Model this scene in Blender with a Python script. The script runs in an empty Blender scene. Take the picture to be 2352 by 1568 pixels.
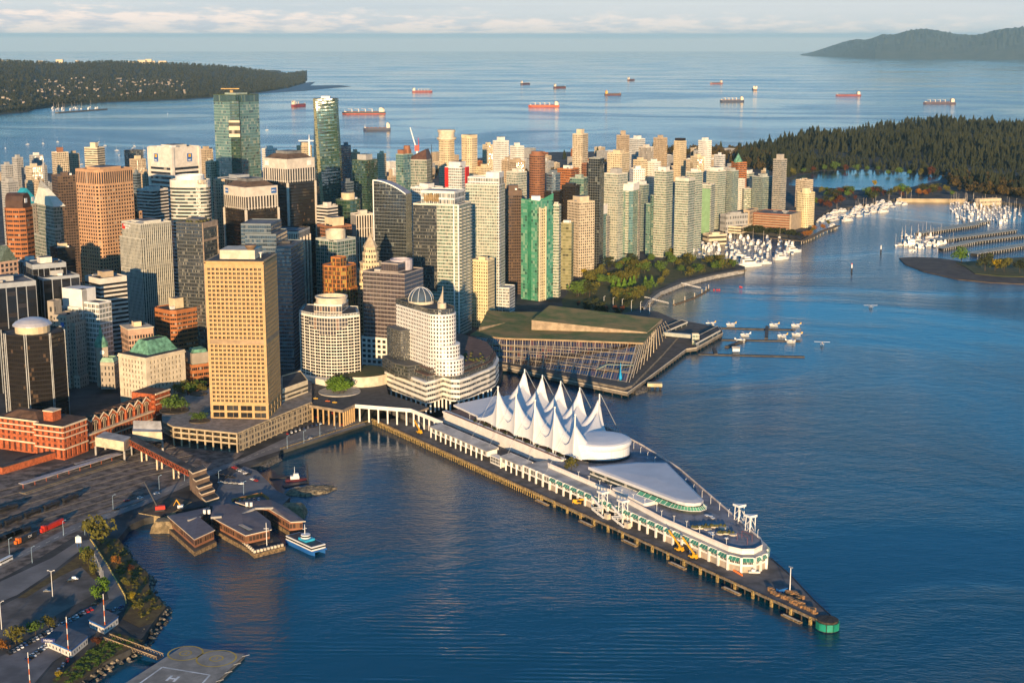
import bpy, math, random
import numpy as np
from mathutils import Vector
sc = bpy.context.scene
col = sc.collection
rnd = random.Random(11)
rad = math.radians

# ---------------------------------------------------------------- camera
F, CAMZ = 3300.0, 340.0
PIT = math.atan(676 / F)
cp, sp = math.cos(PIT), math.sin(PIT)
cam = bpy.data.cameras.new('camera')
cam.lens, cam.sensor_width = 36 * F / 2352, 36
cam.clip_start, cam.clip_end = 5, 400000
camo = bpy.data.objects.new('camera', cam)
camo.location = (0, 0, CAMZ)
camo.rotation_euler = (math.pi / 2 - PIT, 0, 0)
col.objects.link(camo)
sc.camera = camo

# ---------------------------------------------------------------- light, sky, exposure
SUN_EL, SUN_AZ = rad(7.8), rad(1.5)
SUN_STRENGTH, SKY_STRENGTH = 5.0, 0.108
sc.view_settings.view_transform = 'Standard'
sc.view_settings.look = 'None'
sc.view_settings.gamma = 1
sc.view_settings.exposure = 0.70
sun = bpy.data.lights.new('sun', 'SUN')
sun.energy, sun.angle, sun.color = SUN_STRENGTH, rad(0.5), (1.0, 0.70, 0.39)
suno = bpy.data.objects.new('sun', sun)
suno.rotation_euler = Vector((math.sin(SUN_AZ), math.cos(SUN_AZ), -math.tan(SUN_EL))).to_track_quat('-Z', 'Y').to_euler()
col.objects.link(suno)

class NT:
    """short node-tree writer"""
    def __init__(s, tree):
        s.t = tree; s.n = tree.nodes; s.l = tree.links
    def new(s, kind, **kw):
        n = s.n.new(kind)
        for k, v in kw.items(): setattr(n, k, v)
        return n
    def set(s, sock, v):
        if hasattr(v, 'links') or isinstance(v, bpy.types.NodeSocket): s.l.new(v, sock)
        else: sock.default_value = v
    def m(s, op, a, b=0.0, c=None):
        n = s.n.new('ShaderNodeMath'); n.operation = op
        s.set(n.inputs[0], a); s.set(n.inputs[1], b)
        if c is not None: s.set(n.inputs[2], c)
        return n.outputs[0]
    def mix(s, f, a, b, blend='MIX'):
        n = s.n.new('ShaderNodeMix'); n.data_type = 'RGBA'; n.blend_type = blend
        s.set(n.inputs[0], f); s.set(n.inputs[6], a if not isinstance(a, tuple) else (*a[:3], 1)); s.set(n.inputs[7], b if not isinstance(b, tuple) else (*b[:3], 1))
        return n.outputs[2]
    def noise(s, vec, scale, detail=4, rough=.55, dims='3D'):
        n = s.n.new('ShaderNodeTexNoise'); n.noise_dimensions = dims
        if vec is not None: s.l.new(vec, n.inputs['Vector'])
        n.inputs['Scale'].default_value = scale; n.inputs['Detail'].default_value = detail; n.inputs['Roughness'].default_value = rough
        return n.outputs[0]
    def ss(s, x, a, b):
        n = s.n.new('ShaderNodeMapRange'); n.interpolation_type = 'SMOOTHSTEP'
        s.set(n.inputs[0], x); n.inputs[1].default_value = a; n.inputs[2].default_value = b
        return n.outputs[0]
    def mapping(s, vec, scale, rot=(0, 0, 0)):
        n = s.n.new('ShaderNodeMapping'); s.l.new(vec, n.inputs[0])
        n.inputs['Scale'].default_value = scale; n.inputs['Rotation'].default_value = rot
        return n.outputs[0]

world = bpy.data.worlds.new('World'); sc.world = world; world.use_nodes = True
W = NT(world.node_tree); W.n.clear()
sky = W.new('ShaderNodeTexSky', sky_type='NISHITA', sun_disc=False)
sky.sun_elevation, sky.sun_rotation = SUN_EL, math.pi - SUN_AZ
sky.altitude, sky.air_density, sky.dust_density, sky.ozone_density = 300, 1.0, 0.6, 3.4
tc = W.new('ShaderNodeTexCoord').outputs['Generated']
sep = W.new('ShaderNodeSeparateXYZ'); W.l.new(tc, sep.inputs[0])
el = sep.outputs[2]
nz = W.noise(W.mapping(tc, (26, 26, 150)), 1.6, 7, .6)
nz2 = W.noise(W.mapping(tc, (9, 9, 300)), 1.0, 4, .5)
# cumulus bank low over the strait, a flat grey deck under it, thin high veil above
top = W.m('ADD', W.m('SUBTRACT', 0.0185, W.m('MULTIPLY', sep.outputs[0], .014)), W.m('MULTIPLY', W.m('SUBTRACT', nz, .5), 0.030))
bank = W.m('MULTIPLY', W.ss(el, 0.0082, 0.0098), W.m('SUBTRACT', 1.0, W.ss(W.m('SUBTRACT', el, top), -0.0055, 0.006)))
lumps = W.ss(nz, .36, .60)
cloud_c = W.mix(lumps, (4.4, 4.3, 4.6), (7.4, 6.0, 5.2))
grey = W.m('MULTIPLY', W.ss(W.m('ADD', el, W.m('MULTIPLY', W.m('SUBTRACT', nz2, .5), .003)), 0.0048, 0.0072), W.m('SUBTRACT', 1.0, W.ss(el, 0.0085, 0.0125)))
veil = W.m('MULTIPLY', W.ss(W.noise(W.mapping(tc, (3, 3, 110)), 1.0, 5, .5), .38, .7), W.m('MULTIPLY', W.ss(el, .012, .03), W.m('SUBTRACT', 1.0, W.ss(el, .05, .15))))
skyc = W.mix(1.0, sky.outputs[0], (.42, 1.05, 1.30), 'MULTIPLY')
c = W.mix(W.m('SUBTRACT', 1.0, W.ss(el, .022, .11)), skyc, (4.7, 4.75, 4.8))
c = W.mix(W.m('MULTIPLY', veil, .6), c, (3.6, 4.0, 4.4))
c = W.mix(W.m('MULTIPLY', grey, .75), c, (2.4, 3.4, 4.2))
c = W.mix(W.m('MULTIPLY', bank, W.m('SUBTRACT', .85, W.m('MULTIPLY', sep.outputs[0], 1.2))), c, cloud_c)
bg = W.new('ShaderNodeBackground'); W.l.new(c, bg.inputs[0]); bg.inputs[1].default_value = SKY_STRENGTH
wo = W.new('ShaderNodeOutputWorld'); W.l.new(bg.outputs[0], wo.inputs[0])

try:
    sc.cycles.use_denoising = True
    sc.cycles.max_bounces = 6; sc.cycles.diffuse_bounces = 3; sc.cycles.glossy_bounces = 3; sc.cycles.transmission_bounces = 2
    sc.cycles.volume_bounces = 0; sc.cycles.caustics_reflective = False
    sc.cycles.sample_clamp_indirect = 6
except Exception: pass

# ---------------------------------------------------------------- pixel (2352 wide) -> world
def P(u, v, z=5.0):
    y = v - 784.0; fw = F * cp - y * sp; dn = F * sp + y * cp; t = (CAMZ - z) / dn
    return Vector(((u - 1176) * t, fw * t, z))
def PY(u, v, Y):
    y = v - 784.0; fw = F * cp - y * sp; dn = F * sp + y * cp; t = Y / fw
    return Vector(((u - 1176) * t, Y, CAMZ - dn * t))

# ---------------------------------------------------------------- mesh builder and object helpers
class MB:
    def __init__(s): s.v = []; s.f = []; s.m = []; s.uv = []; s.smooth = []
    def poly(s, pts, mi=0, uv=None, sm=False):
        i = len(s.v); s.v.extend([tuple(p) for p in pts]); s.f.append(tuple(range(i, i + len(pts)))); s.m.append(mi); s.smooth.append(sm)
        s.uv.append(uv if uv else [(0, 0)] * len(pts))
    def prism(s, poly, z0, z1, ms=0, mt=None, bottom=False, top=True):
        n = len(poly); A = sum(poly[i][0] * poly[(i + 1) % n][1] - poly[(i + 1) % n][0] * poly[i][1] for i in range(n))
        if A < 0: poly = poly[::-1]
        mt = ms if mt is None else mt
        for i in range(n):
            a, b = poly[i], poly[(i + 1) % n]
            s.poly([(a[0], a[1], z0), (b[0], b[1], z0), (b[0], b[1], z1), (a[0], a[1], z1)], ms)
        if top: s.poly([(p[0], p[1], z1) for p in poly], mt)
        if bottom: s.poly([(p[0], p[1], z0) for p in poly[::-1]], ms)
    def box(s, c, d, mi=0, rz=0.0):
        """c = centre of the bottom, d = size"""
        co, si = math.cos(rz), math.sin(rz); q = []
        for x, y in ((-1, -1), (1, -1), (1, 1), (-1, 1)):
            x, y = x * d[0] / 2, y * d[1] / 2
            q.append((c[0] + x * co - y * si, c[1] + x * si + y * co))
        s.prism(q, c[2], c[2] + d[2], mi, bottom=True)
    def tube(s, p, q, r, r2=None, n=8, mi=0, cap=True):
        p, q = Vector(p), Vector(q); r2 = r if r2 is None else r2; w = (q - p)
        if w.length < 1e-6: return
        w.normalize(); x = w.orthogonal().normalized(); y = w.cross(x); A = []; B = []
        for k in range(n):
            a = 2 * math.pi * k / n; d = x * math.cos(a) + y * math.sin(a); A.append(p + d * r); B.append(q + d * r2)
        for k in range(n):
            j = (k + 1) % n; s.poly([A[k], A[j], B[j], B[k]], mi, sm=n > 5)
        if cap: s.poly(A[::-1], mi); s.poly(B, mi)
    def beam(s, p, q, w, h, mi=0):
        """bar with rectangular section from p to q (tops at p,q)"""
        p, q = Vector(p), Vector(q); d = (q - p); hx = Vector((-d.y, d.x, 0)); hx = hx.normalized() * w / 2 if hx.length > 1e-6 else Vector((w / 2, 0, 0)); dz = Vector((0, 0, h))
        a = [p + hx - dz, p - hx - dz, p - hx, p + hx]; b = [q + hx - dz, q - hx - dz, q - hx, q + hx]
        for k in range(4):
            j = (k + 1) % 4; s.poly([a[j], a[k], b[k], b[j]], mi)
        s.poly(a, mi); s.poly(b[::-1], mi)
    def lathe(s, c, prof, n=16, mi=0, sm=True):
        for (r0, z0), (r1, z1) in zip(prof, prof[1:]):
            for k in range(n):
                a, b = 2 * math.pi * k / n, 2 * math.pi * (k + 1) / n
                q = [(c[0] + r0 * math.cos(a), c[1] + r0 * math.sin(a), c[2] + z0), (c[0] + r0 * math.cos(b), c[1] + r0 * math.sin(b), c[2] + z0),
                     (c[0] + r1 * math.cos(b), c[1] + r1 * math.sin(b), c[2] + z1), (c[0] + r1 * math.cos(a), c[1] + r1 * math.sin(a), c[2] + z1)]
                if r1 < 1e-6: q = q[:3]
                elif r0 < 1e-6: q = [q[0], q[2], q[3]]
                s.poly(q, mi, sm=sm)
    def loft(s, rings, mi=0, close=True, caps=True, sm=False):
        for A, B in zip(rings, rings[1:]):
            n = len(A)
            for k in range(n if close else n - 1):
                j = (k + 1) % n; s.poly([A[k], A[j], B[j], B[k]], mi, sm=sm)
        if caps: s.poly(rings[0][::-1], mi); s.poly(rings[-1], mi)
    def build(s, name, mats, parent=None, world=True, weld=False):
        me = bpy.data.meshes.new(name)
        mats = mats if isinstance(mats, (list, tuple)) else [mats]
        V = np.array(s.v, dtype=np.float64) if s.v else np.zeros((0, 3))
        off = Vector((0, 0, 0))
        if parent is None and world and len(V):
            lo, hi = V.min(0), V.max(0); off = Vector(((lo[0] + hi[0]) / 2, (lo[1] + hi[1]) / 2, lo[2]))
        if parent is not None and world: off = parent_world(parent)
        V = V - np.array(off)
        me.from_pydata(V.tolist(), [], s.f)
        for m_ in mats: me.materials.append(m_)
        me.polygons.foreach_set('material_index', s.m)
        me.polygons.foreach_set('use_smooth', s.smooth)
        ul = me.uv_layers.new(name='UVMap')
        flat = np.array([c for u in s.uv for p in u for c in p], dtype=np.float32)
        ul.data.foreach_set('uv', flat)
        if weld:
            import bmesh
            b = bmesh.new(); b.from_mesh(me); bmesh.ops.remove_doubles(b, verts=b.verts, dist=1e-3); b.to_mesh(me); b.free()
        me.update()
        o = bpy.data.objects.new(name, me); col.objects.link(o)
        if parent is not None: o.parent = parent
        elif world: o.location = off
        return o
def parent_world(p):
    v = Vector((0, 0, 0))
    while p is not None: v += Vector(p.location); p = p.parent
    return v
def tag(o, label=None, cat=None, group=None, kind=None):
    if label: o['label'] = label
    if cat: o['category'] = cat
    if group: o['group'] = group
    if kind: o['kind'] = kind
    return o
def thing(name, label, cat, loc=(0, 0, 0), rz=0.0, group=None):
    o = bpy.data.objects.new(name, None); o.empty_display_size = 1; col.objects.link(o)
    o.location = loc; o.rotation_euler = (0, 0, rz)
    return tag(o, label, cat, group)
def one(mb, name, mats, label, cat, group=None, kind=None, world=True):
    return tag(mb.build(name, mats, None, world), label, cat, group, kind)
KIDS = {}
def tree_of(o):
    return [(c, tree_of(c)) for c in o.children]
def dup(root, loc, rz=0.0, label=None, group=None, s=None, kids=None):
    r = root.copy(); col.objects.link(r); r.location = loc; r.rotation_euler = (0, 0, rz)
    if s is not None: r.scale = (s, s, s) if not isinstance(s, tuple) else s
    if label: r['label'] = label
    if group: r['group'] = group
    def rec(par, ks):
        for c, kk in ks:
            d = c.copy(); col.objects.link(d); d.parent = par; rec(d, kk)
    if root.name not in KIDS: KIDS[root.name] = tree_of(root)
    rec(r, KIDS[root.name])
    return r
class Proto:
    """first use moves the prototype itself, later uses copy it"""
    def __init__(s, root): s.r = root; s.used = False; KIDS[root.name] = tree_of(root)
    def at(s, loc, rz=0.0, label=None, group=None, sc_=None):
        if not s.used:
            s.used = True; o = s.r; s.first = o
            o.location = loc; o.rotation_euler = (0, 0, rz)
            if sc_ is not None: o.scale = (sc_, sc_, sc_) if not isinstance(sc_, tuple) else sc_
            if label: o['label'] = label
            if group: o['group'] = group
            return o
        return dup(s.r, loc, rz, label, group, sc_ if sc_ is not None else (1, 1, 1))

# ---------------------------------------------------------------- materials
MATS = {}
def mat(name, c, rough=.75, metal=0.0, var=.12, scale=.15, spec=.4, c2=None, bump=0.0, det=5):
    if name in MATS: return MATS[name]
    m = bpy.data.materials.new(name); m.use_nodes = True; T = NT(m.node_tree); T.n.clear()
    b = T.new('ShaderNodeBsdfPrincipled'); o = T.new('ShaderNodeOutputMaterial'); T.l.new(b.outputs[0], o.inputs[0])
    b.inputs['Roughness'].default_value = rough; b.inputs['Metallic'].default_value = metal; b.inputs['Specular IOR Level'].default_value = spec
    g = T.new('ShaderNodeNewGeometry').outputs['Position']
    n = T.noise(g, scale, det, .6)
    if c2 is None: c2 = tuple(min(1, x * (1 + 2 * var)) for x in c); c = tuple(x * (1 - 2 * var) for x in c)
    T.l.new(T.mix(T.ss(n, .32, .68), c, c2), b.inputs['Base Color'])
    if bump:
        bp = T.new('ShaderNodeBump'); bp.inputs['Strength'].default_value = bump; bp.inputs['Distance'].default_value = 1.0
        T.l.new(T.noise(g, scale * 4, 3, .6), bp.inputs['Height']); T.l.new(bp.outputs[0], b.inputs['Normal'])
    MATS[name] = m
    return m
def facade(name, wall, glass, w, h, blind=(.55, .48, .38), pb=.15, rough=.12, mull=0, tilt=.02, wr=.75, gspec=.5, dark=.0, offx=0.0, offy=0.0):
    """windows laid out in bays and floors (the UV map counts bays and floors)"""
    if name in MATS: return MATS[name]
    m = bpy.data.materials.new(name); m.use_nodes = True; T = NT(m.node_tree); T.n.clear()
    uv = T.new('ShaderNodeUVMap').outputs[0]
    sx = T.new('ShaderNodeSeparateXYZ'); T.l.new(uv, sx.inputs[0]); U, V = sx.outputs[0], sx.outputs[1]
    fu, fv = T.m('FRACT', U), T.m('FRACT', V)
    mx = T.m('COMPARE', fu, .5 + offx, w / 2) if w < 1 else 1.0
    my = T.m('COMPARE', fv, .5 + offy, h / 2) if h < 1 else 1.0
    mask = T.m('MULTIPLY', mx, my)
    if mull:
        k = T.m('FRACT', T.m('MULTIPLY', U, float(mull))); mask = T.m('MULTIPLY', mask, T.m('COMPARE', k, .5, .44))
    pos = T.m('MULTIPLY', T.m('GREATER_THAN', V, .001), T.m('GREATER_THAN', T.m('ABSOLUTE', U), .0005)); mask = T.m('MULTIPLY', mask, pos)
    oi = T.new('ShaderNodeObjectInfo').outputs['Random']
    cell = T.new('ShaderNodeCombineXYZ')
    T.l.new(T.m('ADD', T.m('FLOOR', T.m('MULTIPLY', U, float(max(1, mull)))), T.m('MULTIPLY', oi, 391.0)), cell.inputs[0]); T.l.new(T.m('FLOOR', V), cell.inputs[1])
    wn = T.new('ShaderNodeTexWhiteNoise', noise_dimensions='2D'); T.l.new(cell.outputs[0], wn.inputs['Vector'])
    val = wn.outputs['Value']; geo = T.new('ShaderNodeNewGeometry')
    gcol = T.mix(T.m('MULTIPLY', T.m('LESS_THAN', val, pb * .8), .55), T.mix(val, tuple(x * .75 for x in glass), tuple(x * 1.15 for x in glass)), blind)
    if dark: gcol = T.mix(T.m('MULTIPLY', T.m('GREATER_THAN', val, 1 - dark * .7), .7), gcol, (.012, .014, .016))
    b = T.new('ShaderNodeBsdfPrincipled'); o = T.new('ShaderNodeOutputMaterial'); T.l.new(b.outputs[0], o.inputs[0])
    n = T.noise(geo.outputs['Position'], .12, 5, .65)
    wc = T.mix(T.ss(n, .3, .7), tuple(x * .86 for x in wall), tuple(min(1, x * 1.1) for x in wall))
    st = T.noise(T.mapping(geo.outputs['Position'], (1.2, 1.2, .05)), 1.0, 3, .6)
    wc = T.mix(T.m('MULTIPLY', T.ss(st, .52, .75), .22), wc, tuple(x * .6 for x in wall))
    T.l.new(T.mix(mask, wc, gcol), b.inputs['Base Color'])
    mr = T.new('ShaderNodeMapRange'); T.l.new(mask, mr.inputs[0]); mr.inputs[3].default_value = wr; mr.inputs[4].default_value = rough
    T.l.new(mr.outputs[0], b.inputs['Roughness'])
    sr = T.new('ShaderNodeMapRange'); T.l.new(mask, sr.inputs[0]); sr.inputs[3].default_value = .3; sr.inputs[4].default_value = gspec
    T.l.new(sr.outputs[0], b.inputs['Specular IOR Level'])
    ir = T.new('ShaderNodeMapRange'); T.l.new(mask, ir.inputs[0]); ir.inputs[3].default_value = 1.45; ir.inputs[4].default_value = 2.2 if gspec > .55 else 1.7; T.l.new(ir.outputs[0], b.inputs['IOR'])    # coated panes
    # each pane leans a little differently, so the reflected sky breaks up
    v1 = T.new('ShaderNodeVectorMath', operation='SUBTRACT'); T.l.new(wn.outputs['Color'], v1.inputs[0]); v1.inputs[1].default_value = (.5, .5, .5)
    v2 = T.new('ShaderNodeVectorMath', operation='SCALE'); T.l.new(v1.outputs[0], v2.inputs[0]); T.l.new(T.m('MULTIPLY', mask, tilt * 2), v2.inputs['Scale'])
    v3 = T.new('ShaderNodeVectorMath', operation='ADD'); T.l.new(geo.outputs['Normal'], v3.inputs[0]); T.l.new(v2.outputs[0], v3.inputs[1])
    v4 = T.new('ShaderNodeVectorMath', operation='NORMALIZE'); T.l.new(v3.outputs[0], v4.inputs[0])
    bp = T.new('ShaderNodeBump', invert=True); bp.inputs['Strength'].default_value = .6; bp.inputs['Distance'].default_value = .25
    T.l.new(mask, bp.inputs['Height']); T.l.new(v4.outputs[0], bp.inputs['Normal']); T.l.new(bp.outputs[0], b.inputs['Normal'])
    MATS[name] = m
    return m
WHITE = mat('white_paint', (.78, .76, .72), .55, var=.04)
CREAM = mat('cream_stone', (.62, .53, .40), .8, var=.08)
CONC = mat('concrete', (.40, .37, .33), .85, var=.12)
DCONC = mat('dark_concrete', (.22, .20, .18), .85, var=.15)
STEEL = mat('grey_steel', (.33, .34, .35), .45, .4, var=.08)
DARK = mat('dark_metal', (.035, .035, .04), .5, .2, var=.1)
RGREY = mat('grey_roofing', (.16, .155, .15), .9, var=.22, scale=.08)
RLIGHT = mat('pale_roofing', (.42, .40, .37), .85, var=.15, scale=.08)
RDARK = mat('dark_roofing', (.06, .058, .056), .9, var=.25, scale=.08)
GLASSD = mat('dark_glass', (.02, .024, .028), .08, var=.2, spec=.6)
GLASSG = mat('green_glass', (.05, .17, .12), .1, var=.15, spec=.6)
ASPH = mat('asphalt', (.08, .078, .08), .9, var=.2, scale=.06)
CITY = mat('city_ground', (.06, .058, .055), .95, var=.3, scale=.03)
TIMBER = mat('weathered_timber', (.20, .135, .07), .9, var=.3, scale=.6)
PILE = mat('creosote_pile', (.05, .038, .028), .9, var=.3, scale=.6)
YELLOW = mat('yellow_paint', (.75, .38, .02), .5, var=.06)
RED = mat('red_paint', (.55, .035, .02), .5, var=.06)
ORANGE = mat('orange_paint', (.72, .16, .02), .5, var=.06)
BLUE = mat('blue_paint', (.02, .12, .38), .45, var=.06)
BRICK = mat('red_brick', (.33, .075, .028), .85, var=.18, scale=.5)
COPPER = mat('green_copper', (.13, .30, .20), .7, var=.22, scale=.2)
GRASS = mat('grass_turf', (.055, .075, .022), .95, var=.3, scale=.08, c2=(.12, .10, .035))
SOIL = mat('brown_soil', (.09, .065, .04), .95, var=.3, scale=.1)
ROCK = mat('grey_rock', (.13, .115, .095), .9, var=.35, scale=.5, bump=.6)
# ---------------------------------------------------------------- sea
def sea_material(name, calm=1.0):
    m = bpy.data.materials.new(name); m.use_nodes = True; T = NT(m.node_tree); T.n.clear()
    g = T.new('ShaderNodeNewGeometry').outputs['Position']
    b = T.new('ShaderNodeBsdfPrincipled'); o = T.new('ShaderNodeOutputMaterial'); T.l.new(b.outputs[0], o.inputs[0])
    b.inputs['IOR'].default_value = 1.33; b.inputs['Specular IOR Level'].default_value = .5
    wob = T.new('ShaderNodeVectorMath', operation='MULTIPLY_ADD')
    nn = T.new('ShaderNodeTexNoise'); T.l.new(T.mapping(g, (.0004, .0004, 0)), nn.inputs['Vector']); nn.inputs['Scale'].default_value = 1.4; nn.inputs['Detail'].default_value = 3
    T.l.new(nn.outputs['Color'], wob.inputs[0]); wob.inputs[1].default_value = (1500, 2600, 0); T.l.new(g, wob.inputs[2])
    sxy = T.new('ShaderNodeSeparateXYZ'); T.l.new(g, sxy.inputs[0])
    lanes = T.noise(T.mapping(wob.outputs[0], (.0006, .0019, 0), (0, 0, .08)), 1.0, 6, .62)
    lane = T.ss(lanes, .40, .66)                       # wind lanes: 0 slick, 1 ruffled
    fine = T.noise(T.mapping(g, (.010, .016, 0), (0, 0, .5)), 1.0, 5, .6)
    amp = T.m('MULTIPLY', T.m('ADD', .16, T.m('MULTIPLY', lane, 1.15)), T.m('ADD', .55, T.m('MULTIPLY', fine, .9)))
    lee = T.m('MULTIPLY', T.m('MULTIPLY', T.ss(sxy.outputs[1], 880, 1050), T.ss(sxy.outputs[1], 1500, 1350)), T.ss(sxy.outputs[0], 130, -40)); amp = T.m('MULTIPLY', amp, T.m('SUBTRACT', 1.0, T.m('MULTIPLY', lee, .62)))
    h1 = T.noise(T.mapping(g, (.24, .36, 0), (0, 0, .35)), 1.0, 4, .62)
    h2 = T.noise(T.mapping(g, (.055, .085, 0), (0, 0, -.25)), 1.0, 3, .5)
    wv = T.new('ShaderNodeTexWave', wave_type='BANDS', bands_direction='Y', wave_profile='SIN')
    T.l.new(T.mapping(g, (.02, .13, 0), (0, 0, .16)), wv.inputs['Vector']); wv.inputs['Scale'].default_value = .42; wv.inputs['Distortion'].default_value = 6.5
    wv.inputs['Detail'].default_value = 2; wv.inputs['Detail Scale'].default_value = .8
    sx = sxy
    wake = T.m('MULTIPLY', T.m('MULTIPLY', T.ss(sx.outputs[1], 960, 780), T.m('MULTIPLY', T.ss(sx.outputs[0], -190, -90), T.ss(sx.outputs[0], 230, 120))), T.ss(fine, .42, .62))
    hh = T.m('ADD', T.m('MULTIPLY', h1, 1.05), T.m('MULTIPLY', h2, 1.7)); hh = T.m('ADD', hh, T.m('MULTIPLY', T.noise(T.mapping(g, (.11, .30, 0), (0, 0, .12)), 1.0, 3, .6), 1.1))
    hh = T.m('ADD', T.m('MULTIPLY', hh, T.m('MULTIPLY', amp, calm)), T.m('MULTIPLY', T.m('MULTIPLY', wv.outputs['Fac'], wake), .26 * calm))
    bp = T.new('ShaderNodeBump'); bp.inputs['Strength'].default_value = .7; bp.inputs['Distance'].default_value = 1.0
    T.l.new(hh, bp.inputs['Height']); T.l.new(bp.outputs[0], b.inputs['Normal'])
    T.l.new(T.mix(lane, (.001, .058, .098), (.0005, .044, .090)), b.inputs['Base Color'])
    mr = T.new('ShaderNodeMapRange'); T.l.new(lane, mr.inputs[0]); mr.inputs[3].default_value = .05; mr.inputs[4].default_value = .16
    T.l.new(mr.outputs[0], b.inputs['Roughness'])
    return m
SEA = sea_material('sea_water'); LAKE = sea_material('lake_water', .25)
s = MB(); s.poly([(-58000, -5500, 0), (58000, -5500, 0), (58000, 108000, 0), (-58000, 108000, 0)])
one(s, 'sea', SEA, None, None, kind='structure')

# ---------------------------------------------------------------- haze
hz = bpy.data.materials.new('air'); hz.use_nodes = True; T = NT(hz.node_tree); T.n.clear()
pv = T.new('ShaderNodeVolumePrincipled'); pv.inputs['Color'].default_value = (.50, .82, 1.0, 1); pv.inputs['Density'].default_value = 1.25e-5; pv.inputs['Anisotropy'].default_value = 0.0
T.l.new(pv.outputs[0], T.new('ShaderNodeOutputMaterial').inputs['Volume'])
s = MB(); s.box((0, 52000, -1.5), (118000, 116000, 1150))
one(s, 'haze', hz, 'thin blue morning air over the strait and city', 'haze', kind='stuff')

# ---------------------------------------------------------------- land sheets
def pxpoly(pts, z=5.0): return [P(u, v, z) for u, v in pts]
def sheet(name, pts, z, m, z0=None, kind='structure', px=True):
    q = pxpoly(pts, z) if px else [Vector((p[0], p[1], z)) for p in pts]
    s = MB()
    if z0 is None:
        A = sum(q[i].x * q[(i + 1) % len(q)].y - q[(i + 1) % len(q)].x * q[i].y for i in range(len(q)))
        s.poly(q if A > 0 else q[::-1])
    else: s.prism([(p.x, p.y) for p in q], z0, z, 0)
    return one(s, name, m, None, None, kind=kind)
LAND = [(-260, 1760), (60, 1640), (165, 1575), (235, 1520), (300, 1490), (330, 1460), (350, 1430), (381, 1393), (342, 1348), (340, 1316), (305, 1283), (272, 1236),
        (296, 1206), (330, 1190), (400, 1175), (470, 1160), (560, 1178), (640, 1170), (666, 1141), (636, 1126), (592, 1085), (569, 1074), (640, 1044), (646, 1029), (856, 961),
        (1000, 962), (1120, 905), (1150, 870), (1164, 800), (1300, 760), (1440, 735), (1470, 712), (1481, 690), (1510, 670), (1564, 650), (1640, 632), (1711, 620), (1711, 612), (1690, 606),
        (1650, 598), (1600, 592), (1560, 588), (1535, 572), (1545, 558), (1570, 546), (1600, 541), (1640, 535), (1700, 527), (1810, 540), (1840, 549), (1868, 520), (1876, 500), (1899, 483),
        (1962, 473), (2007, 465), (2059, 457), (2217, 458), (2236, 463), (2303, 463), (2360, 470), (2700, 490), (3300, 480), (3300, 300), (2352, 292), (2000, 302), (1850, 316), (1700, 338),
        (1500, 346), (1250, 350), (1000, 372), (870, 385), (300, 398), (0, 398), (-500, 410), (-1900, 560), (-1200, 1760)]
sheet('ground', LAND, 5.0, CITY, -3)
LAGOON = [(1812, 426), (1815, 410), (1850, 401), (1880, 394), (1985, 390), (2110, 397), (2165, 404), (2158, 414), (2100, 428), (2060, 438), (1960, 436), (1890, 430)]
sheet('lagoon', LAGOON, 5.15, LAKE)
sheet('spit', [(2065, 592), (2078, 606), (2122, 623), (2200, 641), (2270, 648), (2352, 652), (2600, 660), (2600, 560), (2352, 590), (2215, 601), (2150, 592), (2100, 590)], 1.0, mat('tidal_mud', (.075, .05, .035), .8, var=.3, scale=.05, c2=(.13, .095, .06)), -1)
sheet('spit_turf', [(2195, 602), (2216, 612), (2240, 628), (2300, 634), (2600, 640), (2600, 565), (2352, 592), (2230, 600)], 1.9, GRASS, .5)

# ---------------------------------------------------------------- scattered vegetation (numpy)
def mesh_from(name, V, Fc, tint, m, smooth=False):
    me = bpy.data.meshes.new(name); me.from_pydata(V.tolist(), [], Fc)
    a = me.attributes.new('tint', 'FLOAT', 'POINT'); a.data.foreach_set('value', tint.astype(np.float32))
    me.materials.append(m)
    if smooth: me.polygons.foreach_set('use_smooth', [True] * len(me.polygons))
    me.update(); o = bpy.data.objects.new(name, me); col.objects.link(o); return o
def scatter(name, temps, pos, hs, ws, tints, m):
    rg = np.random.default_rng(5); VV, FF, TT, off = [], [], [], 0
    for i, p in enumerate(pos):
        V, Fc, tv = temps[i % len(temps)]; a = rg.random() * 6.283; c, s_ = math.cos(a), math.sin(a)
        X = (V[:, 0] * c - V[:, 1] * s_) * ws[i] + p[0]; Y = (V[:, 0] * s_ + V[:, 1] * c) * ws[i] + p[1]; Z = V[:, 2] * hs[i] + p[2]
        VV.append(np.stack([X, Y, Z], 1)); FF.extend((Fc + off).tolist()); TT.append(tv * .35 + tints[i] * .65); off += len(V)
    return mesh_from(name, np.concatenate(VV), FF, np.concatenate(TT), m)
def conifer_t(seed, tiers=5, n=7):
    rg = np.random.default_rng(seed); V, Fc, tt = [], [], []
    for t in range(tiers):
        z0 = .08 + .92 * t / tiers * .93; z1 = min(1.0, z0 + .36); r = .5 * (1 - t / tiers) ** .8 + .05; b = len(V); ph = rg.random() * 6
        tone = rg.random()
        for k in range(n):
            a = ph + 6.283 * k / n; rr = r * (.55 + .75 * rg.random()); V.append((rr * math.cos(a), rr * math.sin(a), z0 - .05 + .07 * rg.random())); tt.append(tone * .6 + .4 * rg.random())
        V.append((rg.normal() * .02, rg.normal() * .02, z1)); tt.append(.5)
        for k in range(n): Fc.append((b + k, b + (k + 1) % n, b + n))
    return np.array(V), np.array(Fc), np.array(tt)
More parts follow.
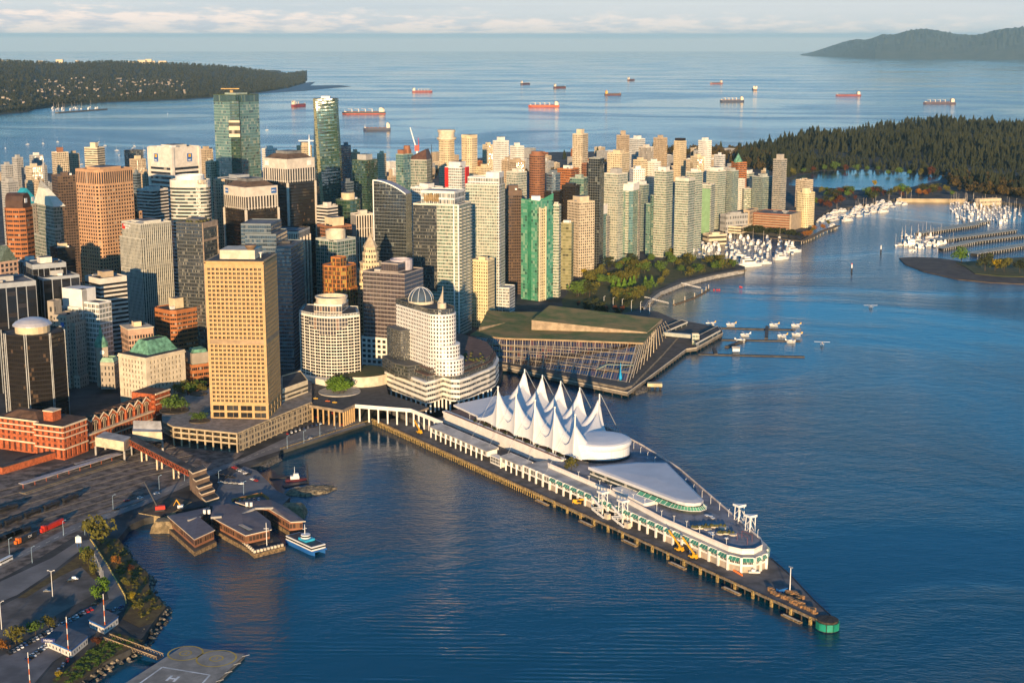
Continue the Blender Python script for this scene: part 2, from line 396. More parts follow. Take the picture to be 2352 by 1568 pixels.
def leafy_t(seed, n=90, flat=.75, size=.17, lobes=6):
    """broadleaf crown: leaf sprays on the skins of several lobes, open between them"""
    rg = np.random.default_rng(seed); V, Fc, tt = [], [], []
    cs = [(rg.normal() * .2, rg.normal() * .2, .62 + .17 * rg.normal(), .19 + .12 * rg.random(), rg.random()) for _ in range(lobes)]
    for i in range(n):
        cx, cy, cz, cr, tone = cs[rg.integers(lobes)]
        d = rg.normal(size=3); d /= np.linalg.norm(d); d[2] = d[2] * flat + .12
        c = np.array((cx, cy, cz)) + d * cr * (.75 + .35 * rg.random()); c[2] = max(.2, min(1.02, c[2]))
        nn = d + rg.normal(size=3) * .45; nn /= np.linalg.norm(nn)
        u = np.cross(nn, rg.normal(size=3)); u /= np.linalg.norm(u) + 1e-9; w = np.cross(nn, u); s_ = size * (.6 + .8 * rg.random())
        b = len(V)
        for a_, b_ in ((-1, -.6), (1, -.5), (.7, .8), (-.8, .6)): V.append(tuple(c + (u * a_ + w * b_) * s_ * .5)); tt.append(tone * .5 + .5 * rg.random())
        Fc.append((b, b + 1, b + 2, b + 3))
    return np.array(V), np.array(Fc), np.array(tt)
def foliage(name, dark, light, rough=.85):
    if name in MATS: return MATS[name]
    m = bpy.data.materials.new(name); m.use_nodes = True; T = NT(m.node_tree); T.n.clear()
    b = T.new('ShaderNodeBsdfPrincipled'); o = T.new('ShaderNodeOutputMaterial'); T.l.new(b.outputs[0], o.inputs[0]); b.inputs['Roughness'].default_value = rough; b.inputs['Specular IOR Level'].default_value = .15
    at = T.new('ShaderNodeAttribute', attribute_name='tint'); oi = T.new('ShaderNodeObjectInfo').outputs['Random']
    f = T.m('ADD', T.m('MULTIPLY', at.outputs['Fac'], .75), T.m('MULTIPLY', oi, .25))
    T.l.new(T.mix(f, dark, light), b.inputs['Base Color']); MATS[name] = m; return m
CONIF = foliage('fir_needles', (.007, .013, .008), (.044, .046, .018))
CT = [conifer_t(k, 4 + k % 3, 6 + k % 4) for k in range(8)]; LT = [leafy_t(k) for k in range(6)]
def inside(pt, poly):
    x, y = pt[0], pt[1]; r = False; j = len(poly) - 1
    for i in range(len(poly)):
        a, b = poly[i], poly[j]
        if (a[1] > y) != (b[1] > y) and x < (b[0] - a[0]) * (y - a[1]) / (b[1] - a[1]) + a[0]: r = not r
        j = i
    return r
def sstep(x, a, b):
    t = max(0, min(1, (x - a) / (b - a))); return t * t * (3 - 2 * t)

# Stanley Park: a wooded hill behind the lagoon
def park_z(x, y): return 5 + 26 * sstep(x, 900, 1500) * sstep(y, 4000, 4900) * (1 - .6 * sstep(y, 5600, 6500))
FRONT = [(1690, 384), (1760, 392), (1815, 408), (1850, 400), (1880, 392), (1985, 388), (2040, 392), (2120, 401), (2168, 406), (2190, 430), (2260, 446), (2360, 452), (2700, 470)]
BACK = [(2700, 300), (2352, 297), (2000, 307), (1850, 320), (1760, 332), (1690, 341)]
forest_poly = pxpoly(FRONT + BACK)
xs = [p.x for p in forest_poly]; ys = [p.y for p in forest_poly]
gm = MB(); NX, NY = 40, 30
def gpt(i, j):
    x = min(xs) + (3500 - min(xs)) * i / NX; y = 3000 + 3600 * j / NY; return (x, y, park_z(x, y) - .4 if inside((x, y), forest_poly) else -6.0)
for i in range(NX):
    for j in range(NY): gm.poly([gpt(i, j), gpt(i + 1, j), gpt(i + 1, j + 1), gpt(i, j + 1)], sm=True)
one(gm, 'park_terrain', mat('forest_floor', (.025, .022, .014), .95, var=.3, scale=.02), None, None, kind='structure')
rg = np.random.default_rng(3); pos, hs, ws, ti = [], [], [], []
while len(pos) < 5200:
    x, y = rg.uniform(min(xs), 2600), rg.uniform(min(ys), max(ys))
    if abs(x) > y * .40 + 60 or not inside((x, y), forest_poly): continue
    h = (rg.uniform(16, 36) + 20 * rg.random() ** 3) * (.8 + .35 * math.sin(x * .006 + y * .004)); pos.append((x, y, park_z(x, y) - 2)); hs.append(h); ws.append(h * rg.uniform(.36, .62)); ti.append(min(1, max(0, rg.beta(1.3, 2.6) * .75 + .3 * math.sin(x * .011 + 2 * math.sin(y * .004)) * math.sin(y * .009))))
tag(scatter('forest', CT, pos, hs, ws, ti, CONIF), 'dense dark conifer forest covering the park hill beyond the lagoon', 'forest', kind='stuff')
# the near fringe of the park: mixed broadleaf cover by the causeway
FR2 = pxpoly([(2175, 432), (2240, 450), (2320, 458), (2700, 480), (2700, 440), (2360, 430), (2230, 415), (2180, 408)])
pos, hs, ws, ti = [], [], [], []
while len(pos) < 240:
    x, y = rg.uniform(900, 1900), rg.uniform(2700, 4200)
    if abs(x) > y * .40 + 60 or not inside((x, y), FR2): continue
    h = rg.uniform(16, 30); pos.append((x, y, 4)); hs.append(h); ws.append(h * rg.uniform(.7, 1.0)); ti.append(rg.random())
tag(scatter('woodland', LT, pos, hs, ws, ti, foliage('mixed_leaves', (.014, .022, .008), (.11, .07, .02))), 'dusky broadleaf wood at the foot of the conifer hill, right edge', 'woodland', kind='stuff')

# ---------------------------------------------------------------- far shores
def hill(name, prof, depth, base_v, m, seed, rows=7, jit=.10, zb=0.0):
    """a ridge whose skyline follows PROF, standing DEPTH metres behind its shore"""
    rg = np.random.default_rng(seed); s = MB(); us = [p[0] for p in prof]; N = 160; grid = []
    for i in range(N + 1):
        u = us[0] + (us[-1] - us[0]) * i / N; vt = np.interp(u, us, [p[1] for p in prof]); vb = np.interp(u, [p[0] for p in base_v], [p[1] for p in base_v])
        a = P(u, vb, zb); b = PY(u, vt, a.y + depth); b.z = max(b.z, 1); rowp = []
        for j in range(rows + 1):
            t = j / rows; k = math.sin(t * math.pi / 2) ** .9; z = a.z + (b.z - a.z) * k * (1 + (jit * rg.normal() * t * (1 - t) * 2 if 0 < j < rows else 0)); rowp.append((a.x + (b.x - a.x) * t, a.y + (b.y - a.y) * t, z))
        c_ = Vector(rowp[-1]); rowp.append((c_.x * 1.25, c_.y * 1.25, -5)); rowp[0] = (rowp[0][0], rowp[0][1], -3); grid.append(rowp)
    for i in range(N):
        for j in range(rows + 1): s.poly([grid[i][j], grid[i + 1][j], grid[i + 1][j + 1], grid[i][j + 1]], sm=True)
    return one(s, name, m, None, None, kind='structure'), grid
MTN = mat('wooded_slope', (.018, .030, .022), .95, var=.3, scale=.0022, c2=(.055, .062, .042), bump=.9, det=8)
BOWEN = [(1838, 127), (1875, 117), (1900, 109), (1930, 99), (1948, 94), (1970, 90), (1985, 92), (2000, 89), (2028, 79), (2052, 81), (2080, 72), (2105, 68), (2130, 67), (2160, 72), (2190, 78), (2220, 81), (2250, 80), (2280, 72), (2310, 66), (2352, 64), (2430, 58), (2560, 66)]
hill('mountain', BOWEN, 5000, [(1838, 128), (1900, 131), (2010, 135), (2352, 137), (2560, 138)], MTN, 4, rows=12, jit=.12)
PG = [(-160, 138), (0, 141), (90, 145), (160, 147), (250, 143), (350, 147), (430, 149), (520, 154), (600, 163), (660, 173), (692, 181), (706, 188)]
PGB = [(-160, 285), (0, 264), (60, 258), (110, 246), (200, 238), (300, 234), (420, 229), (520, 222), (600, 213), (660, 203), (706, 190)]
_, pg = hill('peninsula', PG, 6500, PGB, mat('peninsula_cover', (.020, .028, .018), .95, var=.3, scale=.006, c2=(.05, .05, .03)), 8, rows=8, jit=.05)
sheet('tidal_flat', [(330, 232), (430, 229), (520, 222), (600, 212), (660, 203), (706, 190), (725, 188), (712, 197), (780, 196), (808, 199), (760, 203), (700, 209), (600, 215), (520, 224), (420, 231)], .4, mat('wet_sand', (.085, .07, .06), .5, var=.2, scale=.01))
def pg_pt(fu, ft):
    i = min(159, int(fu * 160)); j = ft * 8; j0 = min(7, int(j)); a = Vector(pg[i][j0]); b = Vector(pg[i][j0 + 1]); q = a.lerp(b, j - j0); w = Vector(pg[i + 1][j0]) - a
    return q + w * (fu * 160 - i)
pos, hs, ws, ti = [], [], [], []
for k in range(7500):
    fu = rg.uniform(.01, .995); ft = rg.random() ** 1.5; q = pg_pt(fu, max(.02, ft * .98)); h = rg.uniform(18, 34) * (1.25 if ft > .8 else 1); pos.append((q.x, q.y, max(q.z, 0) - 2)); hs.append(h); ws.append(h * rg.uniform(.7, 1.3)); ti.append(rg.beta(1.4, 2.4))
tag(scatter('woodland', [conifer_t(k + 20, 2, 6) for k in range(4)] + [(LT[0][0], LT[0][1][:30], LT[0][2])], pos, hs, ws, ti, foliage('distant_leaves', (.012, .020, .012), (.07, .062, .03))), 'tree cover over the long peninsula across the bay', 'woodland', kind='stuff')
# ---------------------------------------------------------------- towers of the city
ST = {}
def style(key, wall, glass, w, h, **k):
    ST[key] = (facade('facade_' + key, wall, glass, w, h, **k), mat('plain_' + key, wall, .75, var=.06))
style('tanpunch', (.50, .29, .16), (.02, .02, .022), .52, .52, pb=.08)
style('tanlong', (.50, .29, .16), (.02, .02, .022), .5, .9, pb=.03)
style('bands', (.66, .60, .52), (.02, .021, .023), 1, .52, pb=.06)
style('whitebands', (.66, .62, .54), (.06, .07, .06), 1, .64, pb=.2, rough=.08, blind=(.6, .55, .45))
style('blackglass', (.018, .014, .012), (.020, .017, .015), .94, .72, pb=.07, blind=(.16, .10, .06), rough=.1, tilt=.012)
style('ribs', (.34, .36, .38), (.014, .014, .016), .91, 1, pb=.10, blind=(.05, .04, .035), rough=.12)
style('fins', (.60, .57, .48), (.07, .075, .065), .52, .94, pb=.25, blind=(.30, .27, .20))
style('darkgrid', (.10, .10, .095), (.045, .05, .045), .90, .72, pb=.22, blind=(.35, .33, .26), mull=2, dark=.3, gspec=.8)
style('curtain', (.32, .33, .30), (.022, .026, .026), .95, .93, pb=.07, blind=(.25, .27, .24), dark=.2, gspec=.7)
style('green', (.30, .37, .31), (.10, .20, .165), .95, .86, pb=.16, blind=(.48, .50, .36), dark=.10, rough=.08, gspec=.8)
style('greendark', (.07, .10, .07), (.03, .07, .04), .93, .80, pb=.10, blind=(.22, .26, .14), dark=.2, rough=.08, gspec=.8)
style('emerald', (.16, .36, .24), (.08, .30, .19), .94, .88, pb=.3, blind=(.34, .52, .36), dark=.16, rough=.1)
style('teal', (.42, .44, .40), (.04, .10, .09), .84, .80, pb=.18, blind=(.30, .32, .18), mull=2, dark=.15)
style('blueglass', (.16, .19, .21), (.04, .06, .075), .94, .68, pb=.15, blind=(.26, .26, .24), dark=.2, gspec=.8)
style('pale', (.64, .60, .50), (.17, .23, .19), .84, .72, pb=.30, blind=(.50, .47, .36), dark=.16, mull=2)
style('palebalc', (.62, .58, .48), (.12, .20, .15), .90, .68, pb=.25, blind=(.42, .42, .32), dark=.22, mull=2)
style('palegrey', (.45, .40, .34), (.12, .14, .125), .84, .66, pb=.28, blind=(.46, .40, .30), dark=.24, mull=2)
style('olive', (.36, .33, .19), (.24, .23, .12), .95, .80, pb=.18, dark=.15, blind=(.42, .38, .22))
style('yellowgrid', (.72, .60, .36), (.16, .15, .09), .58, .56, pb=.3, blind=(.5, .42, .25))
style('cream', (.66, .53, .34), (.07, .065, .055), .52, .50, pb=.22)
style('creamband', (.68, .57, .40), (.08, .07, .055), 1, .46, pb=.15)
style('creambalc', (.64, .52, .36), (.09, .08, .065), .62, .60, pb=.2, dark=.25)
style('tan', (.47, .36, .24), (.07, .06, .05), .46, .55, pb=.2)
style('brown', (.30, .13, .07), (.08, .05, .035), .86, .52, pb=.15, blind=(.30, .16, .08))
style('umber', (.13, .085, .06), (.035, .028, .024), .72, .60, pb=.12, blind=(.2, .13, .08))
style('white', (.80, .75, .66), (.09, .09, .085), .50, .48, pb=.2)
style('stone', (.36, .31, .25), (.05, .05, .05), .34, .55, pb=.2)
style('whitegrid', (.72, .70, .66), (.18, .20, .19), .82, .68, pb=.25, dark=.25, mull=2)
style('brickband', (.40, .145, .05), (.03, .026, .022), .86, .44, pb=.1, mull=3)
style('orange', (.44, .16, .04), (.07, .05, .03), .80, .84, pb=.3, blind=(.60, .42, .10), mull=3, dark=.2)
style('purple', (.33, .28, .25), (.042, .030, .034), .93, .78, pb=.12, blind=(.11, .07, .075), mull=3, gspec=.7)
style('punch', (.72, .68, .60), (.03, .032, .034), .62, .55, pb=.12)
style('pinkstone', (.50, .32, .22), (.035, .03, .03), .62, .60, pb=.12)
style('slots', (.62, .55, .46), (.02, .02, .02), .52, .96, pb=.05)
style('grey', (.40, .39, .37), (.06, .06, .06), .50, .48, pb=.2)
style('mixed', (.42, .40, .33), (.12, .17, .13), .86, .74, pb=.2, dark=.2, mull=2)

def footprint(ul, uc, ur, vt, Y, r=1.0, th=None):
    y = vt - 784.0; fw = F * cp - y * sp; k = lambda u: (u - 1176) / fw
    Cx = k(uc) * Y; kl, kr = k(ul), k(ur)
    def ab(t):
        d = math.sin(t) - kr * math.cos(t)
        return (Cx - kl * Y) / (math.cos(t) + kl * math.sin(t)), (kr * Y - Cx) / max(d, 1e-3)
    if th is None:
        lo, hi = rad(4), rad(86)
        for _ in range(40):
            t = (lo + hi) / 2; a, b = ab(t)
            if b / max(a, 1e-3) > r or math.sin(t) - kr * math.cos(t) < .02: lo = t
            else: hi = t
        th = (lo + hi) / 2
    else: th = rad(th)
    a, b = ab(th)
    return Vector((Cx, Y)), Vector((-math.cos(th), math.sin(th))), Vector((math.sin(th), math.cos(th))), a, b
def ztop(vt, Y): return PY(1176, vt, Y).z
def ring_area(q): return sum(q[i][0] * q[(i + 1) % len(q)][1] - q[(i + 1) % len(q)][0] * q[i][1] for i in range(len(q)))
def inset(q, d):
    """offset a convex ring inward"""
    c = (sum(p[0] for p in q) / len(q), sum(p[1] for p in q) / len(q)); R_ = sum(math.hypot(p[0] - c[0], p[1] - c[1]) for p in q) / len(q); f = max(.2, 1 - d / R_)
    return [(c[0] + (p[0] - c[0]) * f, c[1] + (p[1] - c[1]) * f) for p in q]
def wallring(mb, q, z0, z1, bay, fl, band=1.4, ms=0, mp=1, vs=None):
    if ring_area(q) < 0: q = q[::-1]
    zt = z1 - band; nf = max(1, round((zt - z0) / fl)); per = 0.0
    small = sum(math.dist(q[i], q[(i + 1) % len(q)]) for i in range(len(q))) / len(q) < bay * 1.2
    for i in range(len(q)):
        a, b = q[i], q[(i + 1) % len(q)]; L = math.dist(a, b)
        if L < .05: continue
        if small: u0, u1 = per / bay, (per + L) / bay; per += L
        else: u0 = i * 37.0; u1 = u0 + max(1, round(L / bay))
        u0 += .001; u1 += .001
        mb.poly([(a[0], a[1], z0), (b[0], b[1], z0), (b[0], b[1], zt), (a[0], a[1], zt)], ms, [(u0, (zt - z0) / fl), (u1, (zt - z0) / fl), (u1, .002), (u0, .002)])
        if band > 0: mb.poly([(a[0], a[1], zt), (b[0], b[1], zt), (b[0], b[1], z1), (a[0], a[1], z1)], mp)
def roofed(t, q, z0, z1, st, bay, fl, band=1.4, rm=None, name='wall', par=1.1, rname='roof'):
    s = MB(); wallring(s, q, z0, z1, bay, fl, band); qi = inset(q, .6)
    if ring_area(q) < 0: q, qi = q[::-1], qi[::-1]
    n = len(q)
    for i in range(n):
        a, b, c_, d = q[i], q[(i + 1) % n], qi[(i + 1) % n], qi[i]
        s.poly([(a[0], a[1], z1), (b[0], b[1], z1), (c_[0], c_[1], z1), (d[0], d[1], z1)], 1)
        s.poly([(d[0], d[1], z1), (c_[0], c_[1], z1), (c_[0], c_[1], z1 - par), (d[0], d[1], z1 - par)], 1)
    w = s.build(name, ST[st], t)
    s = MB(); s.poly([(p[0], p[1], z1 - par) for p in qi]); s.build(rname, rm or RGREY, t)
    return w
def superell(C, A, B, p, n=24, cut=None):
    q = []
    for k in range(n):
        a = 2 * math.pi * k / n; ca, sa = math.cos(a), math.sin(a)
        x = abs(ca) ** (2 / p) * (1 if ca >= 0 else -1); y = abs(sa) ** (2 / p) * (1 if sa >= 0 else -1)
        v = C + A * x + B * y; q.append((v.x, v.y))
    return q
class B: pass
def tower(label, ul, uc, ur, vt, Y, st, cat='building', name='office_tower', fl=4.0, bay=3.6, band=1.5, pent=(.45, 4.5), r=1.0, th=None, shape='box', z0=0.0, rm=None, group=None, pst=None, steps=(), units=2, pk=2.6):
    C, DL, DR, a, b = footprint(ul, uc, ur, vt, Y, r, th); z = ztop(vt, Y)
    ctr = C + DL * a / 2 + DR * b / 2
    t = thing(name, label, cat, (ctr.x, ctr.y, z0), group=group)
    def loc(x, y): v = C + DL * (a * x) + DR * (b * y); return (v.x, v.y)
    if shape == 'box': q = [loc(0, 0), loc(0, 1), loc(1, 1), loc(1, 0)]
    elif shape == 'cham': c_ = pk if pk < 1 else .22; q = [loc(c_, 0), loc(0, c_), loc(0, 1 - c_), loc(c_, 1), loc(1 - c_, 1), loc(1, 1 - c_), loc(1, c_), loc(1 - c_, 0)]
    elif shape == 'corner': c_ = pk if pk < 1 else .35; q = [loc(c_, 0), loc(c_ * .29, c_ * .29 * 1), loc(0, c_), loc(0, 1), loc(1, 1), loc(1, 0)]
    else: q = superell(ctr, DL * a / 2, DR * b / 2, pk, 24)
    q = q if ring_area(q) > 0 else q[::-1]
    roofed(t, q, z0, z, st, bay, fl, band, rm)
    o = B(); o.t, o.C, o.DL, o.DR, o.a, o.b, o.z, o.loc, o.q, o.ctr, o.z0 = t, C, DL, DR, a, b, z, loc, q, ctr, z0
    for i, (x0, x1, y0, y1, dz) in enumerate(steps):            # lower wings / setbacks in the same frame
        roofed(t, [loc(x0, y0), loc(x0, y1), loc(x1, y1), loc(x1, y0)], z0, z + dz, st, bay, fl, band, rm, 'wing_wall', 1.0, 'wing_roof')
    if pent:
        f, h = pent; m0 = (1 - f) / 2; q2 = [loc(m0, m0), loc(m0, 1 - m0), loc(1 - m0, 1 - m0), loc(1 - m0, m0)] if shape in ('box', 'cham', 'corner') else [(ctr.x + (p[0] - ctr.x) * f, ctr.y + (p[1] - ctr.y) * f) for p in q]
        s = MB(); s.prism(q2, z - 1.0, z + h, 0, 1); s.build('penthouse', [ST[pst or st][1], RGREY], t)
    rr = random.Random(int(ul * 7 + vt))
    for k in range(units):
        x, y = rr.uniform(.1, .85), rr.uniform(.1, .85); p = loc(x, y); s = MB(); w_ = min(a, b) * rr.uniform(.08, .16); s.box((p[0], p[1], z - 1.05), (w_, w_ * rr.uniform(.6, 1.4), rr.uniform(1.6, 3.2)), 0, math.atan2(DR.y, DR.x)); s.build('roof_unit', rr.choice([STEEL, CONC, WHITE, DARK]), t)
    return o
def word(t, text, p, xdir, size, m, up=Vector((0, 0, 1)), depth=.15, name='lettering', bold=0.0):
    """raised lettering: text standing on a wall, reading along xdir"""
    cu = bpy.data.curves.new(name, 'FONT'); cu.body = text; cu.size = size; cu.extrude = depth; cu.align_x = 'CENTER'; cu.align_y = 'CENTER'; cu.offset = bold
    tmp = bpy.data.objects.new('lettering_curve', cu); dg = bpy.context.evaluated_depsgraph_get(); col.objects.link(tmp); dg.update()
    me = bpy.data.meshes.new_from_object(tmp.evaluated_get(dg)); bpy.data.objects.remove(tmp); bpy.data.curves.remove(cu)
    x = Vector(xdir).normalized(); z = x.cross(up).normalized(); y = z.cross(x)
    off = parent_world(t) if t is not None else Vector((0, 0, 0))
    for v in me.vertices: v.co = Vector(p) + x * v.co.x + y * v.co.y + z * v.co.z - off
    me.materials.clear(); me.materials.append(m); o = bpy.data.objects.new(name, me); col.objects.link(o); o.parent = t
    return o
def sign(o, face, f, z, w, h, m, name='sign_panel', out=.35):
    """flat sign box on the left ('L') or right ('R') face at fraction f"""
    if face == 'L': p = o.C + o.DL * (o.a * f) - o.DR * out; d = -o.DL
    else: p = o.C + o.DR * (o.b * f) - o.DL * out; d = o.DR
    s = MB(); x = Vector((d.x, d.y, 0)); s.box((p.x, p.y, z - h / 2), (w, .4, h), 0, math.atan2(x.y, x.x)); s.build(name, m, o.t)
    n = Vector((d.y, -d.x, 0)); return Vector((p.x, p.y, z)) + n * .3, x
HK = dict(name='apartment_tower', cat='apartment tower')
# --- west: behind the station
o = tower('pinkish tan tower with square punched windows and a stepped right side', 173, 224, 304, 391, 1700, 'tanpunch', bay=4.1, fl=4.35, band=18.5, pent=(.6, 2), shape='corner', pk=.16, r=1.25, units=5)
s = MB(); wallring(s, [(p[0] + (p[0] - o.ctr.x) * .004, p[1] + (p[1] - o.ctr.y) * .004) for p in o.q], o.z - 17.5, o.z - 2.5, 3.2, 15, 0); s.build('window_band', ST['tanlong'], o.t)
for k, (dz, du) in enumerate(((-17, .12), (-35, .26), (-55, .39))): roofed(o.t, [o.loc(.25, .99), o.loc(.25, 1 + du), o.loc(.95, 1 + du), o.loc(.95, .99)], 0, o.z + dz, 'tanpunch', 4.1, 4.35, 1.5, None, 'wing_wall', 1.0, 'wing_roof')
o = tower('pale tower of close vertical fins with a red and white bank sign', 279, 323, 393, 514, 1600, 'fins', bay=2.6, fl=3.9, band=1.2, pent=(.6, 1.6), rm=RLIGHT)
roofed(o.t, [o.loc(-.02, -.04), o.loc(-.02, .1), o.loc(1.08, .1), o.loc(1.08, -.04)], 0, o.z - 17, 'fins', 2.6, 3.9, .6, None, 'wing_wall', 1, 'wing_roof')
roofed(o.t, [o.loc(-.05, -.06), o.loc(-.05, .1), o.loc(1.02, .1), o.loc(1.02, -.06)], 0, o.z - 52, 'fins', 2.6, 3.9, .6, None, 'wing_wall', 1, 'wing_roof')
p, x = sign(o, 'L', .88, o.z - 5.5, 5.5, 5.8, RED)
word(o.t, 'NATIONAL\nBANK', p + x * 7.8, x, 2.9, WHITE, bold=.05)
o = tower('rounded office tower of white bands and glass with a pale crown', 384, 474, 488, 414, 1700, 'whitebands', fl=4.1, bay=3, band=8.5, pent=(.7, 2.5), shape='round', pk=3.2, r=.7, rm=RLIGHT)
word(o.t, 'UBS', PY(464, 419, o.C.y - 3), (1, .15, 0), 6.5, mat('tan_letters', (.45, .34, .2)), depth=.4)
s = MB(); s.lathe((o.ctr.x, o.ctr.y, o.z), [(17, 0), (17, 5), (16, 5), (16, 0)], 24); s.build('roof_screen', WHITE, o.t)
o = tower('slim dark glass tower with planted roof and pale framed side', 404, 463, 500, 512, 1520, 'darkgrid', fl=3.8, bay=3.2, band=1, pent=(.5, 3))
s = MB()
for f in (.04, .96): p = o.loc(-.008, f); s.box((p[0], p[1], 0), (1.2, 1.2, o.z), 0, math.atan2(o.DR.y, o.DR.x))
s.beam((*o.loc(-.008, .04), o.z), (*o.loc(-.008, .96), o.z), 1.2, 6, 0); s.beam((*o.loc(-.008, .04), o.z - 18), (*o.loc(-.008, .96), o.z - 18), 1.0, 2.5, 0); s.build('frame', mat('bronze_frame', (.36, .27, .2)), o.t)
for k in range(14): p = o.loc(.15 + .7 * rnd.random(), .1 + .8 * rnd.random()); s = MB(); s.lathe((*p, o.z - 1), [(0.1, 0), (2.0, .7), (1.7, 2), (0, 2.9)], 7); s.build('shrub', GRASS, o.t)
def crowned(label, ul, uc, ur, vt, Y, hb, **k):
    """black glass tower in a pale frame: slotted top storey, four pale corner posts, hipped brown roof"""
    o = tower(label, ul, uc, ur, vt, Y, 'blackglass', band=hb, pent=None, units=0, fl=4.0, bay=1.9, **k)
    q = [o.loc(0, 0), o.loc(0, 1), o.loc(1, 1), o.loc(1, 0)]; m = ST['slots']
    s = MB(); q2 = [(o.ctr.x + (p[0] - o.ctr.x) * 1.008, o.ctr.y + (p[1] - o.ctr.y) * 1.008) for p in q]; wallring(s, q2, o.z - hb, o.z, 4.2, hb * .52, hb * .42)
    for p in q2: s.box((p[0], p[1], 0), (2.4, 2.4, o.z - hb), 1, math.atan2(o.DR.y, o.DR.x))
    s.prism(q2, o.z - .2, o.z, 1); s.build('frame', m, o.t)
    s = MB(); q3 = inset(q2, 3.5); q4 = inset(q2, 14)
    for i in range(4):
        a_, b_, c_, d_ = q3[i], q3[(i + 1) % 4], q4[(i + 1) % 4], q4[i]; s.poly([(*a_, o.z + .1), (*b_, o.z + .1), (*c_, o.z + 5.5), (*d_, o.z + 5.5)])
    s.poly([(*p, o.z + 5.5) for p in q4]); s.build('hipped_roof', mat('brown_roof', (.13, .085, .055), var=.15), o.t)
    s = MB(); s.prism(inset(q4, 3), o.z + 5, o.z + 9); s.build('penthouse', RGREY, o.t)
    return o
BK = mat('white_letters', (.85, .83, .8), .5, var=.02)
o = crowned('shorter black tower with pale slotted crown and blue bank signs', 514, 563, 637, 431, 1720, 27)
p, x = sign(o, 'R', .88, o.z - 6, 7.5, 6.5, BLUE); word(o.t, 'BMO', p - x * .6, x, 2.6, BK); s = MB(); s.lathe(tuple(p + x * 2.6), [(1, 0), (1, .3)], 8); s.build('sign_roundel', RED, o.t)
p, x = sign(o, 'L', .85, o.z - 6, 6, 6, BLUE); word(o.t, 'BMO', p, x, 2.3, BK)
o = crowned('tall black tower with pale slotted crown and brown hipped roof', 604, 659, 722, 366, 1840, 30)
for f, sd in ((.84, 'L'), (.8, 'R')): sign(o, sd, f, o.z - 6.5, 7, 6, WHITE)
o = tower('beige banded tower with two blue lion signs on its blank crown', 341, 394, 458, 339, 1950, 'bands', fl=6.4, bay=6, band=26, pent=(.5, 2), rm=RDARK, units=4)
s = MB()
for x_, y_ in ((0, 0), (1, 0), (0, 1)): p = o.loc(x_ * .97 + .012, y_ * .97 + .012); s.box((p[0], p[1], 0), (4.2, 4.2, o.z - 1), 0, math.atan2(o.DR.y, o.DR.x))
s.build('corner_pier', ST['bands'][1], o.t)
for f, sd in ((.68, 'L'), (.62, 'R')):
    p, x = sign(o, sd, f, o.z - 15, 8, 11, BLUE); n_ = Vector((x.y, -x.x, 0)); s = MB(); s.box(tuple(p - Vector((0, 0, -.5)) + n_ * .0), (4, .5, 4.2), 0, math.atan2(x.y, x.x)); s.build('sign_emblem', YELLOW, o.t); word(o.t, 'RBC', p - Vector((0, 0, 3.4)) + n_ * .1, x, 3, BK)
tower('slim brown tower of small windows beside the shorter black tower', 489, 495, 516, 412, 1800, 'tan', bay=2.6, fl=3.9, pent=None)
o = tower('grey hotel slab with dark glazed end behind the pink tower', 314, 351, 386, 436, 1850, 'bands', fl=4.2, pent=(.5, 3)); word(o.t, 'HYATT', Vector((*o.loc(-.02, .45), o.z - 6)), o.DR.to_3d(), 4, mat('faint_letters', (.2, .18, .16)))
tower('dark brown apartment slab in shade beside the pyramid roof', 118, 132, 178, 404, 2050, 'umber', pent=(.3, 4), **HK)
# pyramid roofed tower
o = tower('stepped stone and glass tower under a pale glazed pyramid', 85, 122, 143, 474, 1720, 'mixed', fl=4.2, bay=3.4, pent=None, units=0, th=50, steps=((-.1, .5, -.12, .5, -26), (-.25, .35, -.1, .8, -48), (.4, 1.2, -.22, .4, -38)))
ap = PY(93, 412, o.ctr.y); s = MB(); q = [o.loc(-.15, -.15), o.loc(-.15, 1.1), o.loc(1.1, 1.1), o.loc(1.1, -.15)]
for i in range(4):
    a_, b_ = q[i], q[(i + 1) % 4]; m1 = [Vector((*p, o.z)).lerp(ap, .66) for p in (a_, b_)]; s.poly([(*a_, o.z), (*b_, o.z), m1[1], m1[0]], 0); s.poly([m1[0], m1[1], ap], 1)
s.build('pyramid_roof', [mat('pale_glazing', (.74, .73, .60), .6, var=.06), mat('grey_glazing', (.42, .41, .37), .6, var=.25, scale=1)], o.t)
s = MB(); s.tube(ap - Vector((0, 0, 3)), ap + Vector((0, 0, 9)), .4, .15); s.build('mast', STEEL, o.t)
o = tower('turquoise roofed hotel block left of the glazed pyramid', 22, 52, 92, 470, 1780, 'stone', pent=None, units=0)
s = MB(); zr = ztop(432, o.ctr.y); q = [o.loc(0, 0), o.loc(0, 1), o.loc(1, 1), o.loc(1, 0)]; r1, r2 = o.loc(.75, .5), o.loc(.25, .5)
s.poly([(*q[0], o.z), (*q[1], o.z), (*r2, zr)]); s.poly([(*q[1], o.z), (*q[2], o.z), (*r1, zr), (*r2, zr)]); s.poly([(*q[2], o.z), (*q[3], o.z), (*r1, zr)]); s.poly([(*q[3], o.z), (*q[0], o.z), (*r2, zr), (*r1, zr)])
s.build('turquoise_roof', mat('turquoise_tiles', (.03, .30, .38), .5, var=.1), o.t)
o = tower('orange banded brick office with dark barrel vaulted top', 4, 52, 80, 479, 1600, 'brickband', fl=5.2, bay=7, shape='cham', pk=.2, pent=None, units=0)
s = MB(); C3 = Vector((*o.loc(.5, .5), o.z - 1)); d = o.DL; n_ = o.DR
prof = [(-.33, 0), (-.33, 9), (-.27, 14), (-.12, 17), (.12, 17), (.27, 14), (.33, 9), (.33, 0)]
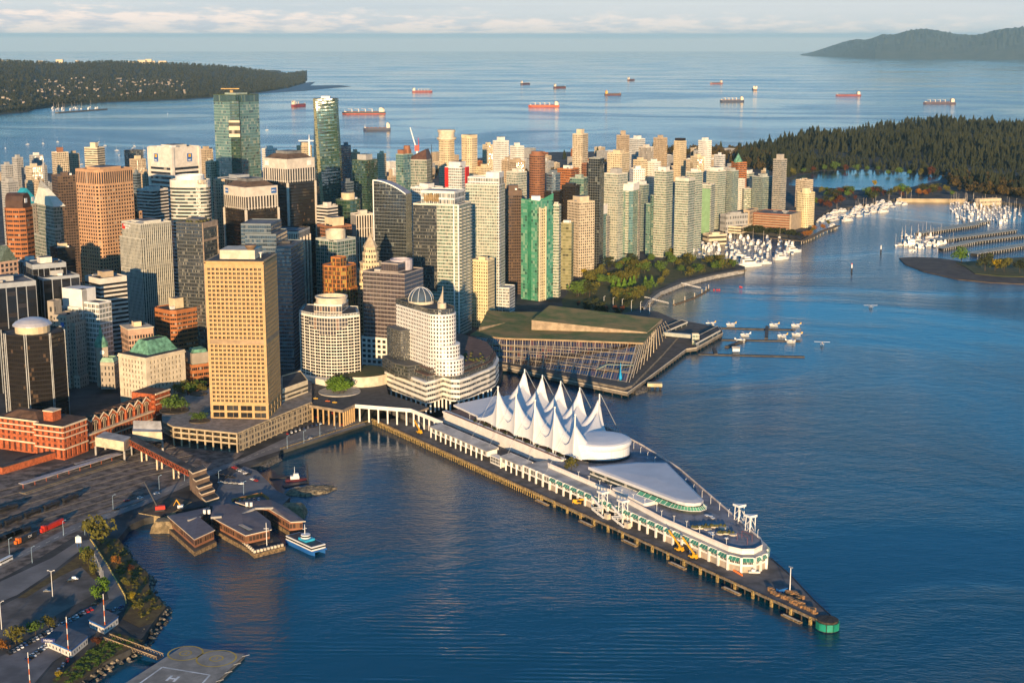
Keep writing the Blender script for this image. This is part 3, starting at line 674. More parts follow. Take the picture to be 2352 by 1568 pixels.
rings = [[tuple(C3 + (n_ * (o.b * px_) + d * (o.a * e)).to_3d() + Vector((0, 0, h_))) for px_, h_ in prof] for e in (-.42, .42)]
s.loft(rings, 0); s.build('barrel_roof', mat('brown_metal', (.09, .05, .035), .5, .2), o.t)
for f in (.2, .8): s = MB(); p = Vector((*o.loc(-.06 + f * .0, f), o.z + 6)); s.box(tuple(p), (5, .6, 5), 0, math.atan2(o.DR.y, o.DR.x)); s.build('roof_sign', WHITE, o.t)
tower('blue black block with white window bands beneath the pyramid tower', 41, 62, 96, 600, 1520, 'ribs', fl=6, bay=5, pent=(.4, 4), pst='punch')
o = tower('dark glass block with a broad white cornice roof', 54, 74, 152, 608, 1450, 'ribs', fl=5, bay=6, band=5, pst='punch', pent=(.35, 5))
tower('black office block with white ribs cut by the left edge', -62, -34, 83, 654, 1375, 'ribs', bay=9, fl=4.2, band=5, pent=(.3, 4), pst='grey')
o = tower('black office block with white ribs behind the stone tower', 70, 98, 183, 638, 1440, 'ribs', bay=9, fl=4.2, band=3, pent=(.35, 4.5), pst='grey')
tower('white banded office block with brown roof house', 195, 229, 291, 640, 1475, 'bands', fl=4.6, bay=4, band=5, pent=(.38, 5), pst='tan')
tower('small black restaurant block with smoking roof vent', 115, 130, 172, 570, 1600, 'blackglass', pent=(.4, 4), band=4, pst='cream')
o = tower('pink stone block with glazed gable roof at left edge', -30, 0, 40, 602, 1430, 'pinkstone', fl=5, bay=5, pent=None, units=0)
s = MB(); q = [o.loc(0, 0), o.loc(0, 1), o.loc(1, 1), o.loc(1, 0)]; r1, r2 = (*o.loc(0, .5), o.z + 15), (*o.loc(1, .5), o.z + 15); qq = [(*p, o.z) for p in q]
s.poly([qq[0], qq[1], r1]); s.poly([qq[1], qq[2], r2, r1]); s.poly([qq[2], qq[3], r2]); s.poly([qq[3], qq[0], r1, r2]); s.build('gable_roof', mat('green_glazing', (.12, .15, .11), .2, var=.3, scale=.8), o.t)
# --- the two tall glass towers
o = tower('tallest green glass tower with a cream panel high on its notched front', 490, 541, 594, 219, 2280, 'green', fl=4.4, bay=3.2, band=11, pent=(.5, 3), units=3, r=1.1, rm=RDARK)
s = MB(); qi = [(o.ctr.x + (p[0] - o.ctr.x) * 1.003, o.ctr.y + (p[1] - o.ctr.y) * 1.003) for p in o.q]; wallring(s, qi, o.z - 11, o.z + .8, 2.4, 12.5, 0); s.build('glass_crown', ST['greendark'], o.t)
def panel(o, u0, u1, v0, v1, st, d=1.2, name='bay_wall', bay=3.4, fl=4.2):
    """a projecting bay over the near corner, between two pixel columns"""
    n = (-(o.DL + o.DR)).normalized(); y = o.C.y - d; a_, b_ = PY(u0, v0, y), PY(u1, v0, y); z1, z0_ = PY(u0, v0, y).z, PY(u0, v1, y).z
    q = [(a_.x, a_.y), (b_.x, b_.y), (b_.x, b_.y + 9), (a_.x, a_.y + 9)]; s = MB(); wallring(s, q, z0_, z1, bay, fl, 0); s.poly([(*p, z1) for p in q], 1); s.build(name, ST[st], o.t)
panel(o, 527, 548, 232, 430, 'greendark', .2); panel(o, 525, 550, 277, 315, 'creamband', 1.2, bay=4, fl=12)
s = MB(); p = PY(532, 203, o.ctr.y); s.box((p.x, p.y, o.z), (5, 5, p.z - o.z - 3)); s.beam((p.x - 17, p.y, p.z), (p.x + 12, p.y, p.z), 1.2, 1.5); s.build('roof_crane', mat('crane_ochre', (.45, .30, .12)), o.t)
# twisting tower
ctr = PY(753, 400, 2300); zt = ztop(226, 2300); t = thing('office_tower', 'dark green glass tower that twists as it rises, gold stripe down its front', 'building', (ctr.x, ctr.y, 0))
s = MB(); N = 48; base = 20.5
def tw(z):
    f = max(0, z / zt); a = rad(45 - 42 * f); rr = base * (1.0 + .04 * math.sin(f * 3)); q = []
    for k in range(4):
        for e in (-.85, .85): b = a + math.pi / 2 * k + e * math.pi / 4 * 1.0; q.append((ctr.x + rr * 1.18 * math.cos(b), ctr.y + rr * 1.18 * math.sin(b)))
    return q
for i in range(N):
    z_0, z_1 = zt * i / N, zt * (i + 1) / N; A, Bq = tw(z_0), tw(z_1); nfl = zt / 3.9
    for k in range(8):
        j = (k + 1) % 8; nb = 9 if k % 2 == 0 else 3; mi = 1 if (k == 5) else 0
        s.poly([(*A[k], z_0), (*A[j], z_0), (*Bq[j], z_1), (*Bq[k], z_1)], mi, [(k * 20 + .001, .01 + nfl * (N - i) / N), (k * 20 + nb + .001, .01 + nfl * (N - i) / N), (k * 20 + nb + .001, .01 + nfl * (N - i - 1) / N), (k * 20 + .001, .01 + nfl * (N - i - 1) / N)])
s.poly([(*p, zt) for p in tw(zt)], 2); s.build('wall', [ST['greendark'][0], ST['olive'][0], RGREY], t)
s = MB(); s.box((ctr.x, ctr.y, zt), (14, 10, 3.5)); s.build('penthouse', WHITE, t)
# --- centre
o = tower('pale framed office block with dark glass between white columns', 590, 682, 711, 532, 1600, 'blackglass', fl=4, bay=2.4, band=9, pent=None, units=3)
s = MB()
for i in range(7): p = o.loc(i / 6, -.012); s.box((p[0], p[1], 0), (1.8, 1.8, o.z - 8), 1, math.atan2(o.DR.y, o.DR.x))
for i in range(1, 5): p = o.loc(-.012, i / 4); s.box((p[0], p[1], 0), (1.8, 1.8, o.z - 8), 1, math.atan2(o.DR.y, o.DR.x))
q2 = [(o.ctr.x + (p[0] - o.ctr.x) * 1.02, o.ctr.y + (p[1] - o.ctr.y) * 1.02) for p in o.q]; wallring(s, q2, o.z - 9, o.z, 2.1, 6.5, 2.4); s.build('frame', ST['slots'], o.t)
o = tower('blue black glass block stepping down behind the big tan tower', 548, 668, 697, 566, 1480, 'blueglass', fl=4, bay=2.4, pent=None, units=3, steps=((.3, .9, .1, .95, 12), (.42, 1, .2, 1, 22)))
o = tower('teal glass office in a white frame with a round roof drum', 725, 774, 817, 551, 1620, 'teal', fl=4.2, bay=6.5, band=2.5, pent=None, units=2, rm=RLIGHT)
s = MB(); s.lathe((o.ctr.x, o.ctr.y, o.z - 1), [(11.5, 0), (11.5, 10), (10.5, 10), (10.5, 7), (0, 7)], 20); s.build('roof_drum', CREAM, o.t)
word(o.t, 'Canada', Vector((*o.loc(.25, -.02), o.z - 1.2)), -o.DL.to_3d(), 2.4, mat('black_letters', (.03, .03, .03)))
o = tower('orange brick tower with yellow tinted bays and a narrow roof house', 735, 790, 823, 612, 1500, 'orange', fl=4.4, bay=5.5, shape='cham', pk=.16, pent=None, units=3, steps=((.2, .6, .1, .5, 9), (-.06, .3, .3, .8, -24)))
o = tower('purplish glass tower with fine white mullions and stepped roof', 833, 929, 972, 628, 1480, 'purple', fl=4.4, bay=4.2, band=1.2, pent=None, units=3, r=.9, rm=RDARK)
roofed(o.t, [o.loc(.22, .15), o.loc(.22, .62), o.loc(.62, .62), o.loc(.62, .15)], o.z - 2, o.z + 9, 'purple', 3, 9, .6, None, 'upper_wall', .8, 'upper_roof')
s = MB(); p = o.loc(.4, .72); s.lathe((*p, o.z - 1), [(12, 0), (12, 11), (10, 11), (10, 8), (0, 8)], 20); s.build('roof_drum', mat('lilac_panel', (.45, .40, .42)), o.t)
roofed(o.t, [o.loc(-.05, -.045), o.loc(-.05, 1.02), o.loc(1.04, 1.02), o.loc(1.04, -.045)], 0, ztop(779, 1480), 'punch', 6.2, 5.6, 1.5, None, 'podium_wall', 1, 'podium_roof')
tower('cream ribbed office slab left of the curved black glass tower', 805, 818, 860, 492, 1760, 'slots', bay=3.6, fl=16, band=2, pent=(.4, 4), r=1.4)
tower('green glass office with rounded corners under a cream drum', 764, 800, 835, 460, 1850, 'greendark', fl=4.6, bay=4, shape='round', pk=3.2, pent=(.55, 8), pst='cream')
tower('low white office block beside the tall black tower', 727, 752, 776, 474, 1800, 'bands', fl=4, pent=(.4, 4))
tower('brown block with cream roof house behind the orange brick tower', 728, 760, 808, 520, 1700, 'brown', fl=4, pent=(.55, 9), pst='cream')
# curved top glass tower
C, DL, DR, a, b = footprint(858, 932, 946, 470, 1700, th=20); t = thing('office_tower', 'black glass tower whose roof sweeps down in one curve', 'building', (C.x, C.y, 0))
s = MB(); N = 14; zl, zr_ = ztop(413, 1720), ztop(446, 1700)
def cz(f): return zl + (zr_ - zl) * (f ** 1.9)
def lc(x, y): v = C + DL * (a * x) + DR * (b * y); return (v.x, v.y)
fl_ = 4.1
for i in range(N):
    f0, f1 = i / N, (i + 1) / N
    for side, y in ((0, 0.0), (1, 1.0)):
        p0, p1 = lc(1 - f0, y), lc(1 - f1, y); q = [(*p0, 0), (*p1, 0), (*p1, cz(f1)), (*p0, cz(f0))]; uvq = [(i * 1.5 + .001, zl / fl_), (i * 1.5 + 1.501, zl / fl_), (i * 1.5 + 1.501, (zl - cz(f1)) / fl_ + .01), (i * 1.5 + .001, (zl - cz(f0)) / fl_ + .01)]
        s.poly(q if side == 0 else q[::-1], 0, uvq if side == 0 else uvq[::-1])
    s.poly([(*lc(1 - f0, 0), cz(f0)), (*lc(1 - f1, 0), cz(f1)), (*lc(1 - f1, 1), cz(f1)), (*lc(1 - f0, 1), cz(f0))], 1, sm=True)
for x, zz in ((0, zr_), (1, zl)):
    q = [(*lc(x, 0), 0), (*lc(x, 1), 0), (*lc(x, 1), zz), (*lc(x, 0), zz)]; uvq = [(60.001, zz / fl_), (70.001, zz / fl_), (70.001, .01), (60.001, .01)]; s.poly(q if x == 0 else q[::-1], 0, uvq if x == 0 else uvq[::-1])
s.build('wall', [ST['curtain'][0], mat('grey_roof_sheet', (.30, .29, .31), .5)], t)
s = MB()
for i in range(N): s.beam((*lc(1 - i / N, -.015), cz(i / N) + .8), (*lc(1 - (i + 1) / N, -.015), cz((i + 1) / N) + .8), 1.2, 1.4)
s.beam((*lc(1.0, -.015), 0), (*lc(1.0, -.015), zl + .5), 1.2, .4); p = lc(1.0, -.012); s.box((*p, 0), (1.1, 1.1, zl)); s.build('roof_edge', WHITE, t)
# white hotel tower and its tall neighbour
o = tower('pale glass hotel tower with balconies stacked on its right side', 949, 1053, 1082, 470, 1660, 'palebalc', fl=3.9, bay=3.3, band=1.5, pent=None, units=2, rm=DARK, r=.75)
s = MB(); q = [o.loc(.48, -.01), o.loc(.48, .02), o.loc(1.005, .02), o.loc(1.005, -.01)]; wallring(s, q, o.z - 103, o.z - 2, 3.0, 3.9, 0); s.build('bay_wall', ST['darkgrid'], o.t)
roofed(o.t, [o.loc(.12, .12), o.loc(.12, .9), o.loc(.86, .9), o.loc(.86, .12)], o.z - 1, ztop(437, 1680), 'whitegrid', 5, 7, 2, RLIGHT, 'upper_wall', 1, 'upper_roof')
s = MB(); p = Vector((*o.loc(.62, .10), o.z + 6)); 
for k in range(9): s.tube(p + (o.DL * (k * 2.1 - 8)).to_3d() + Vector((0, 0, rnd.uniform(-5, -3))), p + (o.DL * (k * 2.1 - 8)).to_3d() + Vector((0, 0, rnd.uniform(3, 6))), 1.0, .8, 5)
s.build('wall_sculpture', mat('rust_steel', (.30, .20, .09)), o.t)
s = MB()
for k in range(34):
    z_ = o.z - 6 - k * 3.9; 
    if z_ < 20: break
    for y0 in (.08, .38, .68): s.prism([o.loc(-.045, y0), o.loc(-.045, y0 + .24), o.loc(0, y0 + .24), o.loc(0, y0)], z_, z_ + .9, 0)
s.build('balconies', ST['palebalc'][1], o.t)
s = MB()
for f in (.0, .10): 
    p = o.loc(f, -.012); s.box((*p, 0), (1.5, 1.5, o.z), 0, math.atan2(o.DR.y, o.DR.x))
s.build('white_rib', WHITE, o.t)
o = tower('tall white residential tower, brightest beside the pale hotel', 1069, 1146, 1160, 424, 1790, 'pale', fl=3.8, bay=3.2, band=1.2, pent=None, units=0, r=.6)
roofed(o.t, [o.loc(.03, .1), o.loc(.03, .95), o.loc(.95, .95), o.loc(.95, .1)], o.z - 1, ztop(407, 1795), 'whitegrid', 3.4, 5.5, 1, RLIGHT, 'upper_wall', 1, 'upper_roof')
roofed(o.t, [o.loc(.02, .15), o.loc(.02, .9), o.loc(.42, .9), o.loc(.42, .15)], o.z - 1, ztop(396, 1795), 'whitegrid', 9, 12, 5, RLIGHT, 'crown_wall', 1, 'crown_roof')
s = MB(); wallring(s, [o.loc(-.012, -.02), o.loc(-.012, .2), o.loc(.05, .2), o.loc(.05, -.02)], 0, o.z, 4, 3.8, 1); s.build('white_rib', ST['whitegrid'], o.t)
roofed(o.t, [o.loc(-.3, .02), o.loc(-.3, 1), o.loc(.1, 1), o.loc(.1, .02)], 0, ztop(660, 1790), 'whitegrid', 4, 3.8, 1, RLIGHT, 'wing_wall', 1, 'wing_roof')
tower('cream low block at the foot of the tall white residential tower', 1083, 1120, 1136, 598, 1715, 'yellowgrid', fl=4, bay=3, pent=(.4, 3), rm=RLIGHT)
tower('dark brown concrete tower between the white and emerald towers', 1157, 1162, 1199, 437, 1960, 'umber', bay=2.6, fl=4, band=7, pent=(.6, 6))
# --- coal harbour glass towers
o = tower('bright emerald green glass tower with one cream balcony column', 1197, 1238, 1271, 462, 1905, 'emerald', fl=4.0, bay=3.4, band=.6, pent=None, units=1, rm=RLIGHT)
s = MB(); wallring(s, [o.loc(-.03, .0), o.loc(-.03, .42), o.loc(.1, .42), o.loc(.1, .0)], 0, o.z - 10, 4.6, 4.0, 1.2); s.build('balcony_bay', ST['yellowgrid'], o.t)
s = MB(); 
for fr in (.0, .42): s.box((*o.loc(-.045, fr), 0), (1.6, 1.6, o.z - 8), 0, math.atan2(o.DR.y, o.DR.x))
s.build('cream_pier', ST['creamband'][1], o.t)
s = MB(); q = [o.loc(0, 0), o.loc(0, 1), o.loc(.06, 1), o.loc(.06, 0)]
for x0, y0, x1, y1, h0, h1 in ((0, 0, 0, 1, 0, 8), (1, 0, 0, 0, 1.2, .4)):
    a_, b_ = o.loc(x0, y0), o.loc(x1, y1); s.poly([(*a_, o.z), (*b_, o.z), (*b_, o.z + h1), (*a_, o.z + h0)], 0, [(.3, .3)] * 4); a2, b2 = o.loc(x0 + (.02 if x0 == x1 else 0), y0 + (.02 if x0 != x1 else 0)), o.loc(x1 + (.02 if x0 == x1 else 0), y1 + (.02 if x0 != x1 else 0)); s.poly([(*b2, o.z), (*a2, o.z), (*a2, o.z + h0), (*b2, o.z + h1)], 0, [(.3, .3)] * 4)
s.build('glass_crown', mat('emerald_glass', (.07, .30, .18), .15), o.t)
s = MB(); p = o.loc(.5, .4); s.box((*p, o.z - 1), (12, 10, 6)); s.build('penthouse', WHITE, o.t)
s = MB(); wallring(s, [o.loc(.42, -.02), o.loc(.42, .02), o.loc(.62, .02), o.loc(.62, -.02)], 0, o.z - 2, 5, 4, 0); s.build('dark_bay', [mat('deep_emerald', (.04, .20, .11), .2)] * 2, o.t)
tower('narrow white balcony slab joined to the emerald tower', 1268, 1284, 1289, 470, 1932, 'palebalc', bay=3.2, pent=(.5, 3))
tower('olive glass tower with dark square balconies by the park', 1286, 1313, 1318, 512, 2000, 'olive', bay=4.4, fl=4.2, pent=(.5, 3), pst='whitegrid')
tower('cream apartment tower with broad roof house behind the olive tower', 1303, 1330, 1366, 464, 2110, 'creambalc', pent=(.6, 7), **HK)
def slant(o, f0, f1, hh, m):
    """a pale crown wall that climbs to one side"""
    s = MB(); q = o.q; c = o.ctr; n = len(q); xs_ = [p[0] for p in q]; x0, x1 = min(xs_), max(xs_)
    H_ = lambda p: o.z + hh * (f0 + (f1 - f0) * (p[0] - x0) / (x1 - x0))
    for i in range(n):
        a_, b_ = q[i], q[(i + 1) % n]; s.poly([(*a_, o.z - 4), (*b_, o.z - 4), (*b_, H_(b_)), (*a_, H_(a_))]); i1, i2 = inset([a_, b_, (c.x, c.y)], .01)[:2]
    q2 = [(c.x + (p[0] - c.x) * 1.004, c.y + (p[1] - c.y) * 1.004) for p in q]; q3 = [(c.x + (p[0] - c.x) * .97, c.y + (p[1] - c.y) * .97) for p in q]; s = MB()
    for i in range(n):
        a_, b_, j = q2[i], q2[(i + 1) % n], (i + 1) % n; s.poly([(*a_, o.z - 4), (*b_, o.z - 4), (*b_, H_(b_)), (*a_, H_(a_))]); s.poly([(*q3[j], o.z - 1), (*q3[i], o.z - 1), (*q3[i], H_(q3[i])), (*q3[j], H_(q3[j]))]); s.poly([(*a_, H_(a_)), (*b_, H_(b_)), (*q3[j], H_(q3[j])), (*q3[i], H_(q3[i]))])
    s.build('crown_wall', m, o.t)
PANEL = mat('white_panel', (.74, .70, .64), .5, var=.05)
def bay(o, x0, x1, st, top=0, out=.03, side='L', bayw=3.4, fl=4.0):
    s = MB(); q = [o.loc(x0, -out), o.loc(x1, -out), o.loc(x1, .1), o.loc(x0, .1)] if side == 'L' else [o.loc(-out, x0), o.loc(-out, x1), o.loc(.1, x1), o.loc(.1, x0)]
    wallring(s, q, 0, o.z + top, bayw, fl, .8); s.poly([(*p, o.z + top) for p in (q if ring_area(q) > 0 else q[::-1])], 1); s.build('bay_wall', ST[st], o.t)
o = tower('rounded pale green glass tower with a white crown climbing to the right', 1331, 1376, 1400, 488, 2225, 'green', fl=4, bay=3, shape='cham', pk=.2, pent=None, units=1); slant(o, .1, 1, 11, PANEL); bay(o, .78, .99, 'palegrey', -5); bay(o, .22, .36, 'palebalc', -8, .04); bay(o, .7, .98, 'palegrey', -8, .03, 'R')
o = tower('tallest pale green glass tower on the park edge, plain white crown', 1407, 1452, 1471, 433, 2265, 'green', fl=4, bay=3.2, shape='cham', pk=.14, pent=None, units=1); slant(o, .9, 1, 7, PANEL); bay(o, .66, .95, 'palegrey', -5, .03); bay(o, .16, .32, 'palebalc', -5, .03); bay(o, .72, .97, 'palegrey', -6, .03, 'R')
tower('tower in teal shade right behind the white crowned tower', 1461, 1478, 1491, 424, 2385, 'teal', bay=3.4, pent=(.6, 5), pst='whitegrid')  # teal of the shade is put into the facade colour
o = tower('green glass tower with a cream panel of square windows', 1491, 1538, 1554, 450, 2320, 'green', fl=4, bay=3.2, shape='cham', pk=.14, pent=(.6, 11), pst='palegrey', steps=((.9, 1.18, .1, .8, -14),)); bay(o, .48, .76, 'yellowgrid', -13, .05, bayw=4.4); bay(o, .14, .34, 'palebalc', -12, .04); bay(o, .1, .9, 'pale', -6, .03, 'R')
tower('grey brown tower with a curved drum crown behind the marina', 1536, 1553, 1574, 426, 2500, 'palegrey', shape='round', pk=2.6, pent=(.7, 5))
tower('rounded grey brown residential tower above the marina restaurant', 1563, 1588, 1605, 440, 2485, 'palegrey', shape='round', pk=2.8, pent=(.8, 5))
o = tower('tower with a flat pale green glass side and white edges', 1604, 1634, 1643, 424, 2590, 'palebalc', pent=None, units=1); s = MB(); wallring(s, [o.loc(.06, -.02), o.loc(.06, .02), o.loc(.78, .02), o.loc(.78, -.02)], 0, o.z - 8, 30, 12, 0); s.build('glass_wall', [mat('pale_green_glass', (.22, .36, .20), .2, var=.05)] * 2, o.t)
o = tower('white and green balcony tower behind the flat green glass one', 1623, 1649, 1668, 393, 2680, 'palebalc', pent=(.7, 6), fl=4, bay=3, pst='white')
o = tower('white stepped residential block falling away to the right', 1693, 1704, 1712, 411, 2880, 'white', pent=None, units=0, fl=4); 
for u0, u1, v_ in ((1709, 1732, 433), (1731, 1751, 437), (1749, 1769, 446), (1767, 1788, 457)):
    zt_ = ztop(v_, 2875); a_, b_ = PY(u0, v_, 2870), PY(u1, v_, 2885); roofed(o.t, [(a_.x, a_.y), (b_.x, b_.y), (b_.x - 4, b_.y + 22), (a_.x - 4, a_.y + 22)], 0, zt_, 'palebalc', 3.2, 4, 1, RLIGHT, 'wing_wall', 1, 'wing_roof')
tower('pale green tower with white crown behind the stepped white block', 1696, 1720, 1733, 398, 2990, 'palebalc', pent=(.75, 6), pst='white')
tower('slender pale tower near the lagoon, tallest of the right cluster', 1776, 1794, 1808, 366, 2800, 'palegrey', pent=(.55, 9), **HK)
tower('white tower with blue shaded side beside the slender pale tower', 1761, 1786, 1799, 410, 2860, 'whitegrid', pent=(.4, 4), steps=((-.3, .4, -.2, .6, -14),), **HK)
tower('low cream apartment house by the lagoon shore', 1828, 1850, 1868, 414, 3050, 'creambalc', pent=(.3, 3), **HK)
tower('tan hotel tower with scalloped balconies beside the long hotel', 1825, 1853, 1877, 443, 2700, 'yellowgrid', shape='round', pk=3.5, pent=(.45, 8), fl=4.2, bay=3.6, cat='hotel', name='hotel_tower')
o = tower('long brown hotel slab with balcony bands facing the marina', 1730, 1818, 1844, 493, 2660, 'brown', fl=4.6, bay=5, pent=None, units=3, th=30, cat='hotel', name='hotel_slab', band=2)
s = MB()
for k in range(8): z_ = o.z - 5.2 - k * 4.6; s.prism([o.loc(.03, -.045), o.loc(.97, -.045), o.loc(.97, .02), o.loc(.03, .02)], z_, z_ + 1.3)
s.build('balcony_band', ST['tan'][1], o.t); s = MB(); s.prism([o.loc(-.012, -.05), o.loc(.03, -.05), o.loc(.03, 1.01), o.loc(-.012, 1.01)], 0, o.z + .5); s.build('end_wall', ST['tan'][1], o.t)
roofed(o.t, [o.loc(1.0, -.3), o.loc(1.0, .4), o.loc(1.16, .4), o.loc(1.16, -.3)], 0, o.z + 6, 'tan', 8, 8, 2, None, 'tower_wall', 1, 'tower_roof')
roofed(o.t, [o.loc(.98, -1.0), o.loc(.98, -.2), o.loc(1.4, -.2), o.loc(1.4, -1.0)], 0, o.z - 20, 'creamband', 6, 5, 2, None, 'wing_wall', 1, 'wing_roof')
tower('low white community hall with a window strip', 1654, 1668, 1718, 493, 2650, 'grey', fl=10, bay=4, pent=(.5, 3), th=60, r=1)
# --- west end and the skyline on the bay: label, ul, uc, ur, vt, Y, style, extras
BGT = [
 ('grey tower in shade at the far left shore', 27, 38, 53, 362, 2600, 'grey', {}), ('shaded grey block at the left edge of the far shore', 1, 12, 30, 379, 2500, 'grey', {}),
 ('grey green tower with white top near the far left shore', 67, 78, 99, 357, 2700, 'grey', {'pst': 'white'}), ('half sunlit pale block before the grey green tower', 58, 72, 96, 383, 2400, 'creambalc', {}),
 ('plain grey block between the pale block and the trees', 94, 101, 108, 380, 2520, 'grey', {}), ('brown tower with white balcony stacks, left skyline', 118, 130, 157, 350, 2600, 'creambalc', {'pent': (.4, 8), 'pst': 'brown'}),
 ('narrower brown slab just right of the balcony tower', 155, 166, 182, 353, 2660, 'tan', {}), ('sunlit yellow tower with striped left side on the bay shore', 193, 223, 240, 339, 2500, 'creamband', {'pent': (.4, 8), 'r': .8}),
 ('dark tower under construction before the bay', 285, 303, 329, 346, 2700, 'darkgrid', {'pent': None}), ('bright yellow apartment tower before the dark unfinished one', 297, 312, 335, 366, 2300, 'tan', {'pent': (.4, 5), 'pst': 'cream'}),
 ('small brown block right of the bright yellow tower', 321, 332, 345, 396, 2150, 'tan', {}), ('block with plain blue side wall', 304, 314, 323, 398, 2100, 'blueglass', {}),
 ('dusky pink tower right of the lion sign tower', 457, 470, 489, 343, 2500, 'tan', {}), ('low cream block left of the tallest green tower', 471, 484, 497, 371, 2300, 'creambalc', {}),
 ('pale low block among trees at the left shore', 2, 18, 41, 417, 2300, 'grey', {}), ('beige block rising behind the glazed pyramid', 77, 88, 101, 413, 2120, 'tan', {}),
 ('pinkish tower between the two tall glass towers, left', 601, 615, 637, 342, 2700, 'white', {}), ('yellow balcony tower beside the white tower crane', 681, 697, 717, 335, 2700, 'cream', {'pent': (.5, 6)}),
 ('blue glass tower close right of the twisting tower', 783, 792, 806, 334, 2450, 'blueglass', {}), ('tan tower behind the blue glass tower', 804, 813, 827, 350, 2520, 'tan', {}),
 ('green glass apartment tower left of the curved black tower', 809, 842, 867, 368, 2250, 'greendark', {'pent': (.6, 8), 'pst': 'grey', 'bay': 3.2}), ('small isolated yellow tower before the bay', 866, 878, 887, 353, 2900, 'cream', {}),
 ('green glass block with dark red roof deck', 909, 926, 949, 354, 2230, 'green', {'pent': (.8, 6), 'pst': 'brown', 'th': 34}),
 ('round topped cream hotel tower with a drum restaurant', 1003, 1027, 1048, 322, 2500, 'cream', {'shape': 'cham', 'pent': None}), ('cream hotel tower with dark stripe, right of the drum topped one', 1055, 1079, 1101, 316, 2500, 'cream', {'shape': 'cham', 'pent': (.8, 4)}),
 ('cream slab on the skyline, left of the white stepped tower', 1108, 1119, 1134, 333, 2900, 'cream', {}), ('white stepped tower on the centre skyline', 1132, 1149, 1169, 324, 2800, 'white', {'pent': (.5, 7)}),
 ('white twin block at the water, right of the stepped tower', 1171, 1186, 1204, 336, 2850, 'white', {'pent': (.4, 6)}), ('tan block with roof tower before the bay', 884, 897, 911, 406, 2400, 'tan', {'pent': (.3, 12)}),
 ('pale glass block behind the white hotel tower', 943, 985, 1018, 432, 1880, 'whitegrid', {}), ('low cream house block right of the red panelled building', 1095, 1110, 1128, 384, 2500, 'cream', {}),
 ('tan slab left of the round brown tower', 1152, 1166, 1178, 368, 2520, 'tan', {}), ('round red brown tower of the west end', 1210, 1236, 1258, 356, 2400, 'brown', {'shape': 'round', 'pk': 2.6, 'pent': (.75, 5)}),
 ('pale green block below the round brown tower', 1163, 1188, 1210, 395, 2250, 'pale', {}), ('brown banded slab left below the round brown tower', 1168, 1185, 1206, 371, 2420, 'tan', {}),
 ('grey blue glass block right of the round brown tower', 1251, 1272, 1291, 399, 2150, 'blueglass', {'shape': 'cham'}), ('brown banded office with cream end wall', 1280, 1312, 1330, 388, 2350, 'brickband', {'pst': 'white'}),
 ('lime green glass block, half in shade', 1309, 1341, 1352, 409, 2240, 'green', {}), ('black glass podium block, lower one', 1250, 1285, 1294, 439, 2150, 'blackglass', {'pent': (.6, 3)}), ('black glass podium block, upper one', 1290, 1322, 1332, 427, 2170, 'blackglass', {'pent': (.6, 3)}),
 ('dark brown slab behind the dark glass tower', 1336, 1345, 1353, 375, 2300, 'brown', {'pent': None}), ('dark green glass tower with balconies down its right edge', 1352, 1378, 1388, 363, 2200, 'curtain', {'pent': None}),
 ('tall banded tan tower on the centre right skyline', 1315, 1338, 1351, 308, 2900, 'creambalc', {'pent': (.5, 9)}), ('wide cream tower with stepped roof, right of centre', 1395, 1428, 1446, 352, 2600, 'cream', {'pent': (.5, 5)}),
 ('pale block whose foot lies in teal shade', 1388, 1420, 1442, 399, 2260, 'pale', {'pent': (.5, 7), 'pst': 'grey'}), ('brown tower of three shafts on the skyline', 1416, 1432, 1446, 311, 3000, 'tan', {'pent': (.4, 9)}),
 ('white banded tower next to the brown shafts', 1446, 1464, 1482, 319, 3100, 'whitegrid', {'pent': (.5, 6)}), ('tan block with vertical strips in front of the white banded tower', 1467, 1484, 1501, 338, 2850, 'slots', {}),
 ('plain tan brown tower left of the park trees', 1501, 1518, 1533, 317, 2900, 'tan', {'pent': (.4, 5)}), ('tan tower with a dark crown among trees', 1548, 1564, 1577, 324, 2900, 'cream', {'pent': (.85, 5), 'pst': 'blackglass'}),
 ('slender white tower, rightmost on the skyline', 1604, 1619, 1635, 323, 2850, 'white', {'pent': (.5, 5)}), ('small blue and white tower by the park', 1640, 1653, 1666, 356, 2800, 'whitegrid', {'pent': (.3, 4)}),
 ('tan stepped block below the slender white tower', 1586, 1601, 1618, 360, 2750, 'cream', {'steps': ((.6, 1.5, 0, 1, -12),)}), ('white block with blue shaded windows', 1446, 1455, 1482, 388, 2450, 'white', {}),
 ('tan house block right of the wide cream tower', 1454, 1471, 1487, 368, 2650, 'cream', {}), ('white low block with a curved shadow', 1486, 1503, 1518, 372, 2660, 'white', {}),
 ('pale green tower with glass crown, mid right', 1503, 1531, 1547, 393, 2310, 'palebalc', {'pent': (.6, 6), 'pst': 'white'}), ('low white topped green block in front of the mid right towers', 1551, 1582, 1597, 409, 2270, 'palebalc', {'pent': None, 'band': 5}),
 ('green and white tower behind the white topped block', 1576, 1598, 1614, 395, 2420, 'palebalc', {'pst': 'white'}), ('teal shaded slab right of the balcony tower', 1669, 1683, 1697, 392, 2800, 'teal', {}), ('dark teal slab behind the stepped white block', 1728, 1752, 1776, 406, 2850, 'teal', {}),  # the shaded slab has its shade tint in the teal facade colour
 ('yellowish slab behind the slender pale tower', 1748, 1757, 1766, 392, 2900, 'creambalc', {}), ('dark office block under the tallest green tower', 497, 540, 602, 412, 2050, 'ribs', {}), ('blue grey block at the twisting tower foot', 783, 797, 812, 418, 2150, 'blueglass', {}),
]
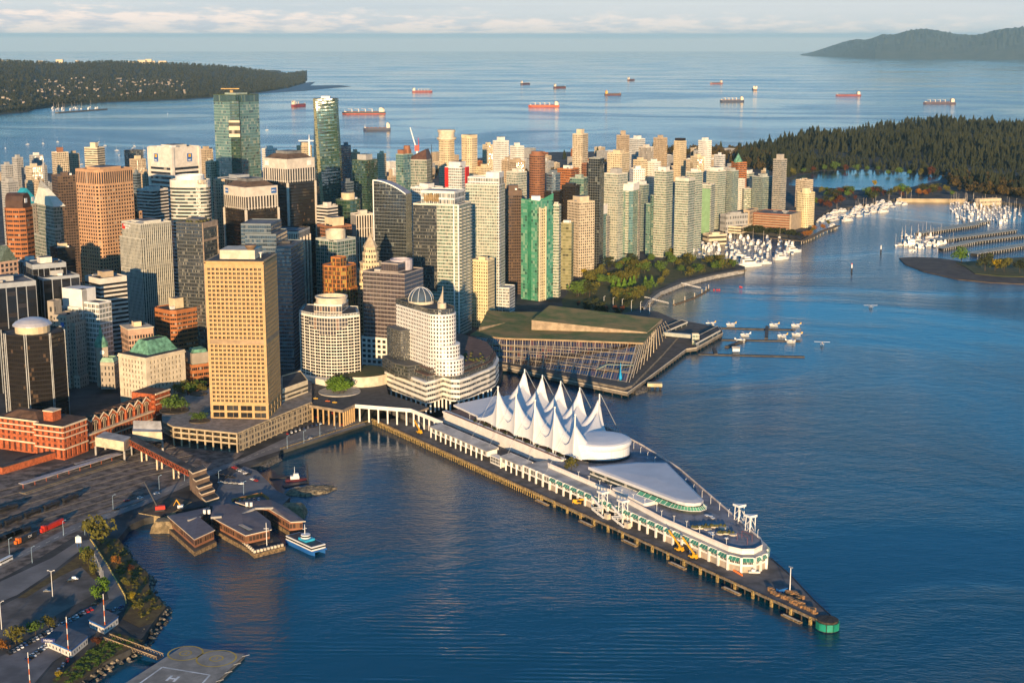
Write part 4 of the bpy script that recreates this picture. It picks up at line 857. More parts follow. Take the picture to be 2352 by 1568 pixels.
for lab, ul, uc, ur, vt, Y, st, k in BGT:
    kw = dict(fl=3.9, bay=3.6, units=1); kw.update(k); low = Y > 2250 and st not in ('greendark', 'curtain', 'blueglass', 'darkgrid', 'blackglass')
    if low: kw.update(HK)
    o = tower(lab, ul, uc, ur, vt, Y, st, **kw)
    if 'drum restaurant' in lab: s = MB(); s.lathe((o.ctr.x, o.ctr.y, o.z - 1), [(15, 0), (17, 2), (17, 5), (14, 5.2), (14, 14), (15.5, 14), (15.5, 18), (0, 18.5)], 24); s.build('roof_drum', CREAM, o.t)
    if 'dark red roof' in lab: s = MB(); s.lathe((*o.loc(.3, .6), o.z), [(5, 0), (5, 12), (0, 12.5)], 12); s.build('roof_tower', ST['brown'][1], o.t)
o = tower('grey glass tower under a dark brown wedge roof', 943, 980, 993, 367, 2130, 'mixed', pent=None, units=0, fl=4, bay=3)
s = MB(); q = [(*p, o.z) for p in (o.loc(0, 0), o.loc(0, 1), o.loc(1, 1), o.loc(1, 0))]; h1 = ztop(341, 2150); tp = [(*o.loc(.12, .2), h1), (*o.loc(.12, .7), h1), (*o.loc(.95, .9), o.z + 5), (*o.loc(.95, .1), o.z + 5)]
for i in range(4): s.poly([q[i], q[(i + 1) % 4], tp[(i + 1) % 4], tp[i]])
s.poly(tp); s.build('wedge_roof', mat('bronze_sheet', (.12, .06, .04), .45, .3), o.t); s = MB(); s.tube((*o.loc(-.2, .3), o.z - 30), (*o.loc(-.2, .3), o.z + 22), .6, .4); s.build('mast', DARK, o.t)
o = tower('white glass block with bright red panels on both corners', 1022, 1060, 1078, 384, 2120, 'whitegrid', pent=(.7, 7), fl=4, bay=3.2)
for f0, f1, sd in ((.8, 1.0, 'L'), (.45, .9, 'R')):
    s = MB(); q = [o.loc(f0, -.03), o.loc(f1, -.03), o.loc(f1, .01), o.loc(f0, .01)] if sd == 'L' else [o.loc(-.03, f0), o.loc(-.03, f1), o.loc(.01, f1), o.loc(.01, f0)]
    s.prism(q, o.z - 30, o.z - 1); s.build('red_panel', mat('signal_red', (.62, .02, .015), .5, var=.03), o.t)
o = tower('red brick house with a green conical roof by the park wood', 1680, 1695, 1716, 373, 2900, 'brickband', pent=None, **HK); s = MB(); s.lathe((*o.loc(.4, .3), o.z - 1), [(9, 0), (9, 3), (8.6, 3), (0, 19)], 8, sm=False); s.build('cone_roof', COPPER, o.t)
# cranes over the roofs
t = thing('tower_crane', 'white tower crane with a level jib above the bay', 'crane', tuple(PY(712, 392, 2680)))
b0 = PY(712, 392, 2680); s = MB(); s.box((b0.x, b0.y, 0), (3, 3, b0.z + 58)); s.build('mast', WHITE, t); s = MB(); k = b0.z + 56; s.beam((b0.x - 20, b0.y, k), (b0.x + 9, b0.y, k), 2, 2); s.build('jib', WHITE, t); s = MB(); s.tube((b0.x, b0.y, k), (b0.x, b0.y, k + 10), 1, .4); s.build('crane_head', WHITE, t)
b0 = PY(958, 360, 2300); t = thing('tower_crane', 'white and red crane with its jib raised steeply', 'crane', (b0.x, b0.y, 0))
s = MB(); s.box((b0.x, b0.y, 0), (2.6, 2.6, b0.z + 9)); s.build('mast', WHITE, t); s = MB(); s.box((b0.x, b0.y, b0.z + 9), (7, 4, 9)); s.tube((b0.x + 3, b0.y, b0.z + 16), (b0.x + 2, b0.y, b0.z + 30), .6, .4); s.build('crane_cab', RED, t); s = MB(); s.tube((b0.x - 2, b0.y, b0.z + 16), tuple(PY(942, 293, 2300)), 1.2, .8, 4); s.build('jib', WHITE, t)
# --- infill: low blocks between the towers, far and near
INF = [('low cream apartment block in the west end', 'creambalc'), ('low pale apartment block in the west end', 'white'), ('low tan apartment block in the west end', 'tan'), ('low grey apartment block in the west end', 'grey'), ('low brick apartment block in the west end', 'brickband')]
ri = random.Random(4)
def infill(n, box, lo, hi, labels, Y0, Y1, grp, wid=(14, 30)):
    k = 0
    while k < n:
        u, v = ri.uniform(box[0], box[1]), ri.uniform(box[2], box[3]); p = P(u, v, 5)
        if not inside((p.x, p.y), LANDW): continue
        k += 1; lab, st = ri.choice(labels); w_, d_, h = ri.uniform(*wid), ri.uniform(*wid), ri.uniform(lo, hi); th = rad(ri.choice((38, 42, 46))); A, Bv = Vector((-math.cos(th), math.sin(th))), Vector((math.sin(th), math.cos(th))); c = Vector((p.x, p.y))
        t = thing('apartment_block', lab, 'apartment block', (p.x, p.y, 4), group=grp); q = [tuple(c + A * x * w_ / 2 + Bv * y * d_ / 2) for x, y in ((-1, -1), (-1, 1), (1, 1), (1, -1))]
        roofed(t, q, 0, 4 + h, st, 3.6, 3.6, 1, ri.choice([RGREY, RLIGHT, RDARK]))
        if ri.random() < .6: s = MB(); s.box((p.x + ri.uniform(-3, 3), p.y + ri.uniform(-3, 3), 3 + h), (5, 5, 3.5), 0, th); s.build('penthouse', ST[st][1], t)
LANDW = pxpoly(LAND)
infill(95, (890, 1700, 352, 412), 12, 34, INF, 0, 0, 'low apartment blocks of the west end')
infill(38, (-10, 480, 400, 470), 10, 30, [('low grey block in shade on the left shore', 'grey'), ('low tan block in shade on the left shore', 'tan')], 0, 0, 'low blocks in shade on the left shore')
infill(44, (560, 1180, 425, 640), 12, 30, [('low dark downtown block between the towers', 'ribs'), ('low brown downtown block between the towers', 'brown'), ('low grey downtown block between the towers', 'grey')], 0, 0, 'low downtown blocks between the towers', (20, 40))
infill(26, (-30, 330, 560, 760), 12, 26, [('low dark block behind the old office buildings', 'ribs'), ('low grey block behind the old office buildings', 'grey')], 0, 0, 'low blocks behind the old office buildings', (20, 36))
infill(24, (1240, 1560, 440, 560), 10, 22, [('low pale block among the harbour towers', 'palegrey'), ('low grey block among the harbour towers', 'grey')], 0, 0, 'low blocks among the harbour towers', (18, 34))
# ---------------------------------------------------------------- landmark buildings near the water
def xy(v): return Vector((v.x, v.y))
def quadmesh(name, w, h, m, bars=0, mb=None):
    s = MB(); s.poly([(-w / 2, 0, -h / 2), (w / 2, 0, -h / 2), (w / 2, 0, h / 2), (-w / 2, 0, h / 2)])
    me = s.build(name, m, None, False); d = me.data; bpy.data.objects.remove(me); return d
class Punch:
    """walls with real recessed openings; the nearest 100 windows are parts of their own, the rest one part"""
    def __init__(s, t, wallm, glass, plain=None): s.t = t; s.w = MB(); s.wm = wallm; s.g = glass; s.win = []
    def face(s, p0, p1, z0, z1, nb, nf, wf=.6, hf=.55, dep=.5, skip=(), mull=True, jamb=0.0):
        p0, p1 = xy(Vector(p0)), xy(Vector(p1)); L = (p1 - p0).length; d = (p1 - p0) / L; n = Vector((d.y, -d.x)); bw = (L - 2 * jamb) / nb; fh = (z1 - z0) / nf
        def pt(x, z, o=0): v = p0 + d * x - n * o; return (v.x, v.y, z)
        if jamb:
            for a, b in ((0, jamb), (L - jamb, L)): s.w.poly([pt(a, z0), pt(b, z0), pt(b, z1), pt(a, z1)])
        for j in range(nf):
            zb, zt_ = z0 + j * fh, z0 + (j + 1) * fh
            if j in skip: s.w.poly([pt(jamb, zb), pt(L - jamb, zb), pt(L - jamb, zt_), pt(jamb, zt_)], 1); continue
            za, zc = zb + fh * (1 - hf) / 2, zt_ - fh * (1 - hf) / 2
            s.w.poly([pt(jamb, zb), pt(L - jamb, zb), pt(L - jamb, za), pt(jamb, za)]); s.w.poly([pt(jamb, zc), pt(L - jamb, zc), pt(L - jamb, zt_), pt(jamb, zt_)])
            for i in range(nb):
                x0 = jamb + i * bw; xa, xb, x1 = x0 + bw * (1 - wf) / 2, x0 + bw * (1 + wf) / 2, x0 + bw
                s.w.poly([pt(x0, za), pt(xa, za), pt(xa, zc), pt(x0, zc)]); s.w.poly([pt(xb, za), pt(x1, za), pt(x1, zc), pt(xb, zc)])
                s.w.poly([pt(xa, za), pt(xb, za), pt(xb, za, dep), pt(xa, za, dep)]); s.w.poly([pt(xb, zc), pt(xa, zc), pt(xa, zc, dep), pt(xb, zc, dep)])
                s.w.poly([pt(xa, zc), pt(xa, za), pt(xa, za, dep), pt(xa, zc, dep)]); s.w.poly([pt(xb, za), pt(xb, zc), pt(xb, zc, dep), pt(xb, za, dep)])
                if mull and wf * bw > 1.6: v = (xa + xb) / 2; s.w.poly([pt(v - .12, za, dep - .12), pt(v + .12, za, dep - .12), pt(v + .12, zc, dep - .12), pt(v - .12, zc, dep - .12)])
                s.win.append((pt((xa + xb) / 2, (za + zc) / 2, dep), math.atan2(d.y, d.x), round(xb - xa, 2), round(zc - za, 2)))
    def done(s, name='wall', rest=True):
        s.w.build(name, s.wm, s.t); base = parent_world(s.t); s.win.sort(key=lambda w: (w[0][0] ** 2 + w[0][1] ** 2) + (w[0][2] - 340) ** 2); cache = {}
        for p, a, w_, h_ in s.win[:100]:
            gi = rnd.randrange(len(s.g)); k = (w_, h_, gi)
            if k not in cache: cache[k] = quadmesh('window', w_, h_, s.g[gi])
            o = bpy.data.objects.new('window', cache[k]); col.objects.link(o); o.parent = s.t; o.location = Vector(p) - base; o.rotation_euler = (0, 0, a)
        if len(s.win) > 100:
            r = MB()
            for p, a, w_, h_ in s.win[100:]: c_, s_ = math.cos(a) * w_ / 2, math.sin(a) * w_ / 2; r.poly([(p[0] - c_, p[1] - s_, p[2] - h_ / 2), (p[0] + c_, p[1] + s_, p[2] - h_ / 2), (p[0] + c_, p[1] + s_, p[2] + h_ / 2), (p[0] - c_, p[1] - s_, p[2] + h_ / 2)], rnd.randrange(len(s.g)))
            tag(r.build('windows', s.g, s.t), kind='stuff')
G1 = [mat('window_dark', (.018, .018, .02), .1, var=.1, spec=.6), mat('window_grey', (.05, .05, .05), .12, var=.1, spec=.6), mat('window_warm', (.10, .07, .045), .2, var=.1, spec=.6)]
TAN1 = mat('tan_precast', (.50, .325, .15), .8, var=.06, scale=.3); TAN2 = mat('tan_louvre', (.36, .25, .15), .8, var=.1)
def slab(t, q, z0, z1, m, name, bottom=False):
    s = MB(); s.prism([(p[0], p[1]) for p in q], z0, z1, 0, bottom=bottom); return s.build(name, m, t)
# --- big tan tower on its parkade plaza
GY = 1215; C, DL, DR, a, b = footprint(469, 605, 636, 603, GY, 1.0); z1 = ztop(601, GY)
t = thing('office_tower', 'big tan office tower with a regular grid of paired dark windows on the plaza', 'building', (C.x, C.y, 22))
def lc(x, y): v = C + DL * (a * x) + DR * (b * y); return (v.x, v.y)
pu = Punch(t, [TAN1, TAN2], G1[:2] + [G1[0]]); zb = 36
pu.face(lc(1, 0), lc(0, 0), zb, z1 - 5, 13, 32, .64, .56, .7, skip=(14,), jamb=1.8)
pu.face(lc(0, 0), lc(0, 1), zb, z1 - 5, 11, 32, .58, .56, .7, skip=(14,), jamb=1.8)
pu.face(lc(1, 0), lc(0, 0), 22, 34.5, 4, 2, .82, .72, 2.2, jamb=1.2); pu.face(lc(0, 0), lc(0, 1), 22, 34.5, 4, 2, .6, .72, 2.2, jamb=1.2); pu.done()
s = MB(); q = [lc(0, 0), lc(0, 1), lc(1, 1), lc(1, 0)]; s.prism(q, z1 - 5, z1 - 2.2, 0); s.prism(inset(q, 1.2), z1 - 2.2, z1 - 1.0, 0); 
s.prism([(C.x + (p[0] - C.x) * 1.0, p[1]) for p in inset(q, -.5)], z1 - .9, z1, 0, bottom=True); s.poly([(*lc(0, 1), 22), (*lc(1, 1), 22), (*lc(1, 1), z1), (*lc(0, 1), z1)]); s.poly([(*lc(1, 1), 22), (*lc(1, 0), 22), (*lc(1, 0), z1), (*lc(1, 1), z1)])
for x0, x1, y in ((0, 1, 0), ): s.prism([lc(-.006, -.006), lc(-.006, 1.0), lc(0, 1.0), lc(1.0, 0), lc(1.0, -.006)], 34.4, 36.1, 0)
s.build('cornice', TAN1, t)
slab(t, inset(q, 3), z1 - .4, z1 + .2, RDARK, 'roof'); s = MB(); s.prism([lc(.2, .25), lc(.2, .8), lc(.8, .8), lc(.8, .25)], z1, z1 + 8); s.build('penthouse', CREAM, t)
s = MB(); s.lathe((*lc(.28, .3), z1 + 8), [(2.5, 0), (5, 3), (5, 4.5), (0, 4.5)], 16); s.build('roof_drum', mat('brown_drum', (.2, .13, .08)), t)
s = MB(); s.lathe((*lc(.15, .45), z1), [(.5, 0), (.5, 3), (2.2, 5), (0, 4)], 10); s.build('dish', WHITE, t)
# plaza deck and parkade beneath
PLZ = [(398, 979), (544, 994), (652, 948), (716, 922), (716, 868), (640, 862), (480, 890), (372, 928), (372, 965)]
t = thing('parkade', 'open tan concrete parkade carrying the plaza beside the rail yard', 'parkade', tuple(P(544, 994, 22)))
pz = [xy(P(u, v, 22)) for u, v in PLZ]
s = MB(); s.prism([(p.x, p.y) for p in pz], 20.6, 22, 0, 1, bottom=True); s.build('plaza_deck', [mat('parkade_concrete', (.46, .36, .23), .85, var=.12), mat('plaza_paving', (.24, .21, .18), .85, var=.15, scale=.2)], t)
PC = MATS['parkade_concrete']
for z_, nm in ((11.6, 'deck'), (16.3, 'deck')):
    s = MB(); s.prism([(p.x, p.y) for p in pz], z_, z_ + .6, 0, bottom=True); s.build(nm, PC, t)
def walkline(p0, p1, n): return [p0.lerp(p1, i / n) for i in range(n + 1)]
for p0, p1, n in ((pz[0], pz[1], 8), (pz[1], pz[3], 14)):
    for z_ in (12.1, 16.8): s = MB(); s.beam((*p0, z_ + 1.1), (*p1, z_ + 1.1), .3, 1.5); s.build('parapet', PC, t)
    for p in walkline(p0, p1, n)[(1 if p0 is pz[1] else 0):]: s = MB(); s.box((p.x, p.y, 5), (1.1, 1.1, 15.6), 0, math.atan2((p1 - p0).y, (p1 - p0).x)); s.build('column', PC, t)
s = MB(); s.beam((*pz[1].lerp(pz[3], .03), 20), (*pz[1].lerp(pz[3], 1), 20), .25, 14.5); s.build('screen_wall', facade('facade_screen', (.46, .36, .23), (.09, .08, .07), .66, .62, pb=.5, blind=(.33, .25, .16)), t)
m_ = MB(); pa, pb_ = pz[1].lerp(pz[3], .02), pz[1].lerp(pz[3], 1); off = Vector((.35, -.5)); L_ = (pb_ - pa).length
m_.poly([(*(pa + off), 6), (*(pb_ + off), 6), (*(pb_ + off), 20.4), (*(pa + off), 20.4)], 0, [(0.001, 3.02), (26.001, 3.02), (26.001, .02), (.001, .02)]); m_.build('window_wall', MATS['facade_screen'], t)
for u, v, r_ in ((458, 967, 9), (400, 943, 13), (456, 905, 8)):
    s = MB(); c_ = P(u, v, 22); s.lathe(tuple(c_), [(r_, 0), (r_, .8), (r_ - .7, .8), (r_ - .7, .5), (0, .6)], 20); one(s, 'planter', [SOIL], 'round plaza planter bed at px' if 0 else {458: 'round lawn planter in front of the big tan tower', 400: 'large planter bed under the clipped plaza trees', 456: 'planter behind the plaza trees by the tan tower'}[u], 'planter')
t = thing('annex_building', 'low cream annex with a dark roof beside the big tan tower', 'building', tuple(P(680, 915, 22)))
q = [xy(P(u, v, 34)) for u, v in ((648, 893), (707, 872), (690, 850), (648, 862))]; roofed(t, [tuple(p) for p in q], 22, 34, 'creamband', 4, 4, 3.5, RDARK)
# --- bowed white hotel
t = thing('hotel', 'white hotel with a bowed grid front and stepped glass top', 'hotel', tuple(P(757, 880, 20)))
FY = 1359; A0_ = PY(687, 720, FY + 24); A1_ = PY(826, 718, FY + 12); zt_ = ztop(722, FY); n_ = 11; arc = []
for i in range(n_ + 1):
    f = i / n_; p = xy(A0_).lerp(xy(A1_), f); arc.append(p + Vector((.02, -1)) * (17 * (1 - (2 * f - 1) ** 2)))
WG = mat('white_grid_paint', (.80, .74, .62), .6, var=.04); pu = Punch(t, [WG, WG], [G1[0], G1[1], G1[0], GLASSD])
for i in range(n_): pu.face(arc[i], arc[i + 1], 22, zt_ - 4, 1, 20, .90, .74, .5, mull=True)
pu.done(); back = [xy(A1_) + Vector((-5, 34)), xy(A0_) + Vector((0, 34))]
ring = [tuple(p) for p in arc + back]
s = MB(); s.prism(ring, zt_ - 4, zt_ - 2.4, 0); wallring(s, [tuple(arc[-1]), tuple(back[0]), tuple(back[1]), tuple(arc[0])][:4], 20, zt_ - 4, 40, 3.4, 0, 0, 0); s.build('cornice', WG, t)
s = MB(); wallring(s, inset(ring, .3), zt_ - 2.4, zt_, 3, 2.4, 0); s.build('parapet', ST['whitegrid'], t); slab(t, inset(ring, 2.5), zt_ - 2.5, zt_ - .3, RDARK, 'roof')
cc = xy(A0_).lerp(xy(A1_), .5) + Vector((2, 4)); mid = [arc[3] + Vector((0, 2)), arc[4] + Vector((0, 2)), arc[6] + Vector((0, 2.)), arc[7] + Vector((0, 2)), arc[8] + Vector((0, 2)), cc + Vector((15, 12)), cc + Vector((-15, 12))]
s = MB(); wallring(s, [tuple(p) for p in mid], zt_ - 3, zt_ + 9, 3, 6, 1.5); s.poly([(*p, zt_ + 8) for p in mid], 1); s.build('upper_wall', [facade('facade_rose', (.74, .66, .55), (.07, .07, .08), .86, .86, pb=.15, blind=(.40, .24, .16)), WG], t)
s = MB()
for j in range(4):                                          # glazed crown drops down the middle bays
    i0, i1 = 2 + max(0, j - 1) // 1, 9 - max(0, j - 1)
    for i in range(max(2, i0), min(9, i1)):
        d = (arc[i + 1] - arc[i]).normalized(); nn = Vector((d.y, -d.x)) * .4; z_b = zt_ - 4 - (j + 1) * 4.1; s.poly([(*(arc[i] + nn), z_b), (*(arc[i + 1] + nn), z_b), (*(arc[i + 1] + nn), z_b + 4.1), (*(arc[i] + nn), z_b + 4.1)], 0, [(i * 2 + .001, 1.01), (i * 2 + 2.001, 1.01), (i * 2 + 2.001, .01), (i * 2 + .001, .01)])
s.build('glazed_bay', MATS['facade_rose'], t)
s = MB(); s.lathe((cc.x, cc.y, zt_ + 8), [(15, 0), (15, 5), (16, 5), (16, 6.3), (14.5, 6.3), (14.5, 5)], 28); s.build('roof_ring', CREAM, t)
slab(t, [arc[0] + Vector((-6, -5)), arc[5] + Vector((0, -12)), arc[11] + Vector((12, -2)), back[0] + Vector((14, 0)), back[1]], 20, 25.5, WG, 'podium')
s = MB(); pc = xy(P(830, 862, 25)); 
for k in range(14):
    a0, a1 = rad(-100 + 10 * k), rad(-90 + 10 * k); s.poly([(pc.x + 30 * math.cos(a0), pc.y + 30 * math.sin(a0), 20), (pc.x + 30 * math.cos(a1), pc.y + 30 * math.sin(a1), 20), (pc.x + 30 * math.cos(a1), pc.y + 30 * math.sin(a1), 30), (pc.x + 30 * math.cos(a0), pc.y + 30 * math.sin(a0), 30)])
s.build('terrace_wall', CREAM, t); s = MB(); s.lathe((pc.x, pc.y, 29), [(29, 0), (0, .5)], 24); s.build('roof_garden', GRASS, t)
# --- white customs style block with copper roof
CY = 1318; C, DL, DR, a, b = footprint(272, 334, 425, 822, CY, 1.25); z1 = ztop(822, CY)
t = thing('stone_building', 'cream stone office block with a green copper mansard roof', 'building', (C.x, C.y, 12)); pu = Punch(t, [CREAM, CREAM], G1[:2])
pu.face(lc(1, 0), lc(0, 0), 22, z1 - 3, 7, 6, .34, .56, .6, jamb=4); pu.face(lc(0, 0), lc(0, 1), 22, z1 - 3, 9, 6, .38, .56, .6, jamb=4); pu.face(lc(1, 0), lc(0, 0), 12, 22, 7, 1, .4, .7, .8, jamb=4); pu.face(lc(0, 0), lc(0, 1), 12, 22, 9, 1, .4, .7, .8, jamb=4); pu.done()
s = MB(); q = [lc(0, 0), lc(0, 1), lc(1, 1), lc(1, 0)]; s.prism(inset(q, -1.0), z1 - 3, z1 - 1.6, 0, bottom=True); s.prism(inset(q, -.2), z1 - 1.6, z1, 0); wallring(s, [lc(0, 1), lc(1, 1), lc(1, 0)], 5, z1 - 3, 99, 9, 0, 0, 0); s.build('cornice', CREAM, t); slab(t, inset(q, 1), z1 - .5, z1 + .2, RDARK, 'roof')
s = MB(); q2 = [lc(.18, .2), lc(.18, .95), lc(.9, .95), lc(.9, .2)]; q3 = [lc(.42, .34), lc(.42, .84), lc(.72, .84), lc(.72, .34)]
for i in range(4): s.poly([(*q2[i], z1), (*q2[(i + 1) % 4], z1), (*q3[(i + 1) % 4], z1 + 12), (*q3[i], z1 + 12)], 0)
s.poly([(*p, z1 + 11.5) for p in q3], 1); s.build('mansard_roof', [COPPER, RDARK], t)
# --- old post office with a copper clock tower
t = thing('stone_building', 'ornate stone block with a copper domed clock tower', 'building', tuple(P(250, 910, 12)))
C, DL, DR, a, b = footprint(229, 262, 274, 835, 1385, 1.4); z1 = ztop(832, 1385); q = [lc(0, 0), lc(0, 1), lc(1, 1), lc(1, 0)]
roofed(t, q, 8, z1, 'stone', 4, 6, 3, RDARK); s = MB(); s.prism(inset(q, -.7), z1 - 2.4, z1 - 1.8, 0, bottom=True); s.build('cornice', CREAM, t); s = MB()
for i in range(4): q2 = inset(q, 3); s.poly([(*q[i], z1), (*q[(i + 1) % 4], z1), (*q2[(i + 1) % 4], z1 + 4), (*q2[i], z1 + 4)])
s.build('copper_eaves', mat('pale_copper', (.30, .46, .32), .7), t)
c_ = PY(233, 800, 1400); s = MB(); s.box((c_.x, c_.y, 8), (11, 11, ztop(795, 1400) - 8), 0, .4); s.build('tower_wall', ST['stone'][1], t); zt2 = ztop(795, 1400); s = MB(); s.lathe((c_.x, c_.y, zt2), [(7, 0), (6.5, 4), (4, 9), (2, 12), (1.6, 15), (.2, 22)], 12); s.build('dome', COPPER, t)
s = MB(); dd = Vector((.93, -.37)); s.tube((c_.x + 2.4, c_.y - 6.3, zt2 - 5), (c_.x + 2.2, c_.y - 5.9, zt2 - 5), 2.3, n=16); s.build('clock_face', WHITE, t)
tower('red brick block with a green copper mansard behind the tan tower', 425, 440, 480, 838, 1370, 'brickband', fl=6, bay=6, pent=None, units=0, pst='brick' if 0 else None)
o = tower('copper roofed upper storey block next to the tan tower', 426, 441, 482, 812, 1374, 'stone', pent=None, units=1, band=0, fl=30, bay=90, rm=RDARK)
s = MB(); q2 = [(o.ctr.x + (p[0] - o.ctr.x) * 1.03, o.ctr.y + (p[1] - o.ctr.y) * 1.03) for p in o.q]
for i in range(4): q3 = inset(o.q, 4); s.poly([(*q2[i], o.z - 12), (*q2[(i + 1) % 4], o.z - 12), (*q3[(i + 1) % 4], o.z + 3), (*q3[i], o.z + 3)])
s.poly([(*p, o.z + 2.8) for p in q3]); s.build('mansard_roof', COPPER, o.t)
# --- octagonal black tower with dome
OC = PY(76, 770, 1290); zt_ = ztop(770, 1268); t = thing('office_tower', 'black glass octagonal tower under a silver dome, white ribs', 'building', (OC.x, OC.y, 8))
q = superell(Vector((OC.x, OC.y)), Vector((25, -11)), Vector((11, 25)), 2.9, 8); q = [(OC.x + 29.0 * math.cos(rad(22.5 + 45 * k - 22)) * 1.0, OC.y + 25 * math.sin(rad(22.5 + 45 * k - 22))) for k in range(8)]
roofed(t, q, 5, zt_, 'blackglass', 2.2, 4.1, .8, RDARK); s = MB()
for i in range(8):
    a_, b_ = Vector(q[i]), Vector(q[(i + 1) % 8])
    for f in (.0, .08): p = a_.lerp(b_, f); s.box((p.x, p.y, 5), (.7, .7, zt_ + 1 - 5))
s.build('rib', STEEL, t)
s = MB(); s.lathe((OC.x, OC.y, zt_ - 1), [(15.5, 0), (15.5, 6.5)], 20); s.build('dome_drum', ST['cream'][0], t); s = MB(); s.lathe((OC.x, OC.y, zt_ + 5.5), [(17.5, 0), (17.5, .8), (15, 3.3), (10, 5.6), (5, 6.7), (0, 7.1)], 28); s.build('dome', mat('silver_dome', (.62, .58, .56), .35, .3, var=.04), t)
# --- stone art deco block, white modern pair, brick offices, ornate spire
o = tower('weathered stone block with stepped towers and small windows', 120, 152, 182, 724, 1400, 'stone', bay=4, fl=4.2, band=2, pent=None, steps=((-.25, .9, .35, 1.2, -9), (.25, 1.3, .1, 1.05, -4)), r=1.3)
roofed(o.t, [o.loc(.95, .1), o.loc(.95, .7), o.loc(1.4, .7), o.loc(1.4, .1)], 0, o.z + 13, 'stone', 5, 9, 4, None, 'tower_wall', 1, 'tower_roof'); roofed(o.t, [o.loc(-.5, .2), o.loc(-.5, .9), o.loc(-.05, .9), o.loc(-.05, .2)], 0, o.z - 62, 'stone', 4, 4.2, 2, None, 'wing_wall', 1, 'wing_roof')
p = Vector((*o.loc(.3, -.01), o.z - 12)); s = MB(); s.box(tuple(p), (3.6, .6, 4.6), 0, math.atan2(-o.DL.y, -o.DL.x)); s.build('sign_panel', BLUE, o.t)
o = tower('white modern block of square framed windows with a blank centre slab', 115, 180, 212, 706, 1430, 'whitegrid', fl=5.0, bay=4.6, pent=None, r=.5, steps=((-.02, .62, .3, 1.2, 17), (-.62, -.1, .2, 1.1, 6)))
s = MB(); s.prism([o.loc(-.03, .25), o.loc(-.03, 1.25), o.loc(.66, 1.25), o.loc(.66, .25)], o.z - 3, o.z + 17.6); s.prism([o.loc(-.03, .24), o.loc(-.03, .6), o.loc(.1, .6), o.loc(.1, .24)], 0, o.z + 17.6); s.build('blank_wall', WHITE, o.t)
o = tower('orange brick office block with notched corners and dark window bands', 349, 396, 462, 714, 1500, 'brickband', fl=4.7, bay=6, shape='cham', pk=.14, band=3, pent=(.3, 10), pst='cream', rm=RDARK)
o = tower('small cream block with a heavy cornice and roof houses', 277, 294, 352, 756, 1425, 'pinkstone', fl=5.5, bay=3, band=6, pent=(.3, 5), pst='cream', rm=RDARK); s = MB(); s.prism(inset(o.q, -.9), o.z - .8, o.z + .2, bottom=True); s.build('cornice', CREAM, o.t); 
OS = PY(852, 640, 1560); t = thing('stone_building', 'cream stepped tower crowned by a pale pyramid spire', 'building', (OS.x, OS.y, 5)); k = 3.0
for w_, v0, v1 in ((34, 900, 650), (29, 650, 622), (23, 622, 605), (16, 605, 582), (13, 582, 570)):
    z_0 = 5 if v0 == 900 else ztop(v0, 1545) - 1; q = [(OS.x + w_ / 2 * math.cos(rad(45 * i + 8)) * 1.08, OS.y + w_ / 2 * math.sin(rad(45 * i + 8)) * 1.08) for i in range(8)]; roofed(t, q, z_0, ztop(v1, 1545), 'cream', 3.4, 4.2 if v0 == 900 else 6, 1.8, CREAM, 'tier_wall', .6, 'tier_roof')
s = MB(); s.lathe((OS.x, OS.y, ztop(570, 1545) - .6), [(8.4, 0), (2, 11), (1.6, 13), (0, 17)], 8, sm=False); s.build('spire', mat('pale_tiles', (.46, .37, .25), var=.12), t)
# --- curved white waterfront hotel on the pier (frame of the pier: s along it, t across)
PO = P(856, 961, 5); PD = (P(1887, 1427, 5) - PO); PL_ = PD.length; PD = xy(PD).normalized(); PN = Vector((-PD.y, PD.x))
def st(s_, t_, z=None): v = Vector((PO.x, PO.y)) + PD * s_ + PN * t_; return (v.x, v.y) if z is None else (v.x, v.y, z)
def STP(u, v, z): p = P(u, v, z) - PO; q = xy(p); return q.dot(PD), q.dot(PN)
PR = math.atan2(PD.y, PD.x)
t = thing('hotel', 'white hotel with a rounded end, terraced glass podium and roof dome', 'hotel', st(-20, 70, 5))
POD = [STP(u, v, 16) for u, v in ((884, 888), (978, 926), (1000, 920), (1018, 913), (1036, 919), (1056, 920), (1080, 912), (1102, 902), (1124, 893), (1138, 884), (1146, 868), (1130, 845), (1060, 820), (930, 850))]
pod = [st(*p) for p in POD]; pod = pod if ring_area(pod) > 0 else pod[::-1]
s = MB(); wallring(s, pod, 15, 36, 2.6, 5.0, 1.2); s.poly([(*p, 36) for p in pod], 1); s.poly([(*p, 15) for p in pod[::-1]], 1); s.build('podium_wall', [facade('facade_ribbon', (.80, .75, .66), (.05, .055, .06), .9, .42, pb=.15), WHITE], t)
q1 = inset(pod, 4); s = MB(); wallring(s, q1, 36, 41.5, 2.2, 2.8, .5); s.poly([(*p, 41.5) for p in q1], 1); s.build('terrace_glazing', [ST['darkgrid'][0], mat('brown_deck', (.15, .085, .06), .85, var=.15)], t)
q2 = inset(pod, 9); s = MB(); wallring(s, q2, 41.5, 46, 2.2, 2.3, .5); s.poly([(*p, 46) for p in q2], 1); s.build('upper_terrace', [ST['darkgrid'][0], MATS['brown_deck']], t)
def stadium(s0, s1, t0, t1, n=14):
    r = (t1 - t0) / 2; q = [st(s0, t0), ]
    for k in range(n + 1): a_ = -math.pi / 2 + math.pi * k / n; q.append(st(s1 - r + r * math.cos(a_), (t0 + t1) / 2 + r * math.sin(a_)))
    q.append(st(s0, t1)); return q if ring_area(q) > 0 else q[::-1]
PW = facade('facade_square_punch', (.82, .77, .70), (.035, .037, .04), .50, .50, pb=.1, tilt=.01); PWP = (PW, WHITE)
